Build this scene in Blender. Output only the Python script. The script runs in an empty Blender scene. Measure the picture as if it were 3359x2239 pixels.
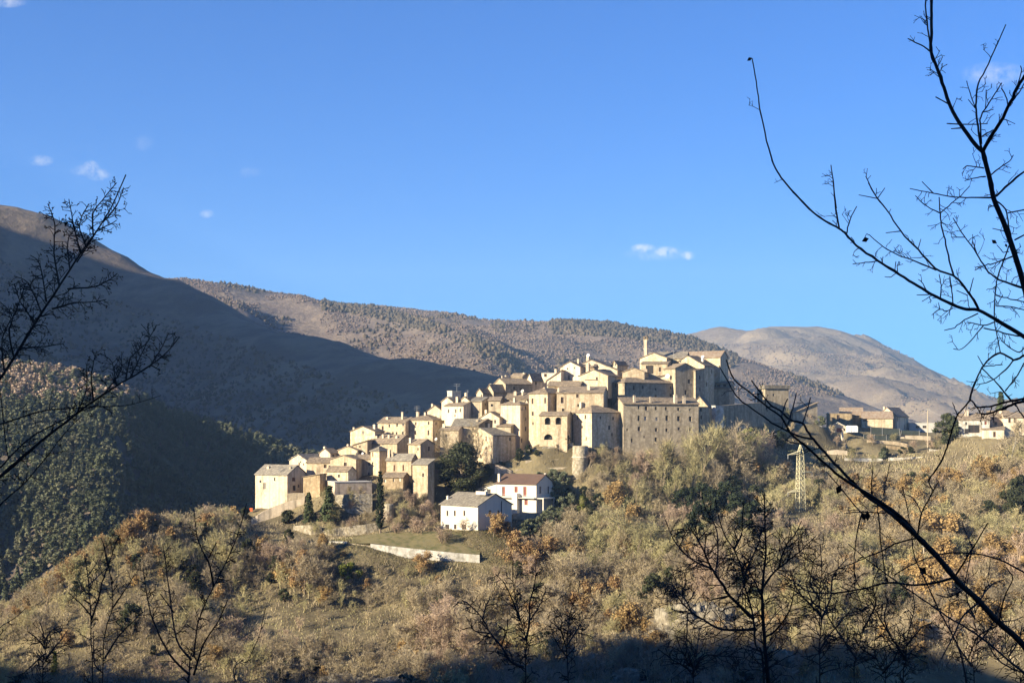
import bpy, math, random
import numpy as np
from mathutils import Vector, Matrix

random.seed(7)
RNG = np.random.default_rng(7)
scene = bpy.context.scene
COL = scene.collection
R = math.radians

# ------------------------------------------------------------------ camera model
# photo pixels (3359 x 2239): x = CX + F*X/Y, y = HY - F*Z/Y  (eye at the origin, looking along +Y)
F, CX, HY, PW, PH = 4665.0, 1679.5, 1400.0, 3359.0, 2239.0

def pt(px, py, Y):
    return np.array([(px - CX) * Y / F, Y, (HY - py) * Y / F])

def pix(p):
    return CX + F * p[0] / p[1], HY - F * p[2] / p[1]

def crop(x0, y0, s):
    return lambda x, y: (x0 + x / s, y0 + y / s)
C1 = crop(800, 1300, 3.336); C2 = crop(1300, 1150, 3.92); C3 = crop(1800, 1080, 3.563); C4 = crop(2350, 1180, 2.306)
C5 = crop(800, 1550, 2.139); C6 = crop(2400, 0, 2.24); C7 = crop(2600, 600, 2.091); C8 = crop(2500, 1500, 2.122)
C9 = crop(1800, 1500, 2.122); C10 = crop(0, 1600, 2.453); C11 = crop(0, 500, 1.3067); C12 = crop(1500, 1420, 4.238)
C13 = crop(2950, 1250, 5.059); C14 = crop(2450, 1230, 4.278); C15 = crop(2700, 0, 3.137); C17 = crop(1400, 1850, 2.614)
C0 = crop(0, 0, 1.0); CV = crop(0, 0, 2352 / 3359)

cam_d = bpy.data.cameras.new("camera"); cam = bpy.data.objects.new("camera", cam_d); COL.objects.link(cam)
cam_d.sensor_width = 36.0; cam_d.lens = 36.0 * F / PW
cam.location = (0, 0, 0); cam.rotation_euler = (R(90), 0, 0)
cam_d.shift_y = (HY - PH / 2) / PW
cam_d.clip_start = 0.1; cam_d.clip_end = 30000
scene.camera = cam

# ------------------------------------------------------------------ light
SUN_AZ = math.atan2(-0.88, -0.475)          # horizontal direction towards the sun (x = sin, y = cos)
SUN_EL = R(20)
sdir = Vector((math.sin(SUN_AZ) * math.cos(SUN_EL), math.cos(SUN_AZ) * math.cos(SUN_EL), math.sin(SUN_EL)))
sun_d = bpy.data.lights.new("sun", 'SUN'); sun = bpy.data.objects.new("sun", sun_d); COL.objects.link(sun)
sun_d.energy = 4.7; sun_d.angle = R(0.5); sun_d.color = (1.0, 0.87, 0.64)
sun.rotation_euler = sdir.to_track_quat('Z', 'Y').to_euler()
sun.location = (0, 0, 500)

world = bpy.data.worlds.new("World"); scene.world = world; world.use_nodes = True
wt = world.node_tree; wt.nodes.clear()
def wn(t, **k):
    n = wt.nodes.new(t)
    for a, b in k.items(): setattr(n, a, b)
    return n
wo = wn('ShaderNodeOutputWorld'); bg = wn('ShaderNodeBackground'); bg.inputs['Strength'].default_value = 0.05
sky = wn('ShaderNodeTexSky', sky_type='NISHITA'); sky.sun_disc = False
sky.sun_elevation = SUN_EL; sky.sun_rotation = SUN_AZ % (2 * math.pi)
sky.altitude = 500; sky.air_density = 1.0; sky.dust_density = 0.3; sky.ozone_density = 3.0
def wmath(op, a, b=None, c=None):
    n = wn('ShaderNodeMath', operation=op)
    for i, v in enumerate((a, b, c)):
        if v is None: continue
        if isinstance(v, (int, float)): n.inputs[i].default_value = v
        else: wt.links.new(v, n.inputs[i])
    return n.outputs[0]
# a few small cloud wisps high in the sky, by direction
tc = wn('ShaderNodeTexCoord'); sp = wn('ShaderNodeSeparateXYZ'); wt.links.new(tc.outputs['Generated'], sp.inputs[0])
yy = wmath('MAXIMUM', sp.outputs['Y'], 0.05)
gu = wmath('DIVIDE', sp.outputs['X'], yy); gv = wmath('DIVIDE', sp.outputs['Z'], yy)
nz = wn('ShaderNodeTexNoise'); nz.inputs['Scale'].default_value = 170; nz.inputs['Detail'].default_value = 5; nz.inputs['Roughness'].default_value = 0.6
wt.links.new(tc.outputs['Generated'], nz.inputs['Vector'])
total = None
for (px, py, ax, ay, st) in [(298, 550, 30, 26, .7), (322, 572, 46, 22, .5), (285, 560, 60, 22, .3), (135, 527, 45, 20, .5), (680, 702, 28, 16, .45), (2110, 815, 45, 18, 1.05), (2185, 826, 45, 20, 1.0), (2255, 838, 28, 16, .95),
                             (2150, 832, 110, 26, .35), (3265, 245, 120, 45, .42), (30, 8, 60, 20, .6), (820, 565, 40, 20, .15), (470, 470, 40, 30, .1)]:
    du = wmath('DIVIDE', wmath('SUBTRACT', gu, (px - CX) / F), ax / F)
    dv = wmath('DIVIDE', wmath('SUBTRACT', gv, (HY - py) / F), ay / F)
    d2 = wmath('ADD', wmath('MULTIPLY', du, du), wmath('MULTIPLY', dv, dv))
    m = wmath('MULTIPLY', wmath('MAXIMUM', wmath('SUBTRACT', 1.0, d2), 0.0), st)
    total = m if total is None else wmath('MAXIMUM', total, m)
nn = wmath('MAXIMUM', wmath('SUBTRACT', nz.outputs['Fac'], 0.34), 0.0)
msk = wmath('MINIMUM', wmath('MULTIPLY', wmath('MULTIPLY', total, nn), 2.7), 0.6)
SKYMUL = wn('ShaderNodeMix', data_type='RGBA', blend_type='MULTIPLY'); SKYMUL.inputs[0].default_value = 1.0
SKYMUL.inputs[7].default_value = (.13, .55, 1.15, 1)
wt.links.new(sky.outputs[0], SKYMUL.inputs[6])
mx = wn('ShaderNodeMix', data_type='RGBA'); wt.links.new(msk, mx.inputs[0]); wt.links.new(SKYMUL.outputs[2], mx.inputs[6])
mx.inputs[7].default_value = (6.8, 6.7, 6.6, 1)
wt.links.new(mx.outputs[2], bg.inputs['Color']); wt.links.new(bg.outputs[0], wo.inputs['Surface'])

vs = scene.view_settings
vs.view_transform = 'Standard'; vs.look = 'None'; vs.exposure = 1.66; vs.gamma = 1.0
scene.cycles.max_bounces = 5; scene.cycles.diffuse_bounces = 2; scene.cycles.glossy_bounces = 1
scene.cycles.transmission_bounces = 1; scene.cycles.volume_bounces = 1; scene.cycles.transparent_max_bounces = 4
scene.cycles.use_denoising = True

# ------------------------------------------------------------------ materials
MATS = {}
def mat(name, base, var=None, scale=1.0, rough=0.9, bump=0.0, bscale=None, rand=0.0, detail=6.0, dist=0.1, translucent=0.0, ramp=(0.3, 0.7), coords='Position', scale2=None, col3=None, spec=0.2, streak=0.0):
    """Principled material: base colour mixed to VAR by noise (world position), optional third tone, optional per-object jitter."""
    m = bpy.data.materials.new(name); m.use_nodes = True
    t = m.node_tree; b = t.nodes['Principled BSDF']
    b.inputs['Roughness'].default_value = rough
    b.inputs['Specular IOR Level'].default_value = spec
    g = t.nodes.new('ShaderNodeNewGeometry')
    pos = g.outputs['Position']
    if coords == 'Object':
        tcn = t.nodes.new('ShaderNodeTexCoord'); pos = tcn.outputs['Object']
    def noise(sc, det=detail):
        n = t.nodes.new('ShaderNodeTexNoise'); n.inputs['Scale'].default_value = sc; n.inputs['Detail'].default_value = det
        n.inputs['Roughness'].default_value = 0.62
        t.links.new(pos, n.inputs['Vector']); return n
    col = None
    rgb = t.nodes.new('ShaderNodeRGB'); rgb.outputs[0].default_value = (*base, 1); col = rgb.outputs[0]
    def mixin(col, c2, sc, lo, hi):
        n = noise(sc); mr = t.nodes.new('ShaderNodeMapRange'); mr.inputs['From Min'].default_value = lo; mr.inputs['From Max'].default_value = hi
        t.links.new(n.outputs['Fac'], mr.inputs['Value'])
        x = t.nodes.new('ShaderNodeMix'); x.data_type = 'RGBA'
        t.links.new(mr.outputs[0], x.inputs[0]); t.links.new(col, x.inputs[6]); x.inputs[7].default_value = (*c2, 1)
        return x.outputs[2]
    if var is not None: col = mixin(col, var, scale, *ramp)
    if col3 is not None: col = mixin(col, col3, scale2 or scale * 4, 0.46, 0.62)
    if streak > 0:     # rain stains running down the wall
        mp = t.nodes.new('ShaderNodeMapping'); mp.inputs['Scale'].default_value = (.9, .9, .09); t.links.new(pos, mp.inputs['Vector'])
        n = t.nodes.new('ShaderNodeTexNoise'); n.inputs['Scale'].default_value = 1.0; n.inputs['Detail'].default_value = 5; n.inputs['Roughness'].default_value = .65
        t.links.new(mp.outputs[0], n.inputs['Vector'])
        mr = t.nodes.new('ShaderNodeMapRange'); mr.inputs['From Min'].default_value = .46; mr.inputs['From Max'].default_value = .68; mr.inputs['To Min'].default_value = 1; mr.inputs['To Max'].default_value = 1 - streak
        t.links.new(n.outputs['Fac'], mr.inputs['Value'])
        x = t.nodes.new('ShaderNodeMix'); x.data_type = 'RGBA'; x.blend_type = 'MULTIPLY'; x.inputs[0].default_value = 1
        t.links.new(col, x.inputs[6]); t.links.new(mr.outputs[0], x.inputs[7]); col = x.outputs[2]
    if rand > 0:
        oi = t.nodes.new('ShaderNodeObjectInfo')
        mr = t.nodes.new('ShaderNodeMapRange'); mr.inputs['To Min'].default_value = 1 - rand; mr.inputs['To Max'].default_value = 1 + rand
        t.links.new(oi.outputs['Random'], mr.inputs['Value'])
        x = t.nodes.new('ShaderNodeMix'); x.data_type = 'RGBA'; x.blend_type = 'MULTIPLY'; x.inputs[0].default_value = 1
        t.links.new(col, x.inputs[6]); t.links.new(mr.outputs[0], x.inputs[7]); col = x.outputs[2]
    t.links.new(col, b.inputs['Base Color'])
    if bump > 0:
        n = noise(bscale or scale * 3); bp = t.nodes.new('ShaderNodeBump'); bp.inputs['Strength'].default_value = bump; bp.inputs['Distance'].default_value = dist
        t.links.new(n.outputs['Fac'], bp.inputs['Height']); t.links.new(bp.outputs[0], b.inputs['Normal'])
    if translucent > 0:
        tr = t.nodes.new('ShaderNodeBsdfTranslucent'); t.links.new(col, tr.inputs['Color'])
        ms = t.nodes.new('ShaderNodeMixShader'); ms.inputs[0].default_value = translucent
        t.links.new(b.outputs[0], ms.inputs[1]); t.links.new(tr.outputs[0], ms.inputs[2])
        t.links.new(ms.outputs[0], t.nodes['Material Output'].inputs['Surface'])
    MATS[name] = m
    return m

# walls
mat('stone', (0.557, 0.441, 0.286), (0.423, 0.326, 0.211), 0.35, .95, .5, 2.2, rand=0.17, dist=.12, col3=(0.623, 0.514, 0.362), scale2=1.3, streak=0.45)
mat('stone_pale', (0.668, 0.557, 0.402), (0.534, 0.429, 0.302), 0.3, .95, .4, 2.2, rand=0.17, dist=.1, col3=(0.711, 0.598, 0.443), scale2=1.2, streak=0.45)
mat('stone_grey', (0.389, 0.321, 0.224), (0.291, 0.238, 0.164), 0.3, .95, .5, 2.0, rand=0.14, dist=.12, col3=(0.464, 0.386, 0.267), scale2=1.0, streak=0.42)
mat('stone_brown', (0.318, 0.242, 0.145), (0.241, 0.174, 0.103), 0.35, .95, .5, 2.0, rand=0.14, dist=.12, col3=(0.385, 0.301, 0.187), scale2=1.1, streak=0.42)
mat('stone_pink', (0.501, 0.388, 0.290), (0.404, 0.320, 0.225), 0.3, .95, .4, 2.0, rand=0.14, dist=.1, col3=(0.540, 0.446, 0.337), scale2=1.1, streak=0.42)
mat('rubble', (0.378, 0.324, 0.234), (0.216, 0.180, 0.117), 0.5, 1, .9, 1.2, dist=.35, col3=(0.468, 0.414, 0.315), scale2=1.4, streak=.3)
mat('white_paint', (0.619, 0.574, 0.477), (0.568, 0.518, 0.423), 0.25, .8, .1, 3.0, dist=.03, streak=.12)
mat('white_wall', (0.629, 0.598, 0.529), (0.468, 0.440, 0.379), 0.5, .9, .3, 2.0, dist=.06, col3=(0.357, 0.332, 0.269), scale2=.9, streak=.3)
mat('tile_brown', (.215, .165, .115), (.135, .108, .08), 0.5, .95, .8, 2.2, rand=.16, dist=.1, col3=(.30, .235, .16), scale2=1.2)
mat('tile_grey', (.20, .175, .14), (.13, .115, .095), 0.5, .95, .8, 2.2, rand=.14, dist=.1, col3=(.27, .24, .185), scale2=1.2)
mat('tile_orange', (0.281, 0.199, 0.132), (0.204, 0.147, 0.105), 0.5, .95, .7, 2.2, rand=.1, dist=.1, col3=(0.323, 0.266, 0.198), scale2=1.2)
mat('tile_red', (0.131, 0.081, 0.060), (0.096, 0.064, 0.050), 0.6, .95, .6, 2.2, dist=.08)
mat('window_dark', (.035, .032, .03), rough=.35, spec=.5)
mat('shutter_brown', (.16, .085, .05), rough=.7)
mat('shutter_red', (.21, .07, .05), rough=.6)
mat('shutter_grey', (.22, .20, .17), rough=.7)
mat('frame_pale', (.55, .50, .41), rough=.8)
mat('concrete', (.50, .48, .43), (.40, .38, .34), .6, .95, .3, 2)
mat('asphalt', (.075, .073, .07), (.055, .054, .053), .5, .95)
mat('metal_grey', (.35, .35, .34), rough=.5, spec=.5)
mat('pylon_paint', (.66, .60, .37), rough=.55, spec=.4)
mat('wood_pole', (.42, .36, .26), rough=.9)
mat('white_metal', (.78, .78, .76), rough=.5, spec=.4)
mat('dark_metal', (.05, .052, .055), rough=.5)
mat('mesh_green', (0.060, 0.072, 0.065), (0.035, 0.043, 0.040), .8, .9)
mat('car_white', (.78, .78, .77), rough=.25, spec=.6)
mat('car_dark', (.04, .042, .05), rough=.25, spec=.6)
mat('glass_dark', (.03, .035, .04), rough=.1, spec=.6)
mat('rubber', (.025, .025, .025), rough=.8)
mat('orange_plastic', (.75, .16, .05), rough=.6)
# ground and hills
mat('hill_ground', (0.155, 0.124, 0.070), (0.089, 0.075, 0.045), .035, 1, .8, .35, dist=.8, col3=(0.217, 0.177, 0.098), scale2=.09)
mat('lawn', (0.175, 0.150, 0.070), (0.215, 0.175, 0.090), .12, 1, .5, 1.2, dist=.2, col3=(0.120, 0.115, 0.050), scale2=.5)
mat('lawn_green', (.13, .19, .035), (.19, .21, .05), .2, 1, .4, 1.2, dist=.15)
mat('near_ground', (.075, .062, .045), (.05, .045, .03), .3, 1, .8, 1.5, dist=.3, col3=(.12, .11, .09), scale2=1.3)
mat('rock', (0.245, 0.210, 0.155), (0.144, 0.126, 0.089), .22, 1, 1, .7, dist=.8, col3=(0.324, 0.287, 0.218), scale2=.8)
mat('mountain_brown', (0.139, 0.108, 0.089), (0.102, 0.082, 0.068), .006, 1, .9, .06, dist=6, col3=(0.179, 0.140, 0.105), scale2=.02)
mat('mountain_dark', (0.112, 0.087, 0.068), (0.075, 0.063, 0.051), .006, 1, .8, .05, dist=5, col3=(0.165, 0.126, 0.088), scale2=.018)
mat('mountain_far', (0.162, 0.127, 0.090), (0.122, 0.093, 0.068), .0035, 1, .9, .03, dist=10, col3=(0.210, 0.163, 0.106), scale2=.008)
mat('spur_ground', (0.070, 0.064, 0.041), (0.049, 0.049, 0.030), .02, 1, .8, .2, dist=2)
# vegetation
mat('bark', (0.277, 0.219, 0.156), (0.185, 0.146, 0.109), 2.0, 1, rand=.15)
mat('bark_dark', (0.049, 0.041, 0.035), (0.031, 0.027, 0.025), 6.0, 1, bump=.3, bscale=30, dist=.01)
mat('bark_pale', (.30, .27, .22), (.2, .18, .14), 2.0, 1, rand=.1)
mat('twig_grey', (0.386, 0.322, 0.217), (0.274, 0.223, 0.151), .05, 1, rand=.22, translucent=.12, col3=(0.448, 0.366, 0.222), scale2=.11)
mat('twig_mauve', (0.447, 0.335, 0.243), (0.338, 0.254, 0.179), .06, 1, rand=.2, translucent=.12)
mat('twig_olive', (0.364, 0.329, 0.169), (0.269, 0.244, 0.125), .05, 1, rand=.2, translucent=.15, col3=(0.422, 0.362, 0.195), scale2=.1)
mat('leaf_oak', (0.362, 0.233, 0.112), (0.272, 0.168, 0.087), .12, 1, rand=.2, translucent=.25, col3=(0.431, 0.313, 0.150), scale2=.4)
mat('leaf_tan', (0.383, 0.269, 0.120), (0.300, 0.203, 0.091), .12, 1, rand=.18, translucent=.25, col3=(0.445, 0.305, 0.134), scale2=.4)
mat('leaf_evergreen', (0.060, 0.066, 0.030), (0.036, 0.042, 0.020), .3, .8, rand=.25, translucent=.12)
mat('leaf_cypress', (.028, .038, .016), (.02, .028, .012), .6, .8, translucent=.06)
mat('leaf_conifer', (0.084, 0.102, 0.042), (0.060, 0.074, 0.034), .4, .85, rand=.2, translucent=.1)
mat('leaf_olive', (0.162, 0.174, 0.106), (0.120, 0.138, 0.078), .4, .8, rand=.15, translucent=.15)
mat('leaf_bright', (.20, .21, .045), (.14, .16, .035), .4, .8, rand=.15, translucent=.2)
mat('leaf_spur', (0.115, 0.126, 0.070), (0.074, 0.084, 0.044), .03, .9, translucent=.12, col3=(0.154, 0.150, 0.091), scale2=.05)
mat('leaf_dry', (.05, .03, .018), rough=.9)
mat('wood_scrub', (0.162, 0.122, 0.102), (0.127, 0.095, 0.078), .01, 1, col3=(0.194, 0.145, 0.114), scale2=.05)
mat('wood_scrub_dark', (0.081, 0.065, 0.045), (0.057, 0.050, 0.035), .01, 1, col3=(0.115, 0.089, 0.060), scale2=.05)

# ------------------------------------------------------------------ mesh building
ORG = {}
class MB:
    def __init__(s): s.v = []; s.f = []
    def add(s, pts): 
        i = len(s.v); s.v.extend([tuple(map(float, p)) for p in pts]); return i
    def poly(s, *pts):
        i = s.add(pts); s.f.append(tuple(range(i, i + len(pts))))
    def hexa(s, p):
        """8 points: bottom ring 0-3, top ring 4-7"""
        i = s.add(p)
        for q in ((0, 3, 2, 1), (4, 5, 6, 7), (0, 1, 5, 4), (1, 2, 6, 5), (2, 3, 7, 6), (3, 0, 4, 7)):
            s.f.append(tuple(i + k for k in q))
    def box(s, o, a, b, c):
        """corner o and three edge vectors"""
        o, a, b, c = map(np.array, (o, a, b, c))
        s.hexa([o, o + a, o + a + b, o + b, o + c, o + a + c, o + a + b + c, o + b + c])
    def abox(s, x0, x1, y0, y1, z0, z1):
        s.box((x0, y0, z0), (x1 - x0, 0, 0), (0, y1 - y0, 0), (0, 0, z1 - z0))
    def prism(s, ring, d):
        """closed prism from a planar ring swept by d"""
        n = len(ring); ring = [np.array(p, float) for p in ring]; d = np.array(d, float)
        i = s.add(ring); j = s.add([p + d for p in ring])
        s.f.append(tuple(range(i, i + n))); s.f.append(tuple(range(j + n - 1, j - 1, -1)))
        for k in range(n):
            l = (k + 1) % n; s.f.append((i + k, j + k, j + l, i + l))
    def tube(s, pts, rad, n=6, cap=True):
        pts = [np.array(p, float) for p in pts]
        up = np.array([.13, .21, .97]); rings = []
        for k, p in enumerate(pts):
            d = pts[min(k + 1, len(pts) - 1)] - pts[max(k - 1, 0)]
            d = d / (np.linalg.norm(d) + 1e-9)
            a = np.cross(d, up); la = np.linalg.norm(a)
            if la < .05: a = np.cross(d, (1, 0, 0)); la = np.linalg.norm(a)
            a /= la; b = np.cross(d, a); r = rad[k] if hasattr(rad, '__len__') else rad
            rings.append(s.add([p + r * (a * math.cos(t) + b * math.sin(t)) for t in np.linspace(0, 2 * math.pi, n, endpoint=False)]))
        for q in range(len(rings) - 1):
            for k in range(n):
                l = (k + 1) % n
                s.f.append((rings[q] + k, rings[q] + l, rings[q + 1] + l, rings[q + 1] + k))
        if cap:
            s.f.append(tuple(rings[0] + k for k in range(n))[::-1]); s.f.append(tuple(rings[-1] + k for k in range(n)))
    def lathe(s, c, prof, n=16, jit=0.0):
        rings = []
        for r, z in prof:
            rings.append(s.add([(c[0] + r * math.cos(t) * (1 + random.uniform(-jit, jit)), c[1] + r * math.sin(t) * (1 + random.uniform(-jit, jit)), c[2] + z) for t in np.linspace(0, 2 * math.pi, n, endpoint=False)]))
        for q in range(len(rings) - 1):
            for k in range(n):
                l = (k + 1) % n
                s.f.append((rings[q] + k, rings[q] + l, rings[q + 1] + l, rings[q + 1] + k))
        s.f.append(tuple(rings[0] + k for k in range(n))[::-1]); s.f.append(tuple(rings[-1] + k for k in range(n)))
    def build(s, name, material, parent=None, smooth=False):
        org = np.zeros(3)
        if parent is not None: org = ORG[parent.name]
        me = bpy.data.meshes.new(name)
        me.from_pydata([tuple(np.array(p) - org) for p in s.v], [], s.f)
        me.materials.append(MATS[material] if isinstance(material, str) else material)
        if smooth:
            me.polygons.foreach_set('use_smooth', [True] * len(me.polygons))
        me.update()
        o = bpy.data.objects.new(name, me); COL.objects.link(o)
        if parent is not None: o.parent = parent
        ORG[o.name] = org
        return o

def np_mesh(name, V, T, material, parent=None, org=None, smooth=False, link=True):
    """triangle mesh from numpy arrays"""
    me = bpy.data.meshes.new(name)
    V = np.asarray(V, np.float32); T = np.asarray(T, np.int32); k = T.shape[1]
    if org is not None: V = V - np.asarray(org, np.float32)
    me.vertices.add(len(V)); me.vertices.foreach_set('co', V.ravel())
    me.loops.add(T.size); me.loops.foreach_set('vertex_index', T.ravel())
    me.polygons.add(len(T)); me.polygons.foreach_set('loop_start', np.arange(0, T.size, k, dtype=np.int32))
    if smooth: me.polygons.foreach_set('use_smooth', np.ones(len(T), bool))
    me.materials.append(MATS[material]); me.update(calc_edges=True)
    if not link: return me
    o = bpy.data.objects.new(name, me); COL.objects.link(o)
    if parent is not None: o.parent = parent
    ORG[o.name] = np.zeros(3)
    return o

def tag(o, label, cat, group=None, kind=None):
    if label: o['label'] = label
    if cat: o['category'] = cat
    if group: o['group'] = group
    if kind: o['kind'] = kind
    return o

def thing(name, loc, label, cat, group=None):
    o = bpy.data.objects.new(name, None); COL.objects.link(o)
    o.empty_display_size = .5
    o.location = tuple(float(x) for x in loc); ORG[o.name] = np.array(loc, float)
    return tag(o, label, cat, group)

# ------------------------------------------------------------------ numpy noise and spline surfaces
def _hash(ix, iy, seed):
    h = (ix.astype(np.int64) * 374761393 + iy.astype(np.int64) * 668265263 + seed * 974634777) & 0xffffffff
    h = ((h ^ (h >> 13)) * 1274126177) & 0xffffffff
    return ((h ^ (h >> 16)) & 0xffff) / 65535.0
def vnoise(x, y, seed=0):
    x = np.asarray(x, float); y = np.asarray(y, float)
    ix = np.floor(x); iy = np.floor(y); fx = x - ix; fy = y - iy
    fx = fx * fx * fx * (fx * (fx * 6 - 15) + 10); fy = fy * fy * fy * (fy * (fy * 6 - 15) + 10)
    a = _hash(ix, iy, seed); b = _hash(ix + 1, iy, seed); c = _hash(ix, iy + 1, seed); d = _hash(ix + 1, iy + 1, seed)
    return (a * (1 - fx) + b * fx) * (1 - fy) + (c * (1 - fx) + d * fx) * fy
def fbm(x, y, seed=0, oct=5, ridged=False):
    s = 0; a = 1; t = 0
    for o in range(oct):
        n = vnoise(x * 2 ** o + 17.3 * o, y * 2 ** o - 9.1 * o, seed + o)
        if ridged: n = 1 - abs(2 * n - 1)
        s = s + a * n; t += a; a *= .5
    return s / t - .5

class Surf:
    """z(X, Y) through control points (kernel r plus a plane)"""
    def __init__(s, P, sc=100.0):
        P = np.array(P, float); s.c = P[:, :2] / sc; s.sc = sc; n = len(P)
        D = np.linalg.norm(s.c[:, None] - s.c[None], axis=2)
        A = np.zeros((n + 3, n + 3)); A[:n, :n] = D; A[:n, n] = 1; A[:n, n + 1:] = s.c
        A[n, :n] = 1; A[n + 1:, :n] = s.c.T
        b = np.zeros(n + 3); b[:n] = P[:, 2]
        s.w = np.linalg.lstsq(A, b, rcond=None)[0]; s.n = n
    def __call__(s, X, Y):
        X = np.asarray(X, float) / s.sc; Y = np.asarray(Y, float) / s.sc; sh = X.shape
        X = X.ravel(); Y = Y.ravel(); out = np.zeros(len(X))
        for k in range(0, len(X), 20000):
            x, y = X[k:k + 20000], Y[k:k + 20000]
            D = np.hypot(x[:, None] - s.c[None, :, 0], y[:, None] - s.c[None, :, 1])
            out[k:k + 20000] = D @ s.w[:s.n] + s.w[s.n] + s.w[s.n + 1] * x + s.w[s.n + 2] * y
        return out.reshape(sh)

def grid_mesh(name, xs, ys, zf, material, smooth=True):
    X, Y = np.meshgrid(xs, ys); Z = zf(X, Y)
    V = np.stack([X, Y, Z], -1).reshape(-1, 3); nx = len(xs); ny = len(ys)
    i = (np.arange(ny - 1)[:, None] * nx + np.arange(nx - 1)[None]).ravel()
    T = np.stack([i, i + 1, i + nx + 1, i + nx], 1)
    return np_mesh(name, V, T, material, smooth=smooth)
# ------------------------------------------------------------------ the village hill
HC = [  # px, py, Y of the bare ground
    # left crest
    (-900, 2290, 365), (-300, 2190, 378), (0, 2095, 385), (190, 1957, 392), (300, 1878, 398), (430, 1775, 405), (560, 1745, 412), (720, 1722, 430), (830, 1712, 447),
    # bottom of the frame
    (-400, 2330, 355), (0, 2270, 355), (500, 2262, 352), (1000, 2260, 350), (1500, 2255, 345), (2000, 2240, 332), (2500, 2235, 322), (3000, 2235, 313), (3359, 2235, 308), (3900, 2240, 300),
    # middle of the front slope
    (200, 2080, 376), (400, 1990, 385), (800, 1985, 394), (1200, 1985, 393), (1600, 1985, 390), (2000, 1985, 383), (2500, 1985, 370), (3000, 1960, 362), (3359, 1940, 352), (3900, 1950, 340),
    (700, 1850, 408), (1000, 1850, 404), (1100, 1835, 409), (1320, 1885, 405), (1575, 1890, 404), (1800, 1860, 406),
    # terraces and lawn
    (1100, 1775, 413), (1200, 1770, 415), (1400, 1785, 416), (1560, 1800, 414), (1480, 1752, 419), (1600, 1752, 419), (1700, 1725, 428), (1640, 1690, 436), (1800, 1690, 435), (1930, 1660, 440),
    # foot of the lowest row of houses
    (850, 1692, 449), (950, 1670, 448), (1050, 1655, 446), (1100, 1672, 440), (1250, 1672, 440), (1400, 1672, 442), (1500, 1610, 450), (1600, 1600, 451), (1730, 1545, 455), (1850, 1525, 457), (1900, 1590, 448), (1960, 1585, 448),
    (2040, 1525, 457), (2150, 1545, 456), (2300, 1520, 462), (2400, 1500, 468),
    # wooded shoulder right of the monastery
    (2150, 1680, 440), (2300, 1640, 442), (2300, 1800, 400), (2500, 1610, 452), (2600, 1530, 474), (2500, 1760, 405), (2750, 1540, 480), (2900, 1520, 486), (3050, 1520, 480), (3200, 1500, 466), (3359, 1490, 446), (3900, 1450, 430),
    (2800, 1720, 418), (3100, 1690, 425), (3359, 1670, 402), (3900, 1640, 395), (2640, 1860, 388),
    # right plateau
    (2520, 1440, 498), (2620, 1425, 512), (2760, 1425, 515), (2900, 1440, 512), (3060, 1440, 512), (3200, 1440, 482), (3320, 1420, 478), (3700, 1380, 478), (2700, 1412, 545), (2900, 1412, 555), (3100, 1412, 555),
    # ground under the upper village
    (1000, 1600, 462), (1150, 1560, 470), (1300, 1510, 478), (1450, 1470, 486), (1600, 1440, 494), (1750, 1400, 500), (1900, 1350, 508), (2050, 1320, 512), (2200, 1320, 512), (2350, 1370, 510), (2450, 1420, 505),
    (3000, 1425, 640), (2600, 1440, 620), (3600, 1400, 640),
]
HCTRL = [pt(*c) for c in HC]
HCTRL += [np.array(p, float) for p in [
    (-330, 330, -92), (-220, 300, -90), (-100, 300, -86), (0, 298, -84), (100, 292, -80), (250, 290, -72), (330, 300, -64),
    (-330, 460, -98), (-230, 470, -105), (-190, 500, -104), (-140, 540, -100), (-110, 600, -100), (-60, 560, -70), (-90, 500, -62), (-50, 640, -90), (0, 600, -60), (40, 640, -75), (0, 555, -22), (60, 580, -30), (90, 640, -55),
    (-330, 640, -112), (-200, 640, -110), (330, 640, 0), (330, 420, -26), (330, 360, -48)]]
# ------------------------------------------------------------------ camera side of the ravine, unseen ridge at left shaped to shade the foreground
NC = [(0, 0, -1.9), (0, 6, -4.5), (3, 15, -9), (-4, 15, -9), (0, 30, -17), (0, 60, -36), (0, 130, -72), (0, 250, -84), (100, 130, -70), (100, 0, -8), (110, 60, -40), (220, 130, -60), (220, 0, -10), (300, 250, -72), (120, 270, -82),
      (-90, 230, -84), (-60, 60, -38), (-40, 20, -14), (-30, 0, 2), (-50, -60, 28), (-90, -30, 34), (0, -40, 14), (0, -120, 60), (-150, -150, 110), (150, -120, 40),
      (-110, 130, -68), (-150, 80, -20), (-200, 100, 71), (-150, 110, -20), (-120, 20, 14),
      (-230, 60, 82), (-250, 140, 88), (-420, 255, 38), (-385, 249, 35), (-350, 243, 30), (-328, 241, 27), (-305, 239, 24), (-288, 235, 21), (-271, 231, 19), (-258, 229, 27), (-245, 228, 34), (-231, 220, 44), (-217, 212, 46), (-215, 190, 55), (-213, 169, 63), (-203, 155, 63), (-195, 140, 66), (-359, 183, 44), (-470, 215, 52), (-150, 205, -42), (-170, 240, -30), (-230, 275, -45), (-300, 285, -45), (-380, 300, -35), (-360, 130, 85), (-420, 0, 140),
      (-250, 300, -30), (-330, 320, -30), (-420, 320, -30), (-520, 320, -20), (-180, 290, -88), (-600, 250, 60), (-600, 0, 180), (-600, -200, 220), (-100, -300, 130), (300, -300, 60), (300, 0, -10)]
_near = Surf(NC, 100.0)
def near_z(X, Y):
    X = np.asarray(X, float); Y = np.asarray(Y, float)
    r = np.hypot(X, Y)
    return _near(X, Y) + fbm(X / 15, Y / 15, 9, 4) * np.clip(r / 40, .05, 1) * 2.0 + fbm(X / 9, Y / 9, 19, 3) * np.clip((r - 120) / 60, 0, 1) * 10.0
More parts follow.
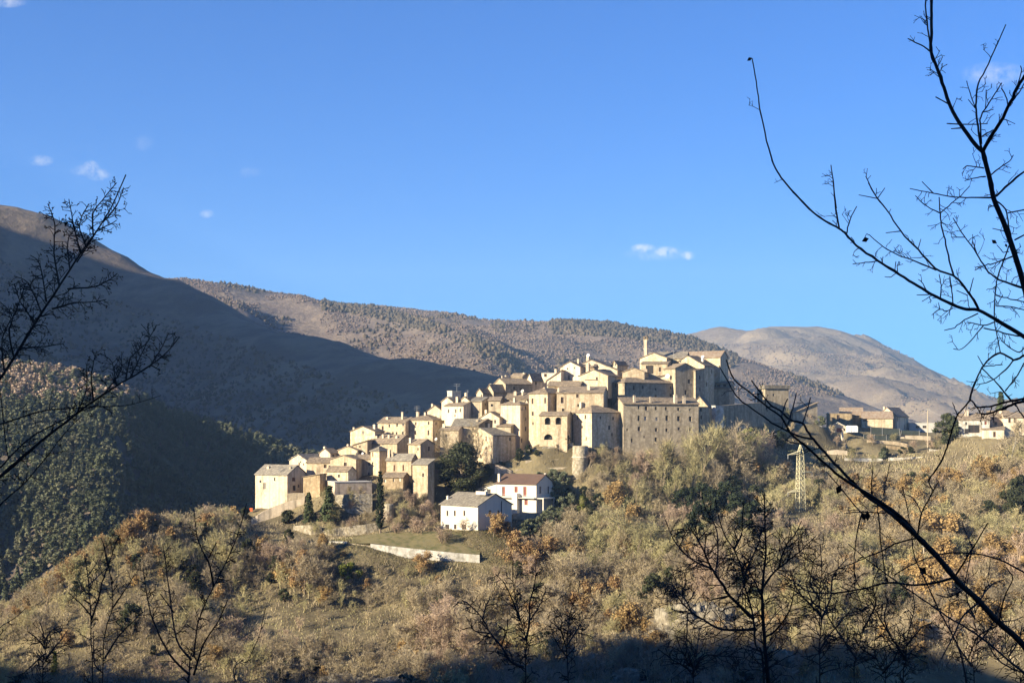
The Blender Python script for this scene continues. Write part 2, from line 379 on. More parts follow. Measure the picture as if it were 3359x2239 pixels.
nb = grid_mesh('near_hillside', np.concatenate([np.arange(-600, -40, 10.0), np.arange(-40, 40, 1.6), np.arange(40, 301, 10.0)]), np.concatenate([np.arange(-300, -30, 10.0), np.arange(-30, 60, 1.6), np.arange(60, 331, 6.0)]), near_z, 'near_ground')
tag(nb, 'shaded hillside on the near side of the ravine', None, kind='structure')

# ------------------------------------------------------------------ valley floor to the horizon
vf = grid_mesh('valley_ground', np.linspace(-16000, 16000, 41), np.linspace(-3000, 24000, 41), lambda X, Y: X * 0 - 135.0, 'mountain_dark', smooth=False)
tag(vf, 'valley floor', None, kind='structure')

# ------------------------------------------------------------------ left mountain with its pine spur
def dense(L, n=6):
    out = []
    for a, b in zip(L[:-1], L[1:]):
        for k in range(n): out.append(tuple(a[i] + (b[i] - a[i]) * k / n for i in range(3)))
    return out + [tuple(L[-1])]
LR = [(0, 688, 1700), (80, 703, 1700), (160, 723, 1695), (250, 768, 1685), (330, 828, 1670), (420, 871, 1650), (500, 908, 1625), (545, 919, 1610), (600, 938, 1590), (760, 1033, 1500), (900, 1083, 1420), (1100, 1123, 1330), (1260, 1183, 1240), (1420, 1205, 1190), (1560, 1225, 1150), (1720, 1265, 1090), (1900, 1330, 1040), (2150, 1420, 980)]
LC = [pt(*p) for p in dense(LR, 4)]
def back(p, dy, dz): return (p[0] + dy * .15, p[1] + dy, p[2] - dz)
LC += [back(pt(*p), 160, 45) for p in LR] + [back(pt(*p), 400, 150) for p in LR[::2]]
LF = [(300, 1330, 1290), (500, 1370, 1240), (420, 1130, 1460), (560, 1200, 1380), (700, 1290, 1260), (850, 1350, 1140), (1000, 1400, 1060), (1200, 1430, 980), (1400, 1450, 920), (200, 1000, 1560), (80, 900, 1600),
      (600, 1520, 950), (800, 1490, 1000), (1000, 1560, 850), (1300, 1500, 840), (600, 1430, 1080), (1700, 1480, 860)]
LC += [pt(*p) for p in LF]
SP = [(-60, 1208, 822), (0, 1212, 815), (120, 1222, 806), (230, 1240, 800), (330, 1268, 798), (430, 1315, 796), (560, 1380, 806), (700, 1422, 816), (800, 1448, 815), (880, 1476, 810)]   # spur crest (bare ground under the trees)
LC += [pt(*p) for p in dense(SP, 3)]
LC += [pt(*p) for p in [(428, 1328, 760), (425, 1340, 740), (412, 1360, 718), (398, 1420, 685), (378, 1520, 640), (352, 1650, 600), (325, 1780, 570),      # nose turning from sun to shade
                        (250, 1318, 752), (200, 1440, 695), (100, 1620, 637), (0, 1720, 610), (-150, 1270, 790), (-150, 1600, 655), (-300, 1900, 566), (0, 1300, 752), (0, 1480, 664),
                        (470, 1420, 765), (480, 1470, 745), (500, 1500, 735), (470, 1570, 695), (560, 1570, 725), (430, 1690, 638), (600, 1460, 775), (620, 1500, 768), (700, 1570, 745), (500, 1690, 665), (460, 1810, 600), (700, 1700, 685), (800, 1510, 780), (850, 1565, 755), (900, 1620, 745),
                        (300, 1900, 560), (100, 1900, 560), (600, 1850, 600)]]
LC += [(-332, 1040, 20), (-200, 1000, -20), (-120, 940, -35), (-60, 960, -45), (-420, 1130, 100), (-332, 900, 26), (-345, 950, 30), (-312, 850, 30), (-258, 585, -18), (-290, 590, 4), (-340, 580, 25), (-400, 765, 70), (-520, 690, 80)] + [tuple(p) for p in dense([(-415, 890, 195), (-455, 862, 218), (-540, 820, 260), (-640, 772, 305), (-760, 720, 350), (-880, 690, 390)], 2)] + [tuple(p) for p in dense([(-415, 850, 180), (-440, 828, 200), (-525, 782, 240), (-622, 735, 285), (-741, 685, 330)], 2)]  # includes unseen rises at left, shaped to shade flank and lower spur
# unseen rest of the mountain at left, its heights shaped to shade the flank
LC += [tuple(p) for p in dense([(-440, 985, 190), (-460, 976, 204), (-540, 930, 245), (-630, 885, 290), (-760, 820, 345), (-894, 765, 405), (-1050, 765, 475), (-1200, 810, 525), (-1420, 1000, 562), (-1600, 1000, 630), (-1750, 1100, 640)], 3)]
LC += [(-1270, 580, 340), (-700, 600, 110), (-520, 620, -40), (-900, 560, 120), (-1500, 800, 480), (-1500, 500, 340), (-1900, 900, 560), (-700, 560, 10), (-450, 640, -60), (-600, 450, -60), (-1000, 420, 60), (-1900, 420, 300), (-300, 600, -95), (-200, 560, -105), (-100, 640, -105), (0, 700, -100), (150, 700, -90),
       (-760, 1150, 190), (-640, 1350, 190), (-900, 1350, 330), (-1100, 1500, 420), (-850, 1700, 360), (-1200, 1800, 380), (-1600, 1600, 480), (-1900, 1500, 560), (-1900, 2000, 300), (-1300, 2200, 220), (-700, 2050, 120), (-300, 1900, 60), (100, 1700, 0), (400, 1400, -60), (400, 900, -90), (200, 1200, -20), (-1000, 2200, 160)]
_left = Surf(LC, 300.0)
def left_z(X, Y):
    X = np.asarray(X, float); Y = np.asarray(Y, float)
    a = np.clip((Y - 700) / 500, .15, 1)
    return _left(X, Y) + (fbm(X / 160, Y / 160, 21, 5, True)) * 16 * a + fbm(X / 18, Y / 18, 5, 3) * 3.5 * a
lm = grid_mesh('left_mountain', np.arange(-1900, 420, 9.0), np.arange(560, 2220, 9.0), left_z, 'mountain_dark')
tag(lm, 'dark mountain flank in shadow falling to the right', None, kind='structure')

def fade(X, Y, z, ridge, w):
    """0 near the crest line, 1 well below it: keeps skylines clean while gullies cut the slopes"""
    r = np.array(ridge, float); px = CX + F * X / Y; py = HY - F * z / Y
    return np.clip((py - np.interp(px, r[:, 0], r[:, 1])) / w, .06, 1)
# ------------------------------------------------------------------ middle ridge with ribs
MR = [(200, 900, 2350), (400, 905, 2320), (520, 925, 2300), (600, 915, 2350), (680, 928, 2380), (800, 943, 2400), (900, 963, 2400), (985, 972, 2400), (1080, 1002, 2450), (1200, 1009, 2500), (1270, 1007, 2500), (1400, 1024, 2500), (1500, 1034, 2460), (1600, 1059, 2450), (1700, 1064, 2450), (1800, 1061, 2440), (1900, 1057, 2400), (2000, 1059, 2400), (2080, 1078, 2350), (2200, 1098, 2300), (2300, 1118, 2250), (2420, 1173, 2200), (2600, 1233, 2150), (2800, 1313, 2100), (2950, 1370, 2050), (3200, 1440, 2000)]
MC = [pt(*p) for p in dense(MR, 4)]
MC += [(p[0], p[1] + 250, p[2] - 60) for p in [pt(*q) for q in MR]] + [(p[0], p[1] + 800, p[2] - 260) for p in [pt(*q) for q in MR[::2]]]
RIB1 = [(985, 972, 2390), (1085, 1001, 2270), (1215, 1046, 2120), (1330, 1080, 2020), (1430, 1102, 1930), (1500, 1112, 1880), (1530, 1135, 1800), (1550, 1172, 1720), (1570, 1220, 1630)]
RIB2 = [(1900, 1057, 2380), (1830, 1090, 2260), (1800, 1140, 2080), (1800, 1200, 1900), (1830, 1260, 1750)]
RIB3 = [(880, 985, 2300), (830, 1022, 2180), (800, 1045, 2080)]
MC += [pt(*p) for p in dense(RIB1, 3)] + [pt(*p) for p in dense(RIB2, 3)] + [pt(*p) for p in dense(RIB3, 2)]
VAL1 = [(1130, 1018, 2390), (1250, 1046, 2350), (1350, 1072, 2250), (1456, 1102, 2140), (1540, 1112, 2080), (1600, 1142, 1980), (1680, 1186, 1870), (1743, 1228, 1760), (1780, 1270, 1660)]
MC += [pt(*p) for p in dense(VAL1, 3)]
MC += [pt(*p) for p in [(700, 1010, 2200), (600, 990, 2180), (760, 1060, 2040), (950, 1075, 2030), (1050, 1080, 2020), (1150, 1120, 1930), (1250, 1165, 1840), (1200, 1190, 1760), (1400, 1180, 1780), (1300, 1240, 1620), (1500, 1180, 1800), (1560, 1215, 1700), (1600, 1260, 1600), (900, 1150, 1800), (700, 1130, 1850),
                        (1950, 1110, 2240), (2050, 1130, 2200), (1950, 1180, 2020), (2100, 1190, 2010), (2200, 1180, 2040), (2300, 1210, 2000), (2400, 1260, 1950), (2500, 1310, 1900), (2100, 1280, 1780), (2300, 1320, 1750), (2600, 1370, 1850), (2800, 1400, 1850), (3000, 1430, 1850)]]
MC += [(-900, 1800, 40), (-600, 1600, -20), (-300, 1550, -20), (0, 1500, -60), (300, 1500, -60), (700, 1700, -60), (1000, 1900, -60), (-1000, 2300, 250), (-1000, 2800, 150), (900, 2600, -60), (0, 3300, -60), (-500, 3300, -40), (600, 3300, -80)]
_mid = Surf(MC, 400.0)
def mid_z(X, Y):
    X = np.asarray(X, float); Y = np.asarray(Y, float)
    z = _mid(X, Y); k = fade(X, Y, z, MR, 45)
    return z + fbm((X + .55 * Y) / 210, (Y - .55 * X) / 520, 31, 5, True) * 58 * k + fbm(X / 25, Y / 25, 8, 3) * 4
mm = grid_mesh('middle_ridge', np.arange(-950, 1000, 10.0), np.arange(1480, 3300, 10.0), mid_z, 'mountain_brown')
tag(mm, 'brown wooded mountain ridge behind the village', None, kind='structure')

# ------------------------------------------------------------------ far bald mountain on the right
FR = [(1500, 1200, 4700), (1800, 1150, 4600), (2050, 1125, 4500), (2220, 1104, 4400), (2300, 1093, 4400), (2380, 1087, 4400), (2460, 1091, 4350), (2490, 1083, 4320), (2530, 1071, 4300), (2600, 1075, 4300), (2680, 1072, 4300), (2760, 1086, 4280), (2830, 1111, 4250), (2900, 1146, 4200), (3000, 1183, 4150), (3060, 1221, 4100), (3110, 1240, 4060), (3150, 1266, 4000), (3230, 1300, 3950), (3300, 1322, 3900), (3500, 1380, 3800), (3900, 1410, 3700)]
FC = [pt(*p) for p in dense(FR, 4)]
FC += [(p[0], p[1] + 500, p[2] - 130) for p in [pt(*q) for q in FR]] + [(p[0], p[1] + 1500, p[2] - 330) for p in [pt(*q) for q in FR[::2]]]
FC += [pt(*p) for p in dense([(2530, 1073, 4280), (2480, 1130, 4000), (2560, 1190, 3700), (2700, 1240, 3450), (2850, 1300, 3200), (2950, 1350, 3000)], 3)]
FC += [pt(*p) for p in dense([(2680, 1074, 4280), (2720, 1120, 4050), (2800, 1180, 3800), (2950, 1250, 3500), (3080, 1290, 3300), (3200, 1350, 3050)], 3)]
FC += [pt(*p) for p in [(2400, 1140, 4150), (2460, 1150, 4100), (2380, 1200, 3800), (2500, 1240, 3600), (2640, 1170, 3950), (2760, 1240, 3650), (2650, 1310, 3250), (2850, 1192, 3990), (2900, 1246, 3880), (3000, 1288, 3830), (3050, 1318, 3750), (3100, 1342, 3700), (2900, 1290, 3350), (3150, 1370, 3350), (2800, 1360, 2900), (2500, 1350, 3000), (2300, 1300, 3300), (2200, 1200, 3900), (3300, 1390, 3100), (2600, 1390, 2600), (3000, 1400, 2600)]]
FC += [(-300, 3400, -60), (-600, 4500, 0), (-600, 6000, -100), (600, 2550, -90), (1200, 2600, -100), (0, 2800, -90), (2200, 3000, -100), (2200, 4200, -80), (2200, 6000, -100), (800, 6200, 0)]
_far = Surf(FC, 600.0)
def far_z(X, Y):
    X = np.asarray(X, float); Y = np.asarray(Y, float)
    z = _far(X, Y); k = fade(X, Y, z, FR, 45)
    return z + fbm((X + .5 * Y) / 380, (Y - .5 * X) / 900, 41, 6, True) * 170 * k + fbm(X / 60, Y / 60, 12, 3) * 6
fm = grid_mesh('far_mountain', np.arange(-550, 2200, 16.0), np.arange(2560, 6100, 22.0), far_z, 'mountain_far')
tag(fm, 'bald rounded mountain far behind the village', None, kind='structure')
# ------------------------------------------------------------------ houses
GROUND = []
def house(c, xl, xc, xr, ye, yb, Y, a, roof, rise, label, wins=(), chim=(), wall='stone', tile='tile_brown', dL=None, dR=None, name='stone_house', cat='house', over=.35, deep=4.0, winmat='window_dark', group=None, arches=(), thick=.22, chimmat=None, g=False):
    """A building from its near corner: left face xl..xc, right face xc..xr (photo crop pixels), eave ye and foot yb at the corner,
    Y metres away, left face receding at A degrees. roof: u / v (gable ridge along the left / right face), hip, flat, shed_v, shed_u, shed_n."""
    (pl, pe), (pc, pb) = c(xl, ye), c(xc, yb)
    a = R(a); ca, sa = math.cos(a), math.sin(a)
    kc = (pc - CX) / F; X0 = kc * Y
    u = np.array([-ca, sa, 0]); v = np.array([sa, ca, 0]); up = np.array([0, 0, 1.0])
    kL = (pl - CX) / F
    wL = dL if dL else (X0 - kL * Y) / (ca + kL * sa)
    if dR: wR = dR
    else:
        kR = (c(xr, 0)[0] - CX) / F
        wR = (kR * Y - X0) / (sa - kR * ca)
    ze = (HY - pe) * Y / F; zb = (HY - pb) * Y / F - deep
    root = thing(name, (X0, Y, zb), label, cat, group)
    O = np.array([X0, Y, 0.0])
    if g:
        zg = zb + deep + .15
        for s_, t_ in ((0, 0), (wL / 2, 0), (wL, 0), (0, wR / 2), (0, wR), (-1.2, -1.2)):
            q_ = O + u * s_ + v * t_; GROUND.append((q_[0], q_[1], zg - (.6 if s_ < 0 else 0)))
    P = lambda s, t, z: O + u * s + v * t + up * z
    # windows per face
    cuts = {'L': [], 'R': []}; proud = []
    def locate(wx, wy):
        px, py = c(wx, wy); k = (px - CX) / F
        if px < pc: 
            s = (X0 - k * Y) / (ca + k * sa); return 'L', s, (HY - py) * (Y + s * sa) / F
        t = (k * Y - X0) / (sa - k * ca); return 'R', t, (HY - py) * (Y + t * ca) / F
    for w in list(wins) + [tuple(q) + ('arch',) for q in arches]:
        wx, wy, ww, wh = w[:4]; kind = w[4] if len(w) > 4 else winmat
        face, s, z = locate(wx, wy)
        W = wL if face == 'L' else wR
        ww = max(ww, .5)
        s0, s1, z0, z1 = s - ww / 2, s + ww / 2, z - wh / 2, z + wh / 2
        if s0 > .12 and s1 < W - .12 and z1 < ze - .08 and z0 > zb + .1 and not any(s0 < q[1] and s1 > q[0] and z0 < q[3] and z1 > q[2] for q in cuts[face]): cuts[face].append((s0, s1, z0, z1, kind))
        else: proud.append((face, s0, s1, z0, z1, kind))
    m = MB()
    for face, W in (('L', wL), ('R', wR)):
        Q = (lambda s, z, d=0.0: P(s, d, z)) if face == 'L' else (lambda s, z, d=0.0: P(d, s, z))
        ss = sorted({0.0, W} | {q for w in cuts[face] for q in w[:2]}); zs = sorted({zb, ze} | {q for w in cuts[face] for q in w[2:4]})
        for i in range(len(ss) - 1):
            for j in range(len(zs) - 1):
                cx, cz = (ss[i] + ss[i + 1]) / 2, (zs[j] + zs[j + 1]) / 2
                if any(w[0] < cx < w[1] and w[2] < cz < w[3] for w in cuts[face]): continue
                m.poly(Q(ss[i], zs[j]), Q(ss[i + 1], zs[j]), Q(ss[i + 1], zs[j + 1]), Q(ss[i], zs[j + 1]))
        for (s0, s1, z0, z1, kind) in cuts[face]:
            D = .28 if kind != 'arch' else 1.1
            m.poly(Q(s0, z0), Q(s1, z0), Q(s1, z0, D), Q(s0, z0, D)); m.poly(Q(s0, z1), Q(s1, z1), Q(s1, z1, D), Q(s0, z1, D))
            m.poly(Q(s0, z0), Q(s0, z1), Q(s0, z1, D), Q(s0, z0, D)); m.poly(Q(s1, z0), Q(s1, z1), Q(s1, z1, D), Q(s1, z0, D))
            if kind == 'arch':          # fill the two upper corners over the arch
                r = (s1 - s0) / 2; sc = (s0 + s1) / 2; rz = min(r, (z1 - z0) * .75)
                for sg in (-1, 1):
                    ring = [Q(sc + sg * r, z1, .003)] + [Q(sc + sg * r * math.cos(t), z1 - rz + rz * math.sin(t), .003) for t in np.linspace(0, math.pi / 2, 6)]
                    m.prism(ring, (v if face == 'L' else u) * .4)
            n = MB(); e = .02
            fr = .09 if kind in ('window_dark', 'arch') else .0
            n.poly(Q(s0, z0, D - e), Q(s1, z0, D - e), Q(s1, z1, D - e), Q(s0, z1, D - e))
            wo_ = n.build('window', 'window_dark' if kind == 'arch' else kind, root)
            if kind.startswith('shutter'):
                g = MB()
                for q in np.arange(z0 + .1, z1 - .05, .22): 
                    p0 = Q(s0 + .06, q, D - .06); g.box(p0, Q(s1 - .06, q, D - .06) - p0, (0, 0, .12), Q(s0 + .06, q, D - .03) - p0)
                g.build('slats', kind, wo_)
            elif kind == 'window_dark' and (s1 - s0) * (z1 - z0) > .75:
                g = MB(); sm = (s0 + s1) / 2
                for (b0, b1, c0, c1) in ((s0, s0 + .07, z0, z1), (s1 - .07, s1, z0, z1), (sm - .04, sm + .04, z0 + .07, z1 - .07), (s0 + .07, s1 - .07, z1 - .07, z1), (s0 + .07, s1 - .07, z0, z0 + .07)):
                    p0 = Q(b0, c0, D - .07); g.box(p0, Q(b1, c0, D - .07) - p0, (0, 0, c1 - c0), Q(b0, c0, D - .03) - p0)
                g.build('frame', 'shutter_brown', wo_)
                g = MB(); p0 = Q(s0 - .08, z0 - .1, -.1); g.box(p0, Q(s1 + .08, z0 - .1, -.1) - p0, (0, 0, .097), Q(s0 - .08, z0 - .1, -.003) - p0)
                g.build('sill', 'frame_pale', wo_)
    # far walls
    m.poly(P(wL, 0, zb), P(wL, wR, zb), P(wL, wR, ze), P(wL, 0, ze)); m.poly(P(0, wR, zb), P(wL, wR, zb), P(wL, wR, ze), P(0, wR, ze))
    m.poly(P(0, 0, zb), P(wL, 0, zb), P(wL, wR, zb), P(0, wR, zb))
    rf = MB(); ov = over; T = thick
    def ridge_z(s, t): return ze
    if roof in ('u', 'v'):
        W, Lg = (wR, wL) if roof == 'u' else (wL, wR)
        Q = (lambda l, w, z: P(l, w, z)) if roof == 'u' else (lambda l, w, z: P(w, l, z))
        for l in (0.0, Lg): m.poly(Q(l, 0, ze), Q(l, W, ze), Q(l, W / 2, ze + rise))
        sl = rise / (W / 2); b = .015
        axis = Q(1, 0, 0) - Q(0, 0, 0)
        ring = [Q(-ov * .7, -ov, ze - ov * sl + b), Q(-ov * .7, W / 2, ze + rise + b), Q(-ov * .7, W + ov, ze - ov * sl + b), Q(-ov * .7, W + ov, ze - ov * sl + b + T), Q(-ov * .7, W / 2, ze + rise + b + T), Q(-ov * .7, -ov, ze - ov * sl + b + T)]
        rf.prism(ring, axis * (Lg + 1.4 * ov))
        ridge_z = (lambda s, t: ze + rise * (1 - abs(t - wR / 2) / (wR / 2))) if roof == 'u' else (lambda s, t: ze + rise * (1 - abs(s - wL / 2) / (wL / 2)))
    elif roof == 'hip':
        h = min(wL, wR) / 2; b = .015
        lo = [P(-ov, -ov, ze - .1), P(wL + ov, -ov, ze - .1), P(wL + ov, wR + ov, ze - .1), P(-ov, wR + ov, ze - .1)]
        if wL >= wR: r0, r1 = P(h * .9, wR / 2, ze + rise), P(wL - h * .9, wR / 2, ze + rise)
        else: r0, r1 = P(wL / 2, h * .9, ze + rise), P(wL / 2, wR - h * .9, ze + rise)
        t_ = up * T; hi = [p + t_ for p in lo]
        rf.poly(*lo)
        for k in range(4): rf.poly(lo[k], lo[(k + 1) % 4], hi[(k + 1) % 4], hi[k])
        if wL >= wR:
            rf.poly(hi[0], hi[1], r1, r0); rf.poly(hi[1], hi[2], r1); rf.poly(hi[2], hi[3], r0, r1); rf.poly(hi[3], hi[0], r0)
        else:
            rf.poly(hi[0], hi[1], r0); rf.poly(hi[1], hi[2], r1, r0); rf.poly(hi[2], hi[3], r1); rf.poly(hi[3], hi[0], r0, r1)
        ridge_z = lambda s, t: ze + rise * .7
    elif roof.startswith('shed'):
        if roof == 'shed_v': hz_ = lambda s, t: ze + rise * t / wR
        elif roof == 'shed_u': hz_ = lambda s, t: ze + rise * s / wL
        else: hz_ = lambda s, t: ze + rise * (1 - s / wL)
        for (p, q) in (((0, 0), (wL, 0)), ((0, 0), (0, wR)), ((wL, 0), (wL, wR)), ((0, wR), (wL, wR))):
            z0, z1 = hz_(*p), hz_(*q)
            pts_ = [P(*p, ze), P(*q, ze)] + ([P(*q, z1)] if z1 > ze + .01 else []) + ([P(*p, z0)] if z0 > ze + .01 else [])
            if len(pts_) > 2: m.poly(*pts_)
        cs = [(-ov, -ov), (wL + ov, -ov), (wL + ov, wR + ov), (-ov, wR + ov)]
        rf.hexa([P(*q, hz_(*q) + .015) for q in cs] + [P(*q, hz_(*q) + .015 + T) for q in cs])
        ridge_z = hz_
    else:   # flat, behind a low parapet
        ov = .12
        rf.hexa([P(s, t, ze + .005) for s, t in ((-ov, -ov), (wL + ov, -ov), (wL + ov, wR + ov), (-ov, wR + ov))] + [P(s, t, ze + .2) for s, t in ((-ov, -ov), (wL + ov, -ov), (wL + ov, wR + ov), (-ov, wR + ov))])
    m.build('wall', wall, root)
    ro = rf.build('roof', tile, root)
    for (face, s0, s1, z0, z1, kind) in proud:
        Q = (lambda s, z, d=0.0: P(s, d, z)) if face == 'L' else (lambda s, z, d=0.0: P(d, s, z))
        n = MB(); p0 = Q(s0, z0, -.03)
        n.box(p0, Q(s1, z0, -.03) - p0, (0, 0, z1 - z0), Q(s0, z0, .05) - p0)
        n.build('window', 'window_dark' if kind == 'arch' else kind, root)
    for q in chim:
        wx, wy = q[:2]; cw = q[2] if len(q) > 2 else .75
        px, py = c(wx, wy); k = (px - CX) / F
        t = wR * (.3 if roof in ('u', 'hip', 'shed_v') else .5) if wR < 14 else 4
        p1 = O + v * t; s = (p1[0] - k * p1[1]) / (ca + k * sa); s = min(max(s, .5), wL - .5)
        # keep the picture column: walk along v when s had to be clamped
        p1 = O + u * s
        den = (v[0] - k * v[1]); t = (k * p1[1] - p1[0]) / den if abs(den) > .05 else t
        t = min(max(t, .5), wR - .5)
        p = O + u * s + v * t; z1 = (HY - py) * p[1] / F; zr = ridge_z(s, t) - .3
        if z1 < zr + .7: z1 = zr + 1.1
        n = MB(); h = cw / 2
        n.box(p - u * h - v * h + up * zr, u * cw, v * cw, up * (z1 - zr - .25))
        n.box(p - u * (h + .1) - v * (h + .1) + up * (z1 - .25), u * (cw + .2), v * (cw + .2), up * .1)
        n.box(p - u * h * .8 - v * h * .8 + up * (z1 - .15), u * cw * .8, v * cw * .8, up * .15)
        n.build('chimney', chimmat or ('stone_pale' if wall != 'white_paint' else 'white_paint'), ro)
    return root

H = house
# lower left cluster ------------------------------------------------------------
H(C1, 125, 475, 690, 858, 1235, 450, 33, 'u', 2.9, 'lowest house at the left edge of the village, pale streaked wall', [(180, 928, .8, .8), (228, 978, 1.2, 2.0, 'shutter_grey'), (337, 905, .6, 1.1), (545, 905, 1.5, 1.2, 'shutter_brown'), (550, 1000, 1.3, 1.6), (600, 980, .7, 1.0)], [(270, 815, .8), (510, 810, .5)], wall='stone_pale', tile='tile_grey', deep=6, g=True)
H(C1, 497, 692, 905, 700, 860, 460, 38, 'v', 1.9, 'pale gabled house with grey roof above the lowest house', [(605, 742, .6, 1.2), (622, 716, .5, .6), (655, 742, .5, .7)], [(535, 690, .6)], wall='stone_pale', tile='tile_grey')
H(C1, 685, 945, None, 726, 930, 455, 14, 'u', 1.5, 'yellowish flat fronted house with two dark windows stacked at its right edge', [(890, 762, .9, 1.1), (890, 860, .8, 1.2), (935, 768, .5, 1.0)], dR=7, deep=5)
H(C1, 828, 945, 1030, 622, 720, 464, 42, 'v', 1.5, 'small whitish gable cottage with a chimney on its left slope', [(980, 645, 1.0, .7), (985, 672, 1.2, .7)], [(887, 545, .7)], wall='stone_pale')
H(C1, 945, 1226, None, 690, 800, 452, 17, 'v', 1.3, 'broad low gabled house with one square window right of centre', [(1110, 740, 1.0, 1.1)], dR=8, deep=5)
H(C1, 1030, 1242, 1345, 592, 680, 462, 32, 'v', 1.3, 'bright gabled house with brown roof above the broad low gable', [(1235, 632, .8, 1.0), (1275, 615, 1.2, .8), (1310, 618, .8, .8)], [(1140, 520, .6)])
H(C1, 905, 1140, 1228, 820, 1000, 446, 33, 'u', 1.4, 'small square fronted house with one dark window just above the shaded terrace', [(1040, 868, .8, .9)], tile='tile_brown', deep=5)
H(C1, 1228, 1388, None, 683, 905, 456, 12, 'u', 1.2, 'narrow yellow house with a diagonal shadow beside the tall corner house', [(1275, 743, 1.0, 1.1), (1370, 737, .6, 1.0), (1366, 850, .5, 1.2)], dR=7, wall='stone')
H(C1, 1387, 1482, 1592, 598, 905, 453, 40, 'hip', 1.6, 'tall narrow corner house with a red shutter, behind the cypress', [(1411, 635, .5, 1.6, 'shutter_red'), (1408, 735, .6, 1.1), (1405, 850, .6, 1.2)], tile='tile_grey', deep=5)
H(C1, 1350, 1678, 1872, 514, 700, 461, 32, 'u', 2.7, 'wide house with a long sloping brown roof carrying several pale chimneys', [(1520, 520, .6, .7)], [(1455, 430, .8), (1590, 418, .7), (1675, 448, .8), (1525, 412, .6)], tile='tile_brown', deep=5)
H(C1, 1165, 1432, 1540, 385, 560, 469, 27, 'v', 1.7, 'big pale gabled house above the row at the left, cross mark in its gable', [(1305, 397, .4, 1.4, 'shutter_grey'), (1305, 393, 1.0, .35, 'shutter_grey')], [(1205, 335, .6), (1430, 305, .8)], deep=5)
H(C1, 1197, 1350, None, 532, 640, 463, 20, 'shed_n', 1.4, 'lean-to house tucked under the big pale gable', [(1270, 548, .4, .6)], dR=5)
H(C1, 1465, 1768, None, 290, 470, 477, 22, 'u', 1.9, 'left half of the long two storey row, with tall chimneys', [(1520, 345, .7, 1.4), (1592, 320, .6, 1.0), (1677, 312, .6, 1.0), (1742, 304, .6, 1.0), (1632, 407, .6, 1.2), (1672, 407, .6, 1.2), (1740, 402, .6, 1.2)], [(1570, 222, .8), (1735, 168, .6)], dR=10, deep=5)
H(C1, 1769, 2065, 2340, 257, 470, 475.5, 27, 'hip', 1.9, 'right half of the long two storey row, ending in a shaded side wall', [(1882, 297, .6, 1.0), (2022, 290, .6, 1.1), (1790, 398, .6, 1.2), (1877, 395, .7, 1.4), (2020, 395, .7, 1.7), (2103, 293, .7, 1.0), (2265, 295, 1.0, .9), (2110, 420, .9, 1.1)], [(1905, 165, .9), (1985, 172, .6)], deep=5)
H(C1, 1800, 1932, 2085, 522, 690, 453, 42, 'u', 1.5, 'small house with an open upper terrace right of the wide brown roof', [(1905, 575, .5, .8), (2025, 570, .8, 1.4)], [(1815, 450, .7)], deep=5)
H(C1, 1558, 1832, 1905, 698, 910, 447, 24, 'u', 1.9, 'house with two tall shuttered windows behind bare trees right of the cypress', [(1647, 782, .6, 1.9, 'shutter_brown'), (1745, 780, .6, 1.9, 'shutter_brown')], [(1590, 580, .8), (1630, 605, .7)], tile='tile_grey', deep=6, g=True)
H(C1, 1845, 2012, 2085, 745, 1200, 441, 30, 'shed_v', 1.5, 'tall tower-like house with a single small window high on its front', [(1962, 858, .7, 1.2)], tile='tile_grey', wall='stone', deep=4, name='tower_house', g=True)
H(C1, 650, 832, 900, 885, 1090, 446, 28, 'shed_n', .9, 'brown low house with sloping roof squeezed beside the lowest house', [], wall='stone_brown', deep=5, g=True)
H(C1, 1520, 1742, None, 885, 1010, 442, 16, 'u', 1.3, 'low brown house with pale shutters right behind the cypress', [(1545, 920, .8, 1.0, 'frame_pale'), (1640, 912, .5, 1.2, 'frame_pale'), (1710, 907, .5, 1.2, 'frame_pale')], dR=6, wall='stone_brown', g=True)
# terrace block in shade
H(C1, 865, 995, 1402, 940, 1066, 438, 70, 'flat', 0, 'walled terrace with a dark shaded side above the rough retaining wall', [], wall='stone_pink', tile='concrete', name='terrace_block', cat='terrace', deep=3, g=True)
# middle cluster -----------------------------------------------------------------
H(C2, 565, 800, None, 1020, 1430, 460, 13, 'u', 1.1, 'left end of the broad house behind the big dark tree', [(640, 1090, .6, 1.0)], [(612, 935, .8)], dR=7, wall='stone', deep=4, g=True)
H(C2, 715, 1052, None, 968, 1300, 464, 13, 'u', 2.3, 'broad house behind the bare top of the big dark tree', [(985, 1017, .6, 1.4)], [(1042, 885, .7)], dR=9, wall='stone', tile='tile_grey')
H(C2, 905, 1243, 1532, 1092, 1432, 455, 50, 'v', 2.4, 'sharp cornered house with a bright gable left and a large shaded wall right', [(1155, 1130, .6, 1.6), (1155, 1250, .6, 1.0, 'shutter_brown'), (1460, 1135, .7, 1.0)], [], tile='tile_grey', deep=4, g=True)
H(C2, 1050, 1058, 1300, 955, 1010, 464, 62, 'u', 1.9, 'dark shaded gable with a belfry opening behind the sharp cornered house', [(1160, 955, 1.0, 1.8), (1190, 965, .7, 1.5, 'frame_pale')], [(1215, 890, .5)], wall='stone_brown', dL=8)
H(C2, 1075, 1325, 1345, 865, 960, 465, 28, 'v', 2.0, 'white gable with one small window left of the blank tall block', [(1272, 910, .7, 1.1)], [(1155, 758, .7)], wall='stone_pale', dR=7)
H(C2, 1340, 1593, 1713, 692, 1210, 463, 36, 'hip', 1.3, 'tall block with a blank bright front and windows on its shaded side', [(1617, 745, .5, 1.2), (1664, 737, .7, 1.2), (1664, 880, .6, 1.0), (1664, 1002, .8, 1.5), (1612, 1152, .7, 1.5)], [(1520, 605, .7)], wall='stone_pale', deep=4)
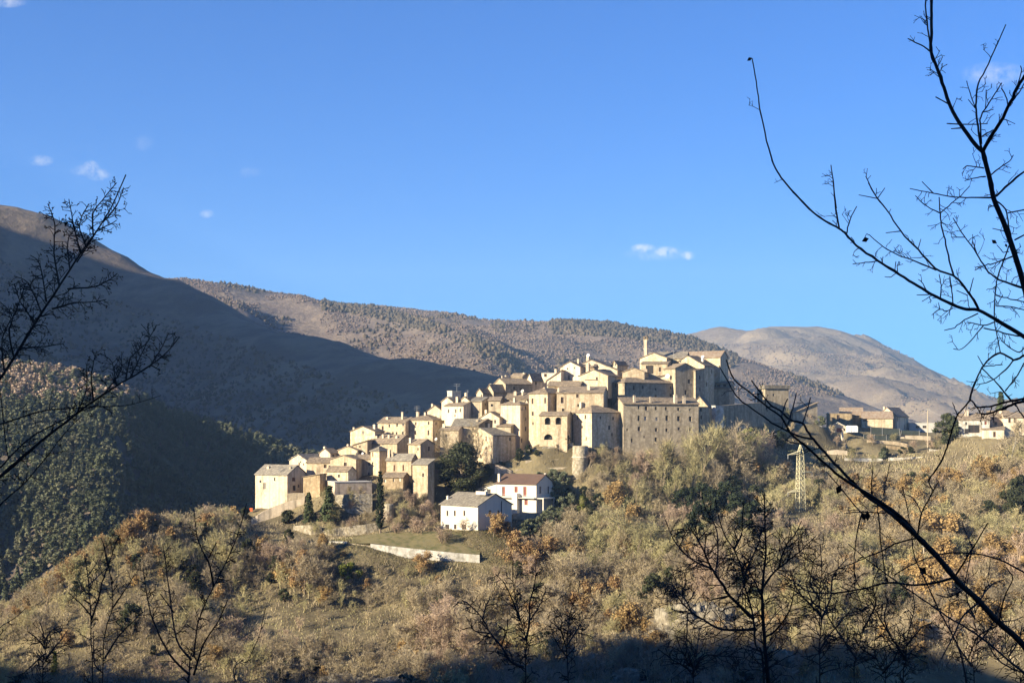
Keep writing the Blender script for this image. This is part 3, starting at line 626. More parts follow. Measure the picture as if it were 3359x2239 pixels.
H(C2, 1286, 1472, 1595, 975, 1080, 462, 22, 'u', 1.0, 'low annexe with a brown roof at the foot of the blank tall block', [], wall='stone_grey', deep=8)
H(C2, 1185, 1335, None, 640, 800, 470, 10, 'u', 1.2, 'shaded low house behind the blank tall block', [(1230, 700, .8, .8)], wall='stone_grey', dR=7)
H(C2, 620, 862, 1130, 708, 900, 471, 30, 'u', 1.7, 'house with a pinkish eave above the long row, shaded gable on its right', [(672, 775, .5, 1.2), (765, 775, .5, 1.3), (823, 765, .5, 1.2), (755, 835, .4, .8), (1047, 785, .9, 2.0)], [(785, 590, .8)], wall='stone_pale')
H(C2, 400, 590, 640, 775, 830, 482, 30, 'v', 1.9, 'small white gable rising behind the long two storey row', [], [(465, 680, .6)], wall='stone_pale')
H(C2, 582, 725, 800, 655, 740, 477, 38, 'v', 1.5, 'white gabled house under the tall white chimney stack', [], [], wall='stone_pale')
H(C2, 655, 718, 830, 520, 660, 483, 40, 'flat', 0, 'white slab-like stair tower with a television aerial beside it', [], [], wall='white_wall', tile='concrete', name='stair_tower', cat='tower')
H(C2, 808, 945, 1100, 648, 720, 475, 34, 'v', 1.4, 'white gable in front of a long dark roof below the antenna', [(865, 660, .4, .6)], [(897, 540, .7)], wall='stone_pale')
H(C2, 940, 1100, 1270, 650, 760, 473, 30, 'u', 1.4, 'shaded house with a long grey roof between two white gables', [(1150, 690, .6, .9)], [(1228, 600, .7)], wall='stone_grey', tile='tile_grey')
H(C2, 1030, 1112, 1230, 545, 640, 485, 42, 'v', 1.5, 'tiny white gable cottage left of the brown roofed house', [(1095, 580, .5, .8)], [], wall='stone_pale')
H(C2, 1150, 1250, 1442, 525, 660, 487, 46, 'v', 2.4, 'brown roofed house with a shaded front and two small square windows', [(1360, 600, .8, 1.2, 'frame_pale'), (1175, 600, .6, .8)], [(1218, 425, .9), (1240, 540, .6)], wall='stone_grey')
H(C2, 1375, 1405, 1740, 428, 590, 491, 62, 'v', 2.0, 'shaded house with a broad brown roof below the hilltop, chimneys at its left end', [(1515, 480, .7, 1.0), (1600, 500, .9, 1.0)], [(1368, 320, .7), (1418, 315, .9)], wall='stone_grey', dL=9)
H(C2, 1470, 1620, 1700, 335, 420, 499, 30, 'u', 1.2, 'brown roof peeping over the house with chimneys at its left end', [], [(1640, 280, .5)], wall='stone_grey')
H(C2, 1680, 1745, 1880, 375, 500, 497, 48, 'v', 2.2, 'house with a bright narrow gable curling over a shaded side', [(1795, 420, .8, 1.0)], [], wall='stone_pale', tile='tile_grey')
H(C2, 1868, 2052, None, 290, 420, 503, 12, 'flat', 0, 'pale box-shaped house with one dark square window near the hilltop', [(1918, 315, 1.0, 1.0)], [(2050, 232, .8)], wall='stone_pale', tile='concrete', dR=8)
H(C2, 1400, 1700, None, 620, 760, 472, 14, 'u', 1.9, 'brown roofed house left of the big central palace', [], [(1530, 520, .9), (1622, 505, .5)], dR=9, wall='stone_grey')
H(C2, 1640, 1710, 1760, 690, 900, 468, 40, 'v', 1.6, 'narrow white sided house wedged against the central palace', [(1668, 735, .6, 1.2)], [], wall='stone_pale')
# central palace -----------------------------------------------------------------
H(C2, 1705, 1945, None, 548, 1190, 459, 36, 'hip', 2.0, 'left wing of the big central palace, bright wall with stacked small windows', [(1752, 648, .7, 1.8), (1915, 640, .7, 1.8), (1755, 808, .8, 1.3), (1758, 935, .5, .9)], [(1905, 470, .6)], wall='stone', deep=3, dR=12)
H(C3, 93, 640, 690, 742, 1100, 457.5, 8, 'u', 2.2, 'main front of the big central palace with a long tiled roof', [(335, 777, .8, 1.1), (158, 826, .9, 2.0), (168, 940, .8, .8), (348, 888, .7, .9)], [(93, 680, .6), (465, 640, 1.0)], wall='stone', deep=3)
H(C2, 1840, 2197, 2272, 834, 1212, 451, 15, 'u', 1.2, 'house with two round arched loggia openings and one wide arch below', [(2220, 875, .6, 1.0), (2222, 1040, .7, 1.6)], [], wall='stone', arches=[(1945, 902, 1.9, 2.3), (2083, 900, 1.9, 2.3), (1953, 1107, 2.8, 1.8)], deep=3, g=True)
H(C3, 285, 503, 838, 972, 1372, 450, 50, 'hip', 2.5, 'corner house with a bright left wall and a patchy shaded right wall beside the monastery', [(335, 1025, .7, 1.3), (428, 1022, .7, 1.3), (392, 1140, .6, .8), (437, 1275, .5, 1.1), (605, 1030, .7, .9), (752, 1040, .7, 1.0), (707, 1147, .9, 1.3), (740, 1225, .6, 1.0)], [(380, 850, 1.0)], wall='stone', tile='tile_brown', deep=4, g=True)
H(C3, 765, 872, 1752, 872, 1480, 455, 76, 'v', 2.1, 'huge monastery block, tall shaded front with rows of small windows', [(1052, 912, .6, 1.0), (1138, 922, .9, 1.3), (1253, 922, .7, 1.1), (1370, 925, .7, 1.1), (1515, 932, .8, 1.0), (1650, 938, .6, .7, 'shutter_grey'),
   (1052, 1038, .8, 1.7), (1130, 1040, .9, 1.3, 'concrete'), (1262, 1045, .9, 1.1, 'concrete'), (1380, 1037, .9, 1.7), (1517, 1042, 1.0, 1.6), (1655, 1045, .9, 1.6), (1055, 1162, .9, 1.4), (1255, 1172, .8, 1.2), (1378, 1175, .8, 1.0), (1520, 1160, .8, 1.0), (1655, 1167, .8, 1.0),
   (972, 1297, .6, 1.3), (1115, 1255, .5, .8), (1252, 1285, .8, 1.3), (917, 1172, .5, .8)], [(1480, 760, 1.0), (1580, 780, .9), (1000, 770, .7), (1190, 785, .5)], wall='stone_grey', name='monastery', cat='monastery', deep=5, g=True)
H(C3, 1738, 1757, 1872, 910, 1330, 466, 60, 'flat', 0, 'narrow shaded end of the monastery by the dark gap', [(1780, 940, .6, 1.3), (1785, 1026, .7, 1.3)], [], wall='stone_grey', tile='tile_brown', dL=6)
H(C3, 1662, 1862, None, 905, 1000, 474, 26, 'v', 3.4, 'bright slanted gable poking up behind the right end of the monastery roof', [(1717, 855, .6, .9)], [], wall='stone', dR=4)
# upper terraces -----------------------------------------------------------------
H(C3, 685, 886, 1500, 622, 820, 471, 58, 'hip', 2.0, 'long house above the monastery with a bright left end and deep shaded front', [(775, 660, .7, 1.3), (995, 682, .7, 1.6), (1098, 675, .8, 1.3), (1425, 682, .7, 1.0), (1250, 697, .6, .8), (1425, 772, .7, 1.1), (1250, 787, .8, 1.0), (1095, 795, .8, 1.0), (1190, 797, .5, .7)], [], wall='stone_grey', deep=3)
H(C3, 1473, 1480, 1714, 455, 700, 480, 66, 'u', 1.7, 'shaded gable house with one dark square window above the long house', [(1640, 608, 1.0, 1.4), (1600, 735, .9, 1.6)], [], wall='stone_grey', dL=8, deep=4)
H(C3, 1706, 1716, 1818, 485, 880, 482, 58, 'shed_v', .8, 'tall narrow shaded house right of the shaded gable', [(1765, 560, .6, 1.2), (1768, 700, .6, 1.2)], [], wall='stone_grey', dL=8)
H(C3, 1430, 1818, 1935, 425, 880, 490, 36, 'v', 3.6, 'large bright gable below the church with a dark right eave', [(1540, 370, .6, 1.2), (1905, 490, .8, 1.5), (1845, 640, .8, 1.5)], [(1800, 305, .8)], wall='stone', deep=3)
H(C3, 1400, 2005, 2098, 324, 640, 499, 25, 'u', 2.3, 'long hilltop church with an orange tiled roof and a tall shaded end wall', [], [], wall='stone', tile='tile_orange', name='church', cat='church', deep=3)
H(C3, 1150, 1600, None, 335, 470, 497, 16, 'u', 2.3, 'low hilltop nave behind the bell tower with a dull green-brown roof', [(1545, 370, .7, 1.2)], [], wall='stone', tile='tile_grey', dR=10)
H(C3, 1065, 1378, 1430, 336, 480, 492, 22, 'v', 1.9, 'gabled house at the foot of the slender bell tower', [(1410, 345, .8, .8)], [], wall='stone')
H(C3, 1082, 1388, None, 402, 580, 487, 14, 'shed_v', 1.2, 'house with a deep shaded porch roof under the bell tower gable', [(1300, 468, .7, 1.5), (1180, 470, 2.6, 2.9)], [], wall='stone', dR=7)
H(C3, 130, 367, 470, 440, 690, 478, 26, 'v', 1.8, 'large bright gable with a tall slit window at the left of the hilltop', [(235, 565, .4, 1.8), (220, 460, .4, .7), (302, 450, .5, .6)], [(345, 345, .5)], wall='stone_pale', deep=3)
H(C3, -20, 142, None, 595, 720, 477, 20, 'shed_n', 3.1, 'wing with a long sloping top leaning on the large bright gable', [], [], wall='stone_pale', dR=6)
H(C3, 190, 802, 900, 480, 600, 485, 21, 'v', 3.7, 'very wide pale gable behind two smaller bright gables', [(650, 470, 1.2, .4, 'shutter_grey')], [(458, 300, .9)], wall='stone_pale')
H(C3, 350, 690, 865, 542, 700, 472, 23, 'v', 2.0, 'bright stone gable with a wooden beam line, just above the central palace', [(563, 577, .7, 1.1), (490, 590, 4.2, .3, 'shutter_brown')], [(455, 385, 1.0)], wall='stone', deep=3)
H(C3, 355, 545, None, 440, 470, 481, 14, 'u', .9, 'dark roof terrace between two bright gables', [(455, 455, .8, .5)], [(515, 400, 1.1)], wall='stone_brown', dR=5)
H(C3, 735, 800, 920, 415, 520, 489, 42, 'v', 1.3, 'little belfry gable with two open arches beside a brown roof', [(752, 405, .5, 1.3), (780, 405, .5, 1.3)], [], wall='stone', name='belfry_house')
H(C3, 860, 1118, None, 500, 590, 479, 15, 'v', 1.4, 'low rounded looking gable left of the square brick chimney', [], [(1132, 462, 1.3)], wall='stone', dR=8, chimmat='stone_pink')
H(C3, 1290, 1477, None, 560, 610, 484, 18, 'shed_n', 2.0, 'little slanted wall with a pale tank in front of the shaded gable', [(1435, 550, .5, .5)], [], wall='stone_pale', dR=5)
H(C3, -10, 360, None, 660, 720, 470, 10, 'shed_v', 1.6, 'low brown roof in front of the large bright gable', [], [], wall='stone_brown', dR=6, tile='tile_brown')
# right end ----------------------------------------------------------------------
H(C3, 1910, 2112, 2172, 690, 880, 494, 22, 'u', 1.1, 'shaded house on the village edge with two small dark upper windows', [(1985, 655, 1.0, .8), (2057, 655, 1.0, .8)], [], wall='stone_grey')
H(C3, 1958, 2110, 2165, 632, 720, 496, 22, 'u', .8, 'upper storey with a flat dark eave on the village edge', [(1985, 656, 1.0, .8), (2057, 656, .9, .8)], [], wall='stone_grey')
H(C3, 1906, 1949, 2042, 895, 1150, 469, 62, 'flat', 0, 'narrow house with a bright sliver of wall beside the dark gap', [], [], wall='white_wall', tile='concrete', deep=4, g=True)
H(C4, 357, 369, 546, 222, 470, 500, 76, 'flat', 0, 'isolated square tower in shade right of the village', [(432, 265, .7, .8)], [], wall='stone_grey', tile='tile_grey', name='square_tower', cat='tower', deep=6, dL=7, g=True)
H(C4, 574, 581, 764, 402, 490, 503, 74, 'shed_v', 3.6, 'dark shed-roofed building with a slanting top right of the square tower', [(690, 420, .9, .9)], [], wall='stone_grey', dL=8, deep=4, g=True)
H(C4, 832, 1026, None, 408, 510, 521, 13, 'flat', 0, 'roofless looking brown stone house with a tall dark slit window', [(922, 442, 1.0, 2.6)], [(826, 398, .8)], wall='stone_brown', tile='stone_brown', dR=8, g=True)
H(C4, 935, 1107, None, 415, 510, 529, 12, 'u', 2.6, 'brown house with orange tiled hip behind the roofless looking house', [(1062, 425, 2.0, .7)], [], wall='stone_brown', tile='tile_orange', dR=9, g=True)
H(C4, 1100, 1335, None, 440, 515, 523, 10, 'u', 2.4, 'long low tan house with two pillars under a brown roof', [(1125, 455, 1.5, .9)], [], wall='stone', tile='tile_orange', dR=9, g=True)
H(C4, 1215, 1366, 1452, 428, 530, 527, 40, 'v', 3.3, 'tall gabled house with a warm orange roof on the right plateau', [(1372, 447, .8, 1.5), (1425, 505, .9, 1.3)], [(1270, 352, .6)], wall='stone_pale', tile='tile_orange', g=True)
H(C4, 850, 990, None, 512, 552, 507, 12, 'v', 1.8, 'low white shed with a reddish door below the brown stone house', [(928, 530, 1.8, 1.5, 'shutter_red'), (892, 528, .6, .9), (968, 528, .6, .9)], [], wall='stone_pale', tile='concrete', dR=6, g=True)
H(C4, 1460, 1650, None, 478, 545, 531, 10, 'flat', 0, 'low grey flat roofed house with two small dark windows by the pole', [(1522, 506, 1.4, .9), (1575, 506, 1.4, .9)], [], wall='concrete', tile='concrete', dR=9, g=True)
H(C13, 985, 1500, None, 640, 900, 473, 14, 'u', 2.0, 'white house with a tan roof and a shaded arcade right of the dark conifer', [(1430, 690, .7, 1.2, 'shutter_red'), (1110, 700, .5, 1.0), (1240, 790, 3.6, 2.6), (1120, 830, 1.4, 1.8)], [(1095, 475, .6), (1135, 480, .6)], wall='white_wall', tile='tile_brown', dR=9, g=True)
H(C13, 1480, 1830, None, 600, 900, 478, 14, 'u', 2.2, 'brown stone house behind bare branches at the right edge', [(1600, 700, .8, 1.2)], [(1680, 490, .8)], wall='stone_pink', dR=9)
H(C13, 1370, 1740, None, 800, 960, 470, 18, 'shed_v', 1.0, 'low cream outbuilding half hidden by twigs near the right edge', [(1580, 880, .8, 1.8)], [], wall='stone_pale', tile='tile_brown', dR=6, g=True)
H(C13, 1740, 2100, None, 600, 900, 474, 10, 'u', 1.6, 'cream house at the right edge of the photo behind the bare tree', [(1830, 650, .8, 1.5), (1920, 650, .8, 1.5)], [], wall='stone_pale', dR=8, g=True)
# the two white houses -----------------------------------------------------------
W1 = H(C5, 1382, 1642, 1880, 233, 412, 416, 46, 'u', 3.3, 'white two storey house in front, with plain dark windows and a shaded gable', [(1428, 283, .8, 1.6), (1480, 283, .8, 1.6), (1547, 283, .8, 1.6), (1427, 378, 1.8, 1.4), (1483, 378, 1.1, 1.4), (1545, 378, 1.8, 1.4), (1727, 285, 1.0, 1.9), (1787, 285, .8, 1.9)],
       [(1433, 160, .7)], wall='white_paint', tile='tile_grey', name='white_house', deep=3, over=.5, g=True)
W2 = H(C5, 1776, 2052, 2174, 78, 282, 434, 34, 'u', 2.6, 'white house with red shutters and a red-brown roof, behind the plain white house', [(1822, 130, 1.1, 2.9, 'shutter_red'), (1910, 117, 1.2, 1.8, 'shutter_red'), (1972, 130, 1.2, 2.9, 'shutter_red'), (1980, 205, 1.2, 1.8, 'shutter_red'), (1888, 207, .8, 2.2, 'shutter_grey'), (2080, 120, .9, 2.2), (2137, 120, .9, 2.2)],
       [(2115, 2, .5), (1770, 5, .7)], wall='white_paint', tile='tile_red', name='white_house', deep=5, over=.5, g=True)
W3 = H(C5, 1640, 1774, None, 118, 175, 442.5, 34, 'shed_n', 1.9, 'low white loggia annexe with two small arches beside the red shuttered house', [], [], wall='white_paint', tile='tile_grey', arches=[(1675, 135, 1.4, 1.8), (1718, 135, 1.4, 1.8)], dR=5, deep=6, name='loggia')
def face_pt(root_xc, Y, a, px, py, c=C5):
    px, py = c(px, py); X0 = (c(root_xc, 0)[0] - CX) / F * Y; a = R(a); k = (px - CX) / F
    s = (X0 - k * Y) / (math.cos(a) + k * math.sin(a)); yy_ = Y + s * math.sin(a)
    return np.array([X0 - s * math.cos(a), yy_, (HY - py) * yy_ / F])
# balcony and porch of the red shuttered house
u2 = np.array([-math.cos(R(34)), math.sin(R(34)), 0]); v2 = np.array([math.sin(R(34)), math.cos(R(34)), 0]); up = np.array([0, 0, 1.0])
A = face_pt(2052, 434, 34, 2050, 180); B = face_pt(2052, 434, 34, 1790, 180)
bm_ = MB(); L = np.linalg.norm(B - A); bm_.box(A - v2 * 1.3, u2 * L, v2 * 1.297, up * .18); bal = bm_.build('balcony', 'white_paint', W2)
rl = MB()
rl.box(A - v2 * 1.28 + up * 1.05, u2 * L, v2 * .05, up * .05)
for q in np.arange(0, L, .35): rl.box(A - v2 * 1.28 + u2 * q + up * .18, u2 * .03, v2 * .03, up * .87)
rl.build('railing', 'metal_grey', bal)
pc_ = MB(); A2 = A + v2 * .2; pc_.box(A2 - u2 * 2.6 - up * .1, u2 * 2.597, v2 * 6.5, up * .3)
for q in (.1, 6.1): pc_.box(A2 - u2 * 2.5 + v2 * q - up * 4.2, u2 * .35, v2 * .35, up * 4.1)
pc_.build('porch', 'white_paint', W2)
st = MB(); E0 = face_pt(2052, 434, 34, 1937, 290); st.box(E0 - v2 * 1.6 - up * 2.5, u2 * 1.9, v2 * 1.59, up * 8.9); st.build('stair_block', 'white_paint', W2)
# downpipe on the front white house
a1 = R(46); uu = np.array([-math.cos(a1), math.sin(a1), 0]); vv1 = np.array([math.sin(a1), math.cos(a1), 0])
X0 = (C5(1642, 0)[0] - CX) / F * 416; kk = (C5(1806, 0)[0] - CX) / F; tt = (kk * 416 - X0) / (math.sin(a1) - kk * math.cos(a1))
pp = np.array([X0, 416, 0]) + vv1 * tt; yy_ = pp[1]; zt = (HY - C5(0, 197)[1]) * yy_ / F; zl = (HY - C5(0, 350)[1]) * yy_ / F
dp = MB(); dp.tube([pp - uu * .1 + up * zl, pp - uu * .1 + up * zt], .13, 8); dp.build('downpipe', 'dark_metal', W1)
sk = MB(); s0 = face_pt(1642, 416, 46, 1625, 150); sk.box(s0 + vv1 * 4.0 + up * -.35, uu * 4.2, vv1 * .9, up * 1.0); sk.build('dormer', 'white_paint', W1)

# bell tower ---------------------------------------------------------------------
def block(mb, px0, px1, py0, py1, Y, depth, a=20):
    p0, p1 = pt(px0, py1, Y), pt(px1, py1, Y); h = (py1 - py0) * Y / F; w = p1[0] - p0[0]
    c_ = (p0 + p1) / 2 + np.array([0, depth / 2, 0]); ra = R(a); ux = np.array([math.cos(ra), -math.sin(ra) * .0 - math.sin(ra), 0]); vx = np.array([math.sin(ra), math.cos(ra), 0])
    w2 = w / (math.cos(ra) + math.sin(ra) * depth / w) if depth else w; d2 = depth * w2 / w
    mb.box(c_ - ux * w2 / 2 - vx * d2 / 2, ux * w2, vx * d2, (0, 0, h))
    return c_, ux, vx, w2, d2, h
x0, yt = C3(1108, 85); x1, ybm = C3(1166, 420)
bt = thing('bell_tower', pt((x0 + x1) / 2, ybm, 496), 'slender square bell tower standing above the hilltop roofs', 'bell tower')
s_ = MB(); block(s_, x0 + 1, x1 - 1, C3(0, 128)[1], ybm, 496, 1.5, 22); s_.build('shaft', 'stone_pink', bt)
s_ = MB(); block(s_, x0 - .6, x1 + .6, C3(0, 230)[1], C3(0, 224)[1], 495.9, 1.7, 22); block(s_, x0 - .6, x1 + .6, C3(0, 131)[1], C3(0, 124)[1], 495.9, 1.7, 22); s_.build('string_course', 'stone_pale', bt)
s_ = MB()
cc, ux, vx, w2, d2, h = block(MB(), x0, x1, C3(0, 88)[1], C3(0, 124)[1], 496, 1.6, 22)
for i in (-1, 1):
    for j in (-1, 1): s_.box(cc + ux * (w2 / 2 * i - (.2 if i > 0 else 0)) * 1 + vx * (d2 / 2 * j - (.2 if j > 0 else 0)), ux * .2, vx * .2, (0, 0, h))
s_.box(cc - ux * w2 * .3 - vx * d2 * .3, ux * w2 * .6, vx * d2 * .6, (0, 0, h * .4))
s_.build('lantern', 'stone_brown', bt)
s_ = MB(); s_.box(cc - ux * (w2 / 2 + .1) - vx * (d2 / 2 + .1) + np.array([0, 0, h]), ux * (w2 + .2), vx * (d2 + .2), (0, 0, .2)); s_.build('cap', 'tile_brown', bt)

# tower parapet ------------------------------------------------------------------
tw = [o for o in COL.objects if o.name == 'square_tower'][0]
s_ = MB(); a7 = R(76); X0 = (C4(369, 0)[0] - CX) / F * 500; kR = (C4(546, 0)[0] - CX) / F
wR_ = (kR * 500 - X0) / (math.sin(a7) - kR * math.cos(a7)); ze_ = (HY - C4(0, 222)[1]) * 500 / F
uT = np.array([-math.cos(a7), math.sin(a7), 0]); vT = np.array([math.sin(a7), math.cos(a7), 0]); OT = np.array([X0, 500, ze_ + .21])
for (s0, t0, ls, lt) in ((-.45, -.45, 4.4, .5), (-.45, wR_ - .05, 4.4, .5), (-.45, .05, .5, wR_ - .1), (3.45, .05, .5, wR_ - .1)):
    s_.box(OT + uT * s0 + vT * t0, uT * ls, vT * lt, (0, 0, 1.25))
s_.build('parapet', 'tile_grey', tw)

# ------------------------------------------------------------------ walls, terraces, ramp
def wall_strip(name, c, top, bot, Y, thick, material, label, cat='wall', group=None, sub=1):
    """a free-standing wall: top and bottom pixel polylines, distances Y per point"""
    n = len(top); Ys = Y if hasattr(Y, '__len__') else [Y] * n
    T_ = [pt(*c(*p), y) for p, y in zip(top, Ys)]; B_ = [pt(*c(*p), y) for p, y in zip(bot, Ys)]
    root_loc = B_[0]
    m = MB()
    for k in range(n): B_[k] = np.array([T_[k][0], T_[k][1], B_[k][2] - 1.2])
    for k in range(n - 1):
        d = T_[k + 1] - T_[k]; nrm = np.array([-d[1], d[0], 0]); nrm /= np.linalg.norm(nrm) + 1e-9
        if nrm[1] < 0: nrm = -nrm
        t = nrm * thick
        m.hexa([B_[k], B_[k + 1], B_[k + 1] + t, B_[k] + t, T_[k], T_[k + 1], T_[k + 1] + t, T_[k] + t])
    for b_ in B_: GROUND.append((b_[0], b_[1] - .8, b_[2] + 1.35))
    o = m.build(name, material); tag(o, label, cat, group); return o
wall_strip('boundary_wall', C5, [(548, 478), (640, 480), (722, 482)], [(548, 500), (640, 508), (722, 515)], [413.0, 412.0, 411.0], .4, 'white_wall', 'short left piece of the white road wall under the terraces')
wall_strip('boundary_wall', C5, [(888, 497), (1010, 512), (1120, 524)], [(888, 540), (1010, 570), (1120, 597)], [409.0, 408.0, 407.5], .4, 'white_wall', 'middle piece of the white road wall below the orchard lawn')
wall_strip('boundary_wall', C5, [(1121, 525), (1270, 540), (1400, 553), (1540, 566), (1654, 576)], [(1121, 598), (1270, 615), (1400, 628), (1540, 642), (1654, 650)], [407.4, 407.0, 406.0, 406.0, 405.5], .4, 'white_wall', 'long right piece of the white road wall below the front white house')
wall_strip('boundary_wall', C5, [(724, 492), (800, 500), (886, 512)], [(724, 515), (800, 525), (886, 540)], [411.0, 410.0, 409.4], .3, 'stone_grey', 'low dull brown parapet between the white road wall pieces')
wall_strip('ramp_wall', C1, [(80, 1335), (150, 1296), (215, 1254), (300, 1214), (390, 1178), (480, 1148), (570, 1132), (662, 1122)], [(80, 1425), (150, 1420), (215, 1370), (300, 1345), (390, 1310), (480, 1275), (570, 1230), (662, 1200)], [443, 443, 443.5, 444, 444.3, 444.6, 445, 445.2], .8, 'stone_pale', 'bright curving ramp wall under the lowest house')
wall_strip('retaining_wall', C1, [(1000, 1072), (1120, 1070), (1260, 1066), (1405, 1062)], [(1000, 1260), (1120, 1310), (1260, 1320), (1405, 1300)], [437, 436, 436, 437], 1.5, 'rubble', 'rough stone retaining wall under the shaded terrace')
wall_strip('retaining_wall', C1, [(470, 1060), (560, 1052), (668, 1055)], [(470, 1180), (560, 1190), (668, 1190)], [446.5, 446.5, 446.5], .5, 'stone_grey', 'grey yard wall at the corner of the lowest house')
wall_strip('retaining_wall', C1, [(540, 1415), (640, 1408), (730, 1405), (850, 1420)], [(540, 1480), (640, 1520), (730, 1540), (850, 1530)], [432, 431, 430, 430], .8, 'rubble', 'broken pale garden wall below the conifers')
wall_strip('retaining_wall', C1, [(860, 1470), (1000, 1440), (1140, 1420), (1330, 1400), (1480, 1380)], [(860, 1545), (1000, 1550), (1140, 1545), (1330, 1520), (1480, 1480)], [429, 428, 427, 427, 428], .8, 'rubble', 'long pale garden wall left of the cypress foot')
wall_strip('retaining_wall', C12, [(520, 430), (640, 460), (760, 520), (810, 575)], [(520, 560), (640, 580), (760, 610), (810, 640)], [449, 449, 449.5, 450], .8, 'stone_pink', 'sloping pinkish path wall above the red shuttered house')
wall_strip('retaining_wall', C12, [(1180, 195), (1330, 180), (1480, 170), (1610, 130)], [(1180, 260), (1330, 250), (1480, 250), (1610, 240)], [452, 452, 452, 452], .8, 'rubble', 'rubble terrace wall at the foot of the arched house')
wall_strip('retaining_wall', C12, [(880, 250), (1000, 225), (1160, 215)], [(880, 300), (1000, 300), (1160, 300)], [452.5, 452.5, 452.5], .8, 'rubble', 'broken white rubble edge of the garden terrace')
wall_strip('retaining_wall', C12, [(950, 380), (1200, 370), (1420, 360), (1590, 360)], [(950, 480), (1200, 470), (1420, 480), (1590, 500)], [450.5, 450.5, 450.5, 450.5], .8, 'stone_grey', 'upper dark terrace wall left of the round tower')
wall_strip('retaining_wall', C12, [(810, 500), (1000, 490), (1250, 480), (1500, 470), (1590, 470)], [(810, 585), (1000, 590), (1250, 590), (1500, 590), (1590, 590)], [449.5, 449.5, 449.3, 449, 449], .8, 'stone_grey', 'lower dark terrace wall behind the red shuttered house')
wall_strip('retaining_wall', C12, [(775, 1115), (950, 1110), (1160, 1105)], [(775, 1200), (950, 1220), (1160, 1220)], [430, 430, 430], .6, 'stone_grey', 'dark shaded wall below the red shuttered house')
wall_strip('town_wall', C4, [(46, 345), (140, 338), (250, 328), (372, 320)], [(46, 520), (140, 520), (250, 515), (372, 510)], [476, 481, 487, 495], 1.5, 'stone_grey', 'dark shaded town wall between the last house and the square tower')
wall_strip('town_wall', C4, [(-20, 370), (50, 345)], [(-20, 500), (50, 520)], [479, 476], 1.0, 'stone_grey', 'pale grey stub of town wall beside the narrow house')
wall_strip('parapet_wall', C4, [(590, 480), (700, 488), (800, 500)], [(590, 492), (700, 502), (800, 514)], [500, 501, 502], .6, 'white_wall', 'thin white parapet under the dark shed-roofed building')
wall_strip('parapet_wall', C3, [(2060, 1172), (2160, 1150), (2295, 1130)], [(2060, 1182), (2160, 1166), (2295, 1150)], [470, 471, 473], .6, 'stone_pale', 'thin pale ledge below the town wall')
wall_strip('garden_wall', C14, [(1690, 908), (1900, 915), (2090, 930), (2250, 960)], [(1690, 960), (1900, 985), (2090, 1000), (2250, 1040)], [500, 500, 500, 500], .6, 'stone', 'lit upper terrace wall below the green mesh fence')
wall_strip('garden_wall', C14, [(1960, 985), (2120, 1000), (2270, 1010)], [(1960, 1060), (2120, 1090), (2270, 1095)], [497, 497, 497], .6, 'stone_brown', 'brown lower terrace wall below the lit terrace wall')
wall_strip('garden_wall', C4, [(1395, 570), (1500, 572), (1620, 576)], [(1395, 604), (1500, 606), (1620, 606)], [513, 513, 513], .5, 'stone_pale', 'pale garden wall beside the utility pole')
wall_strip('road_wall', C4, [(970, 742), (1100, 742), (1260, 745)], [(970, 772), (1100, 778), (1260, 770)], [485, 485, 484], .4, 'concrete', 'grey low road wall left of the striped white parapet')
wall_strip('road_wall', C4, [(1300, 738), (1420, 737), (1560, 730)], [(1300, 760), (1420, 760), (1560, 748)], [483, 482, 480], .4, 'white_wall', 'white road parapet on the right plateau')
wall_strip('road_wall', C4, [(1610, 672), (1700, 682), (1760, 694)], [(1610, 692), (1700, 704), (1760, 716)], [487, 486, 485], .4, 'white_wall', 'short white wall beside the parked cars')
wall_strip('road_wall', C13, [(1175, 1120), (1260, 1135), (1350, 1180)], [(1175, 1190), (1260, 1200), (1350, 1205)], [474, 473, 472], 2.0, 'white_wall', 'white sloping slab on the bank right of the parked cars')
wall_strip('garden_wall', C14, [(1320, 800), (1345, 930), (1385, 1000)], [(1320, 960), (1345, 1050), (1385, 1060)], [503, 502, 501], .8, 'stone_pale', 'bright narrow stone stair flank below the low white shed')
wall_strip('garden_wall', C14, [(170, 930), (230, 925), (285, 935)], [(170, 1010), (230, 1020), (285, 1020)], [480, 480, 480], .8, 'stone_pale', 'pale ruined wall piece among trees below the square tower')
wall_strip('garden_wall', C14, [(1130, 1060), (1260, 1045), (1410, 1060)], [(1130, 1130), (1260, 1140), (1410, 1130)], [488, 488, 488], .6, 'stone_pale', 'broken pale wall among trees below the low white shed')

# round tower stump
rt = thing('round_tower', pt(*C12(1705, 610), 447), 'stump of a round stone tower below the corner house', 'tower')
c_ = pt(*C12(1712, 610), 449); h_ = (610 - 175) / 4.238 * 449 / F
m_ = MB(); m_.lathe(c_ + np.array([0, 0, -4]), [(2.75, 0), (2.6, h_ * .5 + 4), (2.55, h_ * .7 + 4), (2.45, h_ * .98 + 4), (2.1, h_ * 1.0 + 4)], 20, .02); m_.build('wall', 'rubble', rt, smooth=True)
m_ = MB(); m_.lathe(c_ + np.array([0, 0, h_ * .62]), [(2.62, 0), (2.72, .1), (2.72, .3), (2.6, .4)], 20); m_.build('string_course', 'stone_pale', rt)
# concrete cistern by the cypress
cs = MB(); c_ = pt(*C5(1015, 300), 434); cs.lathe(c_ + np.array([0, 0, -1.5]), [(1.55, 0), (1.6, 4.6), (1.5, 5.0), (.4, 5.15)], 14, .01)
tag(cs.build('cistern', 'rubble'), 'pale round cistern beside the cypress foot', 'cistern')
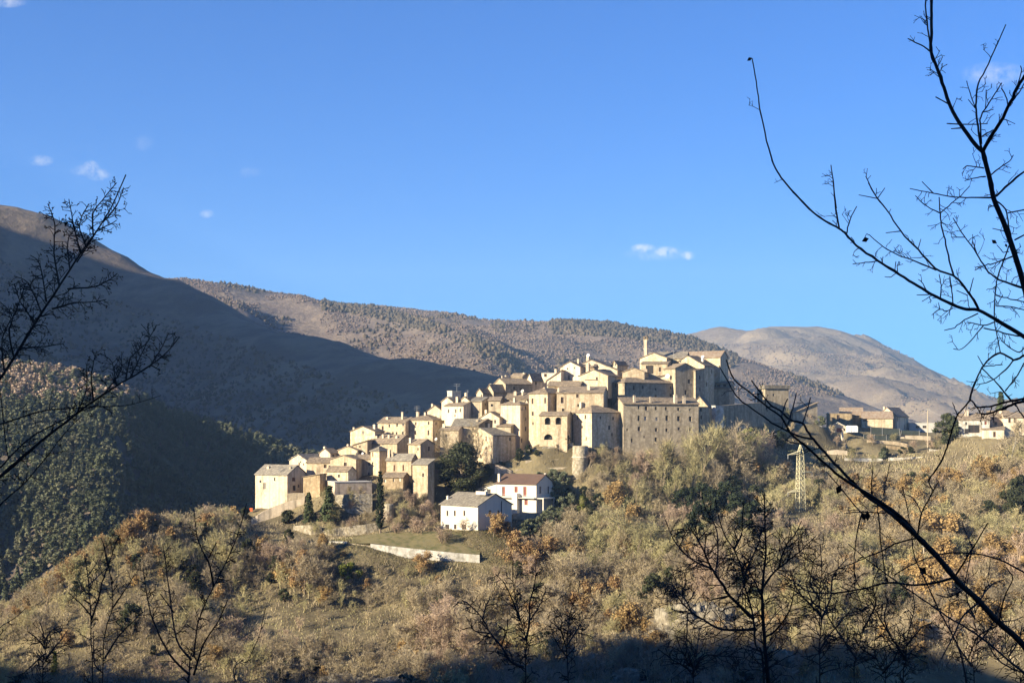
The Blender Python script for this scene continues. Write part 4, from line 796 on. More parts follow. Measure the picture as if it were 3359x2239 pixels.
# lawn patches
def lawn(name, c, poly_, material, label, lift=.25):
    m = MB(); P_ = [pt(*c(x, y), Y) for x, y, Y in poly_]
    P_ = [p + np.array([0, 0, lift]) for p in P_]
    n = len(P_) // 2
    for k in range(n - 1): m.poly(P_[k], P_[k + 1], P_[-2 - k], P_[-1 - k])
    o = m.build(name, material); return tag(o, label, None, None, 'structure')
# near edge left to right then far edge right to left
lawn('lawn', C5, [(735, 500, 411), (900, 500, 410), (1150, 535, 408), (1400, 560, 407), (1650, 590, 406.5), (1690, 470, 416), (1450, 418, 417.5), (1200, 420, 418), (980, 425, 418), (760, 460, 416)], 'lawn', 'sloping orchard lawn')
lawn('lawn', C12, [(1380, 740, 446), (1600, 720, 446), (1760, 715, 446), (1930, 690, 446.5), (1930, 650, 450), (1760, 645, 450), (1600, 645, 450), (1480, 660, 450)], 'lawn_green', 'small bright green lawn')
# road with cars on the plateau
m_ = MB(); rp = [pt(*C4(x, y), Y) for x, y, Y in [(950, 760, 486), (1260, 765, 486), (1560, 745, 484), (1800, 722, 486), (1830, 712, 491), (1560, 738, 489), (1260, 757, 491), (950, 752, 491)]]
for k in range(3): m_.poly(rp[k], rp[k + 1], rp[6 - k], rp[7 - k])
tag(m_.build('road', 'asphalt'), 'narrow road on the plateau', None, None, 'structure')

# mesh fences
def fence(label, c, top, bot, Y):
    T_ = [pt(*c(*p), Y) for p in top]; B_ = [pt(*c(*p), Y) for p in bot]
    root = thing('mesh_fence', B_[0], label, 'fence')
    m = MB()
    for k in range(len(T_) - 1): m.hexa([B_[k], B_[k + 1], B_[k + 1] + (0, .06, 0), B_[k] + (0, .06, 0), T_[k], T_[k + 1], T_[k + 1] + (0, .06, 0), T_[k] + (0, .06, 0)])
    m.build('netting', 'mesh_green', root)
    n = max(2, int(np.linalg.norm(T_[-1] - T_[0]) / 2.6))
    for q in np.linspace(0, len(T_) - 1.001, n):
        k = int(q); f = q - k; t = T_[k] * (1 - f) + T_[k + 1] * f; b = B_[k] * (1 - f) + B_[k + 1] * f
        g = MB(); g.tube([b + (0, -.1, -.6), t + (0, -.1, .25)], .06, 5); g.build('post', 'metal_grey', root)
fence('dark green netted fence along the upper garden terrace', C14, [(1740, 728), (1900, 735), (2135, 750)], [(1740, 830), (1900, 835), (2150, 835)], 512)
fence('dark green netted fence along the lower garden terrace', C14, [(1640, 838), (1860, 845), (2150, 855)], [(1640, 900), (1860, 908), (2150, 915)], 505)
fence('greenish netted fence by the grey flat roofed house', C13, [(30, 820), (150, 815), (330, 825)], [(30, 890), (150, 890), (330, 885)], 515)
# tank
tk = thing('water_tank', pt(*C14(1480, 800), 505), 'white rounded tank beside the low white shed', 'tank')
m_ = MB(); p0 = pt(*C14(1412, 800), 505); p1 = pt(*C14(1558, 800), 505)
m_.box(p0, p1 - p0, (0, 2.4, 0), (0, 0, 2.1)); 
for k in range(4): m_.box(p0 + (.1 * k + .1, .05 * k, 2.1 + .06 * k), (p1 - p0) - np.array([.2 * k + .2, 0, 0]), (0, 2.3 - .1 * k, 0), (0, 0, .07))
m_.build('shell', 'white_metal', tk)
m_ = MB(); 
for q in (.38, .62): m_.box(p0 + (p1 - p0) * q + (-.05, -.03, .05), (.1, 0, 0), (0, .025, 0), (0, 0, 1.95))
m_.build('ribs', 'metal_grey', tk)
# small pale water tank among the roofs, dishes, aerials
def dish(c, x, y, Y, label, r=.45):
    root = thing('satellite_dish', pt(*c(x, y), Y), label, 'satellite dish')
    p = pt(*c(x, y), Y); m = MB(); n = np.array([-.5, -.8, .35]); n /= np.linalg.norm(n); a_ = np.cross(n, (0, 0, 1)); a_ /= np.linalg.norm(a_); b_ = np.cross(a_, n)
    rings = [[p - n * .2 * (1 - q * q) * r * 2 + (a_ * math.cos(t) + b_ * math.sin(t)) * r * q for t in np.linspace(0, 2 * math.pi, 14, endpoint=False)] for q in (.15, .6, 1)]
    i0 = [m.add(g) for g in rings]; m.f.append(tuple(i0[0] + k for k in range(14)))
    for q in range(2):
        for k in range(14): m.f.append((i0[q] + k, i0[q] + (k + 1) % 14, i0[q + 1] + (k + 1) % 14, i0[q + 1] + k))
    m.build('reflector', 'white_metal', root)
    m = MB(); m.tube([p - n * .3 * r, p - n * .3 * r - np.array([0, 0, 1.6])], .05, 5); m.tube([p - b_ * r * .9, p + n * r * .9], .02, 4); m.build('mast', 'metal_grey', root)
dish(C3, 458, 302, 486, 'white satellite dish on a mast above the wide hilltop gable', .6)
dish(C3, 1800, 318, 491, 'white satellite dish on the roof edge left of the church end wall', .5)
dish(C3, 1385, 545, 482, 'large white dish against the little slanted wall', .8)
dish(C2, 1620, 518, 490, 'white satellite dish on the shaded house below the hilltop', .6)
dish(C1, 1297, 622, 461, 'small white dish among the roofs of the left cluster', .4)
dish(C1, 2100, 465, 452, 'white dish right of the small terrace house', .5)
def aerial(c, x, y0, y1, Y, label, n=3, w=2.0):
    root = thing('roof_aerial', pt(*c(x, y1), Y), label, 'aerial')
    t, b = pt(*c(x, y0), Y), pt(*c(x, y1), Y); m = MB(); m.tube([b - (0, 0, 1.5), t], .05, 5); m.build('mast', 'metal_grey', root)
    m = MB()
    for k in range(n):
        z = t - np.array([0, 0, .15 + .55 * k]); m.tube([z - np.array([w / 2, .3, 0]), z + np.array([w / 2, -.3, 0])], .04, 4)
        for q in np.linspace(-w / 2, w / 2, 6): m.tube([z + np.array([q, -q * .3 - .35, 0]), z + np.array([q, -q * .3 + .35, 0])], .025, 3)
    m.build('antenna', 'metal_grey', root)
aerial(C2, 778, 425, 500, 484, 'tall television aerial beside the white stair tower', 2, 2.2)
aerial(C2, 265, 710, 790, 478, 'wide television aerial over the long two storey row', 3, 1.9)
aerial(C1, 390, 760, 820, 453, 'pale television aerial on the lowest house', 3, 1.0)
aerial(C2, 915, 505, 570, 476, 'small aerial above the white gable and dark roof', 2, 1.2)
aerial(C1, 575, 650, 700, 461, 'thin aerial over the pale gabled house', 1, 1.6)
aerial(C2, 2105, 180, 240, 481, 'faint aerial left of the large bright hilltop gable', 2, 1.4)
aerial(C3, 1460, 240, 330, 495, 'thin mast on the nave roof right of the bell tower', 1, .6)

# poles, pylon
def pole(c, x, y0, y1, Y, label):
    root = thing('utility_pole', pt(*c(x, y1), Y), label, 'utility pole'); t, b = pt(*c(x, y0), Y), pt(*c(x, y1), Y)
    m = MB(); m.tube([b - (0, 0, 1.5), t], [.24, .15], 8); m.build('pole', 'wood_pole', root)
    m = MB(); m.box(t + np.array([-.6, -.25, -.35]), (1.2, 0, 0), (0, .1, 0), (0, 0, .12))
    for q in (-.5, .5): m.tube([t + np.array([q, -.2, -.23]), t + np.array([q, -.2, 0])], .06, 6)
    m.build('crossarm', 'metal_grey', root); return t
t1 = pole(C4, 1598, 370, 722, 500, 'tall pale utility pole by the grey flat roofed house')
t2 = pole(C4, 1782, 430, 692, 486, 'yellowish utility pole in front of the dark conifer')
pole(C8, 1125, 610, 950, 378, 'thin pale pole in the dry slope behind the thick diagonal branch')
def cable(p, q, sag, label, r=.03):
    m = MB(); m.tube([p + (q - p) * t - np.array([0, 0, sag * 4 * t * (1 - t)]) for t in np.linspace(0, 1, 9)], r, 4)
    tag(m.build('overhead_cable', 'metal_grey'), label, 'cable')
cable(t1, pt(*C4(1450, 420), 528), .5, 'thin cable from the tall pole to the gabled orange roof')
cable(t1, t2, .8, 'thin cable sagging from the tall pole towards the yellowish pole')
def pylon():
    Yp = 436; base = pt(*C4(635, 1300), Yp); s = Yp / F / 2.306
    root = thing('electricity_pylon', base, 'cream painted lattice pylon with three arms on the wooded slope', 'pylon')
    zt = (HY - C4(0, 632)[1]) * Yp / F - base[2]; zneck = (HY - C4(0, 710)[1]) * Yp / F - base[2]
    za = [(HY - C4(0, q)[1]) * Yp / F - base[2] for q in (710, 850, 993)]
    def hw(z):
        if z > zneck: return .03 + .62 * (zt - z) / (zt - zneck)
        return .7 + (1.6 if z < 6 else .0) * (6 - min(z, 6)) / 6 * .5 + .6 * (zneck - z) / zneck
    ra = R(25); ex = np.array([math.cos(ra), math.sin(ra), 0]); ey = np.array([-math.sin(ra), math.cos(ra), 0])
    cor = lambda z, i: base + ex * hw(z) * (1, 1, -1, -1)[i] + ey * hw(z) * (1, -1, -1, 1)[i] + np.array([0, 0, z])
    zs = [-2.0] + list(np.linspace(0, zneck, 17)); m = MB()
    for i in range(4): m.tube([cor(z, i) for z in zs] + [cor(zt, i)], .11, 4)
    m.build('legs', 'pylon_paint', root)
    m = MB()
    for k in range(1, len(zs) - 1):
        for i in range(4):
            j = (i + 1) % 4; m.tube([cor(zs[k], i), cor(zs[k + 1], j)], .045, 3); m.tube([cor(zs[k], j), cor(zs[k + 1], i)], .045, 3)
            m.tube([cor(zs[k + 1], i), cor(zs[k + 1], j)], .05, 3)
    for q in (.3, .6, .85):
        z = zneck + (zt - zneck) * q
        for i in range(4): m.tube([cor(z, i), cor(z, (i + 1) % 4)], .04, 3)
    m.build('lattice', 'pylon_paint', root)
    for z, sg, ln in zip(za, (-1, 1, -1), (4.6, 4.4, 4.6)):
        m = MB(); tip = base + ex * sg * ln + np.array([0, 0, z - .25 if sg < 0 else z])
        for j in (-1, 1):
            m.tube([base + ex * sg * hw(z) + ey * j * hw(z) + np.array([0, 0, z]), tip], .16, 4)
            m.tube([base + ex * sg * hw(z) + ey * j * hw(z) + np.array([0, 0, z + .75]), tip], .1, 4)
        for q in (.3, .6): 
            a0 = base + ex * sg * hw(z) + ey * hw(z) + np.array([0, 0, z]); b0 = base + ex * sg * hw(z) - ey * hw(z) + np.array([0, 0, z]); m.tube([a0 + (tip - a0) * q, b0 + (tip - b0) * q], .06, 4)
        m.tube([base - ex * sg * hw(z) * 1.05 - ey * hw(z) + np.array([0, 0, z]), base + ex * sg * hw(z) - ey * hw(z) + np.array([0, 0, z])], .13, 4)
        arm = m.build('crossarm', 'pylon_paint', root)
        m = MB(); m.lathe(tip - np.array([0, 0, 1.3]), [(.05, 0), (.14, .1), (.06, .25), (.14, .4), (.06, .55), (.14, .7), (.06, .85), (.1, 1.0), (.04, 1.3)], 7); m.build('insulator', 'metal_grey', arm)
pylon()

# parked cars
def car(c, x, y, Y, ang, body, label):
    p = pt(*c(x, y), Y); root = thing('parked_car', p, label, 'car', 'cars parked by the road')
    e = np.array([math.cos(ang), math.sin(ang), 0]); w = np.array([-math.sin(ang), math.cos(ang), 0]); z = np.array([0, 0, 1.0])
    prof = [(-2, .3), (-2.05, .75), (-1.9, .95), (-1.2, 1.0), (-.9, 1.05), (-.45, 1.45), (.9, 1.48), (1.55, 1.05), (1.95, .95), (2.02, .6), (2.0, .3)]
    m = MB(); m.prism([p + e * a + z * b - w * .82 for a, b in prof], w * 1.64); m.build('body', body, root)
    m = MB(); m.prism([p + e * a + z * b - w * .835 for a, b in [(-.8, 1.07), (-.42, 1.4), (.85, 1.42), (1.4, 1.07)]], w * 1.67)
    m.build('windows', 'glass_dark', root)
    for a in (-1.25, 1.25):
        for b in (-.8, .62):
            m = MB(); m.tube([p + e * a + w * b + z * .32, p + e * a + w * (b + .18) + z * .32], .32, 12); m.build('wheel', 'rubber', root)
    return root
car(C13, 790, 1235, 483, .3, 'car_white', 'white car at the left end of the short row by the yellowish pole')
car(C13, 855, 1232, 484.5, .3, 'car_dark', 'dark car in the middle of the short row by the yellowish pole')
car(C13, 925, 1225, 486, .3, 'car_dark', 'dark car at the right end of the short row, next to the bank')
# orange container at the left edge of the village
m_ = MB(); p = pt(*C1(62, 1255), 452); m_.box(p, (.9, 0, 0), (0, .8, 0), (0, 0, .95)); m_.box(p + (-.05, -.05, .95), (1.0, 0, 0), (0, .9, 0), (0, 0, .1))
tag(m_.build('bin', 'orange_plastic'), 'small orange bin at the left end of the village', 'bin')
# hillside mesh: hand-placed ground points plus the feet of the buildings and walls
_gx = np.array([g for g in GROUND]) if GROUND else np.zeros((0, 3))
_keep = []
for p in HCTRL:
    if len(_gx) and np.min(np.hypot(_gx[:, 0] - p[0], _gx[:, 1] - p[1])) < 5.0: continue
    _keep.append(p)
_acc = []
for g in GROUND:
    if any(math.hypot(g[0] - q[0], g[1] - q[1]) < 2.0 for q in _acc): continue
    _acc.append(g)
HCTRL = _keep + _acc
_hill = Surf(HCTRL, 100.0)
def hill_z(X, Y):
    X = np.asarray(X, float); Y = np.asarray(Y, float)
    return _hill(X, Y) + fbm(X / 22, Y / 22, 3, 4) * 1.6

hs = grid_mesh('hillside', np.arange(-330, 331, 2.0), np.arange(290, 642, 2.0), hill_z, 'hill_ground')
tag(hs, 'steep dry hillside the village stands on', None, kind='structure')

# ------------------------------------------------------------------ tree prototypes (numpy triangles, 1 unit = 1 m, height about H)
def _norm(v): return v / (np.linalg.norm(v) + 1e-9)
def _perp(d, rng):
    a = np.cross(d, rng.normal(size=3)); return _norm(a)
class Tri:
    def __init__(s): s.V = []; s.T = []; s.n = 0
    def tube(s, pts, rad, n):
        base = s.n
        for k, p in enumerate(pts):
            d = _norm(pts[min(k + 1, len(pts) - 1)] - pts[max(k - 1, 0)]); a = np.cross(d, (.31, .2, .93)); a = _norm(a); b = np.cross(d, a)
            for t in range(n): s.V.append(p + rad[k] * (a * math.cos(6.2832 * t / n) + b * math.sin(6.2832 * t / n)))
        s.n += n * len(pts)
        for q in range(len(pts) - 1):
            for k in range(n):
                l = (k + 1) % n; A, B, Cc, D = base + q * n + k, base + q * n + l, base + (q + 1) * n + l, base + (q + 1) * n + k
                s.T.append((A, B, Cc)); s.T.append((A, Cc, D))
    def sliver(s, p, d, L, w, rng):
        a = _perp(d, rng) * w; s.V += [p - a, p + a, p + d * L]; s.T.append((s.n, s.n + 1, s.n + 2)); s.n += 3
    def leaf(s, p, size, rng, nrm=None):
        n = _norm(rng.normal(size=3)) if nrm is None else _norm(nrm + rng.normal(size=3) * .6)
        a = _perp(n, rng); b = np.cross(n, a)
        s.V += [p - a * size * .5 - b * size * .35, p + a * size * .5 - b * size * .3, p + a * size * .15 + b * size * .6]; s.T.append((s.n, s.n + 1, s.n + 2)); s.n += 3
    def arr(s): return np.array(s.V, np.float32).reshape(-1, 3), np.array(s.T, np.int32).reshape(-1, 3)

def bare_tree_proto(seed, Hh=8.0, spread=.45, twigs=900, stems=1, tw=.022, leafn=0, leaf=.3, droop=0.0, low=.22):
    """trunk, limbs and a cloud of fine twigs (and leaves)"""
    rng = np.random.default_rng(seed); tr = Tri(); cr = Tri(); tips = []
    def grow(p, d, L, r, lev):
        n = 4; pts = [p]; dd = d
        for k in range(n):
            dd = _norm(dd + rng.normal(size=3) * (.10 + .05 * lev) + np.array([0, 0, .10 - droop * lev * .1])); pts.append(pts[-1] + dd * L / n)
        rad = np.linspace(r, r * (.5 if lev < 2 else .3), n + 1)
        (tr if lev < 2 else cr).tube(pts, rad, 5 if lev == 0 else 4 if lev == 1 else 3)
        if lev >= 2: tips.append((pts, L))
        if lev >= 3: return
        nb = (7, 5, 4)[lev]
        for k in range(nb):
            t = (low + (1 - low) * (k + .6) / nb) if lev == 0 else (.25 + .75 * (k + .5) / nb)
            i = min(int(t * n), n - 1); q = pts[i] + (pts[i + 1] - pts[i]) * (t * n - i)
            ax = _norm(pts[i + 1] - pts[i]); out = _perp(ax, rng)
            ang = (.55 + .35 * rng.random()) * (1.0 if lev else 1.1 - .5 * t) * (spread / .45)
            nd = _norm(ax * math.cos(ang) + out * math.sin(ang) + np.array([0, 0, .15]))
            grow(q, nd, L * (.62 - .18 * t if lev == 0 else .55) * (.8 + .4 * rng.random()), rad[i] * .55, lev + 1)
        if lev == 0: grow(pts[-1], dd, L * .38, rad[-1], 1)
    for s in range(stems):
        a = rng.random() * 6.28; lean = .12 if stems == 1 else .32
        d0 = _norm(np.array([math.cos(a) * lean, math.sin(a) * lean, 1.0]))
        grow(np.array([math.cos(a), math.sin(a), 0]) * .25 * (stems > 1) + np.array([0, 0, -.6]), d0, Hh * .62 * (.85 + .3 * rng.random()), Hh * .017 / stems ** .4, 0)
    m = len(tips)
    for k in range(twigs):
        pts, L = tips[rng.integers(m)]; i = rng.integers(4); q = pts[i] + (pts[i + 1] - pts[i]) * rng.random()
        ax = _norm(pts[i + 1] - pts[i]); d = _norm(ax + _perp(ax, rng) * (.5 + .7 * rng.random()) + np.array([0, 0, .25 - droop]))
        cr.sliver(q, d, (.45 + .7 * rng.random()) * Hh / 8, tw * (.7 + .8 * rng.random()), rng)
    for k in range(leafn):
        pts, L = tips[rng.integers(m)]; i = rng.integers(1, 5) - 1; q = pts[i] + (pts[i + 1] - pts[i]) * rng.random() + rng.normal(size=3) * .28
        cr.leaf(q, leaf * (.7 + .6 * rng.random()), rng)
    return tr.arr(), cr.arr()

def clump_tree_proto(seed, Hh=7.0, W=3.0, n=2600, leaf=.34, base=.15, clumps=26, power=.6):
    """dense evergreen: leaf clumps around limbs"""
    rng = np.random.default_rng(seed); tr = Tri(); cr = Tri()
    tr.tube([np.array([0, 0, -.6]), np.array([.1, 0, Hh * .3]), np.array([0, .1, Hh * .75])], [Hh * .022, Hh * .016, Hh * .005], 6)
    cs = []
    for k in range(clumps):
        h = base + (1 - base) * (k + rng.random()) / clumps; a = rng.random() * 6.28
        prof = max(.12, math.sin(math.pi * (.12 + .86 * (h - base) / (1 - base))) ** power)
        r = W * prof * (.35 + .55 * rng.random()); c = np.array([r * math.cos(a), r * math.sin(a), h * Hh * .93])
        cs.append((c, (.55 + .5 * rng.random()) * W * .36)); tr.tube([np.array([0, 0, max(.3, c[2] - r * .7)]), c], [Hh * .007, .02], 3)
    for k in range(n):
        c, r = cs[rng.integers(clumps)]; d = _norm(rng.normal(size=3)); p = c + d * r * (.55 + .5 * rng.random()) * np.array([1, 1, .8])
        cr.leaf(p, leaf * (.7 + .6 * rng.random()), rng, d)
    return tr.arr(), cr.arr()

def conifer_proto(seed, Hh=9.0, W=2.2, n=2400, leaf=.4, narrow=False):
    rng = np.random.default_rng(seed); tr = Tri(); cr = Tri()
    tr.tube([np.array([0, 0, -.6]), np.array([0, 0, Hh * .96])], [Hh * .016, .02], 6)
    whorls = 22
    arms = []
    for k in range(whorls):
        h = .08 + .9 * k / whorls; r = W * (1 - h) ** (.45 if narrow else .85) * (.75 + .4 * rng.random())
        for j in range(6):
            a = rng.random() * 6.28; e = np.array([math.cos(a) * r, math.sin(a) * r, h * Hh + (r * 1.2 if narrow else -r * .18)])
            arms.append((np.array([0, 0, h * Hh]), e))
            if not narrow: tr.tube([arms[-1][0], e], [.035, .01], 3)
    for k in range(n):
        a, b = arms[rng.integers(len(arms))]; t = rng.random() ** .6; p = a + (b - a) * t + rng.normal(size=3) * (.10 if narrow else .16)
        cr.leaf(p, leaf * (.6 + .7 * rng.random()), rng, (b - a) * (1, 1, .2) + (0, 0, .5))
    return tr.arr(), cr.arr()

PROTO = {}
for k in range(6): PROTO['bare', k] = bare_tree_proto(100 + k, 8.0, .36 + .05 * k, 1500, 1 + (k % 3), tw=.026)
for k in range(4): PROTO['bare_low', k] = bare_tree_proto(200 + k, 8.0, .42 + .05 * k, 300, 1 + (k % 2), tw=.055)
for k in range(4): PROTO['oak', k] = bare_tree_proto(300 + k, 7.0, .5, 300, 1 + k % 2, leafn=2600, leaf=.34, droop=.2)
for k in range(2): PROTO['oak_low', k] = bare_tree_proto(320 + k, 7.0, .5, 60, 1, leafn=420, leaf=.75, droop=.2)
for k in range(3): PROTO['evergreen', k] = clump_tree_proto(400 + k, 6.5, 2.8, 3000, .36)
for k in range(2): PROTO['evergreen_low', k] = clump_tree_proto(420 + k, 6.5, 2.8, 420, .8, clumps=14)
for k in range(2): PROTO['shrub', k] = clump_tree_proto(440 + k, 2.2, 1.7, 1300, .26, base=.1, clumps=14)
for k in range(2): PROTO['conifer', k] = conifer_proto(500 + k)
PROTO['cypress', 0] = conifer_proto(520, 20, 1.75, 5200, .42, narrow=True)
PROTO['big_tree', 0] = clump_tree_proto(530, 15.0, 5.2, 9000, .42, base=.12, clumps=60, power=.8)
PROTO['big_bare', 0] = bare_tree_proto(531, 22.0, .36, 2600, 2, tw=.03)

MESH = {}
def proto_mesh(key, which, material):
    q = (key, which, material)
    if q not in MESH:
        V, T = PROTO[key][which]; MESH[q] = np_mesh('trunk' if which == 0 else 'crown', V, T, material, link=False)
    return MESH[q]

def hit(px, py, y0=322.0, y1=560.0):
    """where the ray of a photo pixel meets the hillside"""
    Ys = np.arange(y0, y1, 1.0); X = (px - CX) * Ys / F; Z = (HY - py) * Ys / F
    below = np.nonzero(Z <= hill_z(X, Ys))[0]
    Y = Ys[below[0]] if len(below) else y1
    return np.array([(px - CX) * Y / F, Y, float(hill_z(np.array([(px - CX) * Y / F]), np.array([Y]))[0])])

SRC = {}
def tree(name, key, loc, h, label, cat, crown_mat, bark='bark', group=None, rz=None, wide=1.0, crown_name='crown'):
    """one tree: an Empty at its foot with trunk and crown; later ones of a kind copy the first one's parts"""
    base = {'bare': 8.0, 'oak': 7.0, 'evergreen': 6.5, 'conifer': 9.0, 'cypress': 20.0, 'shrub': 2.2, 'big_tree': 15.0, 'big_bare': 20.0}[key[0]]
    s = h / base
    root = bpy.data.objects.new(name, None); COL.objects.link(root); root.location = tuple(float(q) for q in loc)
    root.rotation_euler = (0, 0, random.uniform(0, 6.28) if rz is None else rz); root.scale = (s * wide, s * wide, s)
    tag(root, label, cat, group)
    k = (key, crown_mat, bark)
    if k in SRC:
        for src in SRC[k]:
            o = src.copy(); COL.objects.link(o); o.parent = root
    else:
        SRC[k] = []
        for w, mt in ((0, bark), (1, crown_mat)):
            o = bpy.data.objects.new('trunk' if w == 0 else crown_name, proto_mesh(key, w, mt)); COL.objects.link(o); o.parent = root; SRC[k].append(o)
    return root

# ---- trees one can point at -----------------------------------------------------
def foot(px, Y): 
    X = (px - CX) * Y / F; return np.array([X, Y, float(hill_z(np.array([X]), np.array([float(Y)]))[0])])
def upto(p, py):  # height needed for the top to reach picture row py
    return (HY - py) * p[1] / F - p[2]
p = foot(1512, 447); tree('evergreen_tree', ('big_tree', 0), p, upto(p, 1448), 'big dark evergreen tree in front of the broad house above the white house', 'tree', 'leaf_evergreen', 'bark', wide=1.3)
p = foot(1522, 450); tree('bare_tree', ('big_bare', 0), p, upto(p, 1418), 'tall bare tree whose fan of twigs tops the big dark evergreen', 'tree', 'twig_grey', 'bark')
p = foot(1247, 424); tree('cypress_tree', ('cypress', 0), p, upto(p, 1540), 'very tall narrow black-green cypress by the round cistern', 'tree', 'leaf_cypress', 'bark', wide=.95)
p = foot(1013, 434); tree('conifer_tree', ('conifer', 0), p, upto(p, 1612), 'pointed dark conifer below the brown low house', 'tree', 'leaf_conifer', wide=1.15)
p = foot(1080, 433); tree('conifer_tree', ('conifer', 1), p, upto(p, 1590), 'broader ragged conifer left of the shaded terrace', 'tree', 'leaf_conifer', wide=1.3)
p = foot(950, 436); tree('round_shrub', ('shrub', 1), p, 3.8, 'dark shrub between the ramp wall and the pointed conifer', 'shrub', 'leaf_evergreen')
x, y = C4(1755, 640); p = foot(x, 479); tree('conifer_tree', ('evergreen', 0), p, upto(p, C4(0, 405)[1]), 'broad dark conifer beside the yellowish utility pole', 'tree', 'leaf_evergreen', wide=1.1)
x, y = C4(2150, 360); p = foot(x, 500); tree('conifer_tree', ('conifer', 0), p, upto(p, C4(0, 235)[1]), 'spiky conifer on the skyline at the right edge', 'tree', 'leaf_conifer')
for (x, y, Y, h, lab, key, mt) in [
    (1450, 1010, 437, 5.2, 'grey-green olive tree just right of the red shuttered house', ('evergreen', 1), 'leaf_olive'),
    (1600, 960, 438, 5.4, 'grey-green olive tree left of the lime green bush', ('evergreen', 2), 'leaf_olive'),
    (1745, 1000, 437, 5.2, 'lime green bush right of the olive trees', ('evergreen', 0), 'leaf_bright'),
    (1560, 870, 442, 4.6, 'black-green shrub mass under the bright green lawn, left one', ('evergreen', 1), 'leaf_cypress'),
    (1760, 850, 442, 4.8, 'black-green shrub mass under the bright green lawn, right one', ('evergreen', 2), 'leaf_cypress'),
    (1960, 1010, 438, 6.0, 'dark evergreen at the right end of the shrubs by the green lawn', ('evergreen', 0), 'leaf_cypress'),
    (1840, 1090, 434, 4.2, 'dark bush below the lime green bush', ('evergreen', 1), 'leaf_evergreen'),
    (1370, 760, 443, 4.4, 'pale olive tree behind the red shuttered house gable', ('evergreen', 2), 'leaf_olive'),
    (1480, 640, 446, 4.5, 'pale olive tree left of the round tower foot', ('evergreen', 1), 'leaf_olive'),
    (1330, 600, 447, 4.4, 'pale olive tree behind the red roof, highest of three', ('evergreen', 0), 'leaf_olive'),
    (860, 400, 451, 5.2, 'black ivy-like shrub on the terrace by the sharp cornered house', ('evergreen', 1), 'leaf_cypress'),
    (990, 340, 452, 4.0, 'dark shrub under the white rubble edge', ('evergreen', 2), 'leaf_cypress'),
    (1530, 240, 452, 3.6, 'dark green shrub left of the round tower top', ('evergreen', 0), 'leaf_evergreen'),
    (1100, 430, 451, 2.8, 'low dark bush in the middle of the terraced garden', ('evergreen', 1), 'leaf_evergreen'),
    (430, 520, 449, 4.0, 'green bush at the right foot of the big dark evergreen', ('evergreen', 2), 'leaf_evergreen')]:
    px, py = C12(x, y); p = foot(px, Y); top = pt(px, py, Y)[2] + h * .55; tree('evergreen_shrub', key, p, max(h * .8, top - p[2]), lab, 'shrub', mt)
OL = [(1000, 1330), (1130, 1300), (1240, 1260), (1080, 1410), (1320, 1370), (930, 1420), (1430, 1240), (1300, 1160)]
for k, (x, y) in enumerate(OL):
    px, py = C12(x, y); p = hit(px, py + 22); tree('olive_tree', ('evergreen', k % 3), p, 4.6 + (k % 3) * .5, 'grey-green olive tree in the grove below the two white houses', 'tree', 'leaf_olive', group='olive trees below the white houses')
OAK = [(1618, 1765, 6.4, 'orange-leaved oak right in front of the white house gable'), (1650, 1775, 5.6, 'smaller orange oak touching the white house gable oak'), (1690, 1850, 8.0, 'orange-brown oak below and right of the front white house'), (1760, 1880, 8.6, 'large orange-brown oak below the olive grove'), (1800, 1850, 7.0, 'orange-brown oak at the right of the large one below the olive grove'),
       (475, 1770, 8.5, 'tall russet oak on the left crest of the wood'), (500, 1715, 7.5, 'russet oak highest on the left crest'), (415, 1800, 7.0, 'ochre oak on the left crest, beside the tall russet one'), (235, 1880, 8.0, 'russet oak low on the left crest'), (285, 1865, 6.5, 'smaller russet oak low on the left crest'), (85, 2010, 6.5, 'small orange oak at the far left of the crest'), (55, 2030, 5.0, 'low orange bush-like oak at the far left of the crest'),
       (1005, 1900, 7.0, 'rusty oak in the slope below the white road wall'), (985, 1935, 6.0, 'smaller rusty oak below the left piece of road wall'), (1060, 1825, 5.0, 'tawny oak close under the left piece of the white road wall'), (1385, 1890, 5.5, 'narrow orange oak under the right piece of road wall'), (1060, 1990, 5.0, 'tawny oak at the edge of the open grassy slope'),
       (2050, 2105, 9.5, 'bright tawny oak standing left of the pale rock'), (2085, 2090, 7.0, 'second tawny oak beside the pale rock'), (1640, 2000, 5.0, 'tawny oak in the middle of the lower wood'), (2010, 1690, 9.0, 'pale tan oak under the tall wood right of the round tower'), (2070, 1740, 8.0, 'pale tan oak lower right of the tall wood')]
for k, (px, py, h, lab) in enumerate(OAK):
    tree('oak_tree', ('oak', k % 4), hit(px, py), h * (1.22 if px > 330 else .72), lab, 'tree', 'leaf_oak' if 'tan' not in lab and 'tawny' not in lab else 'leaf_tan')
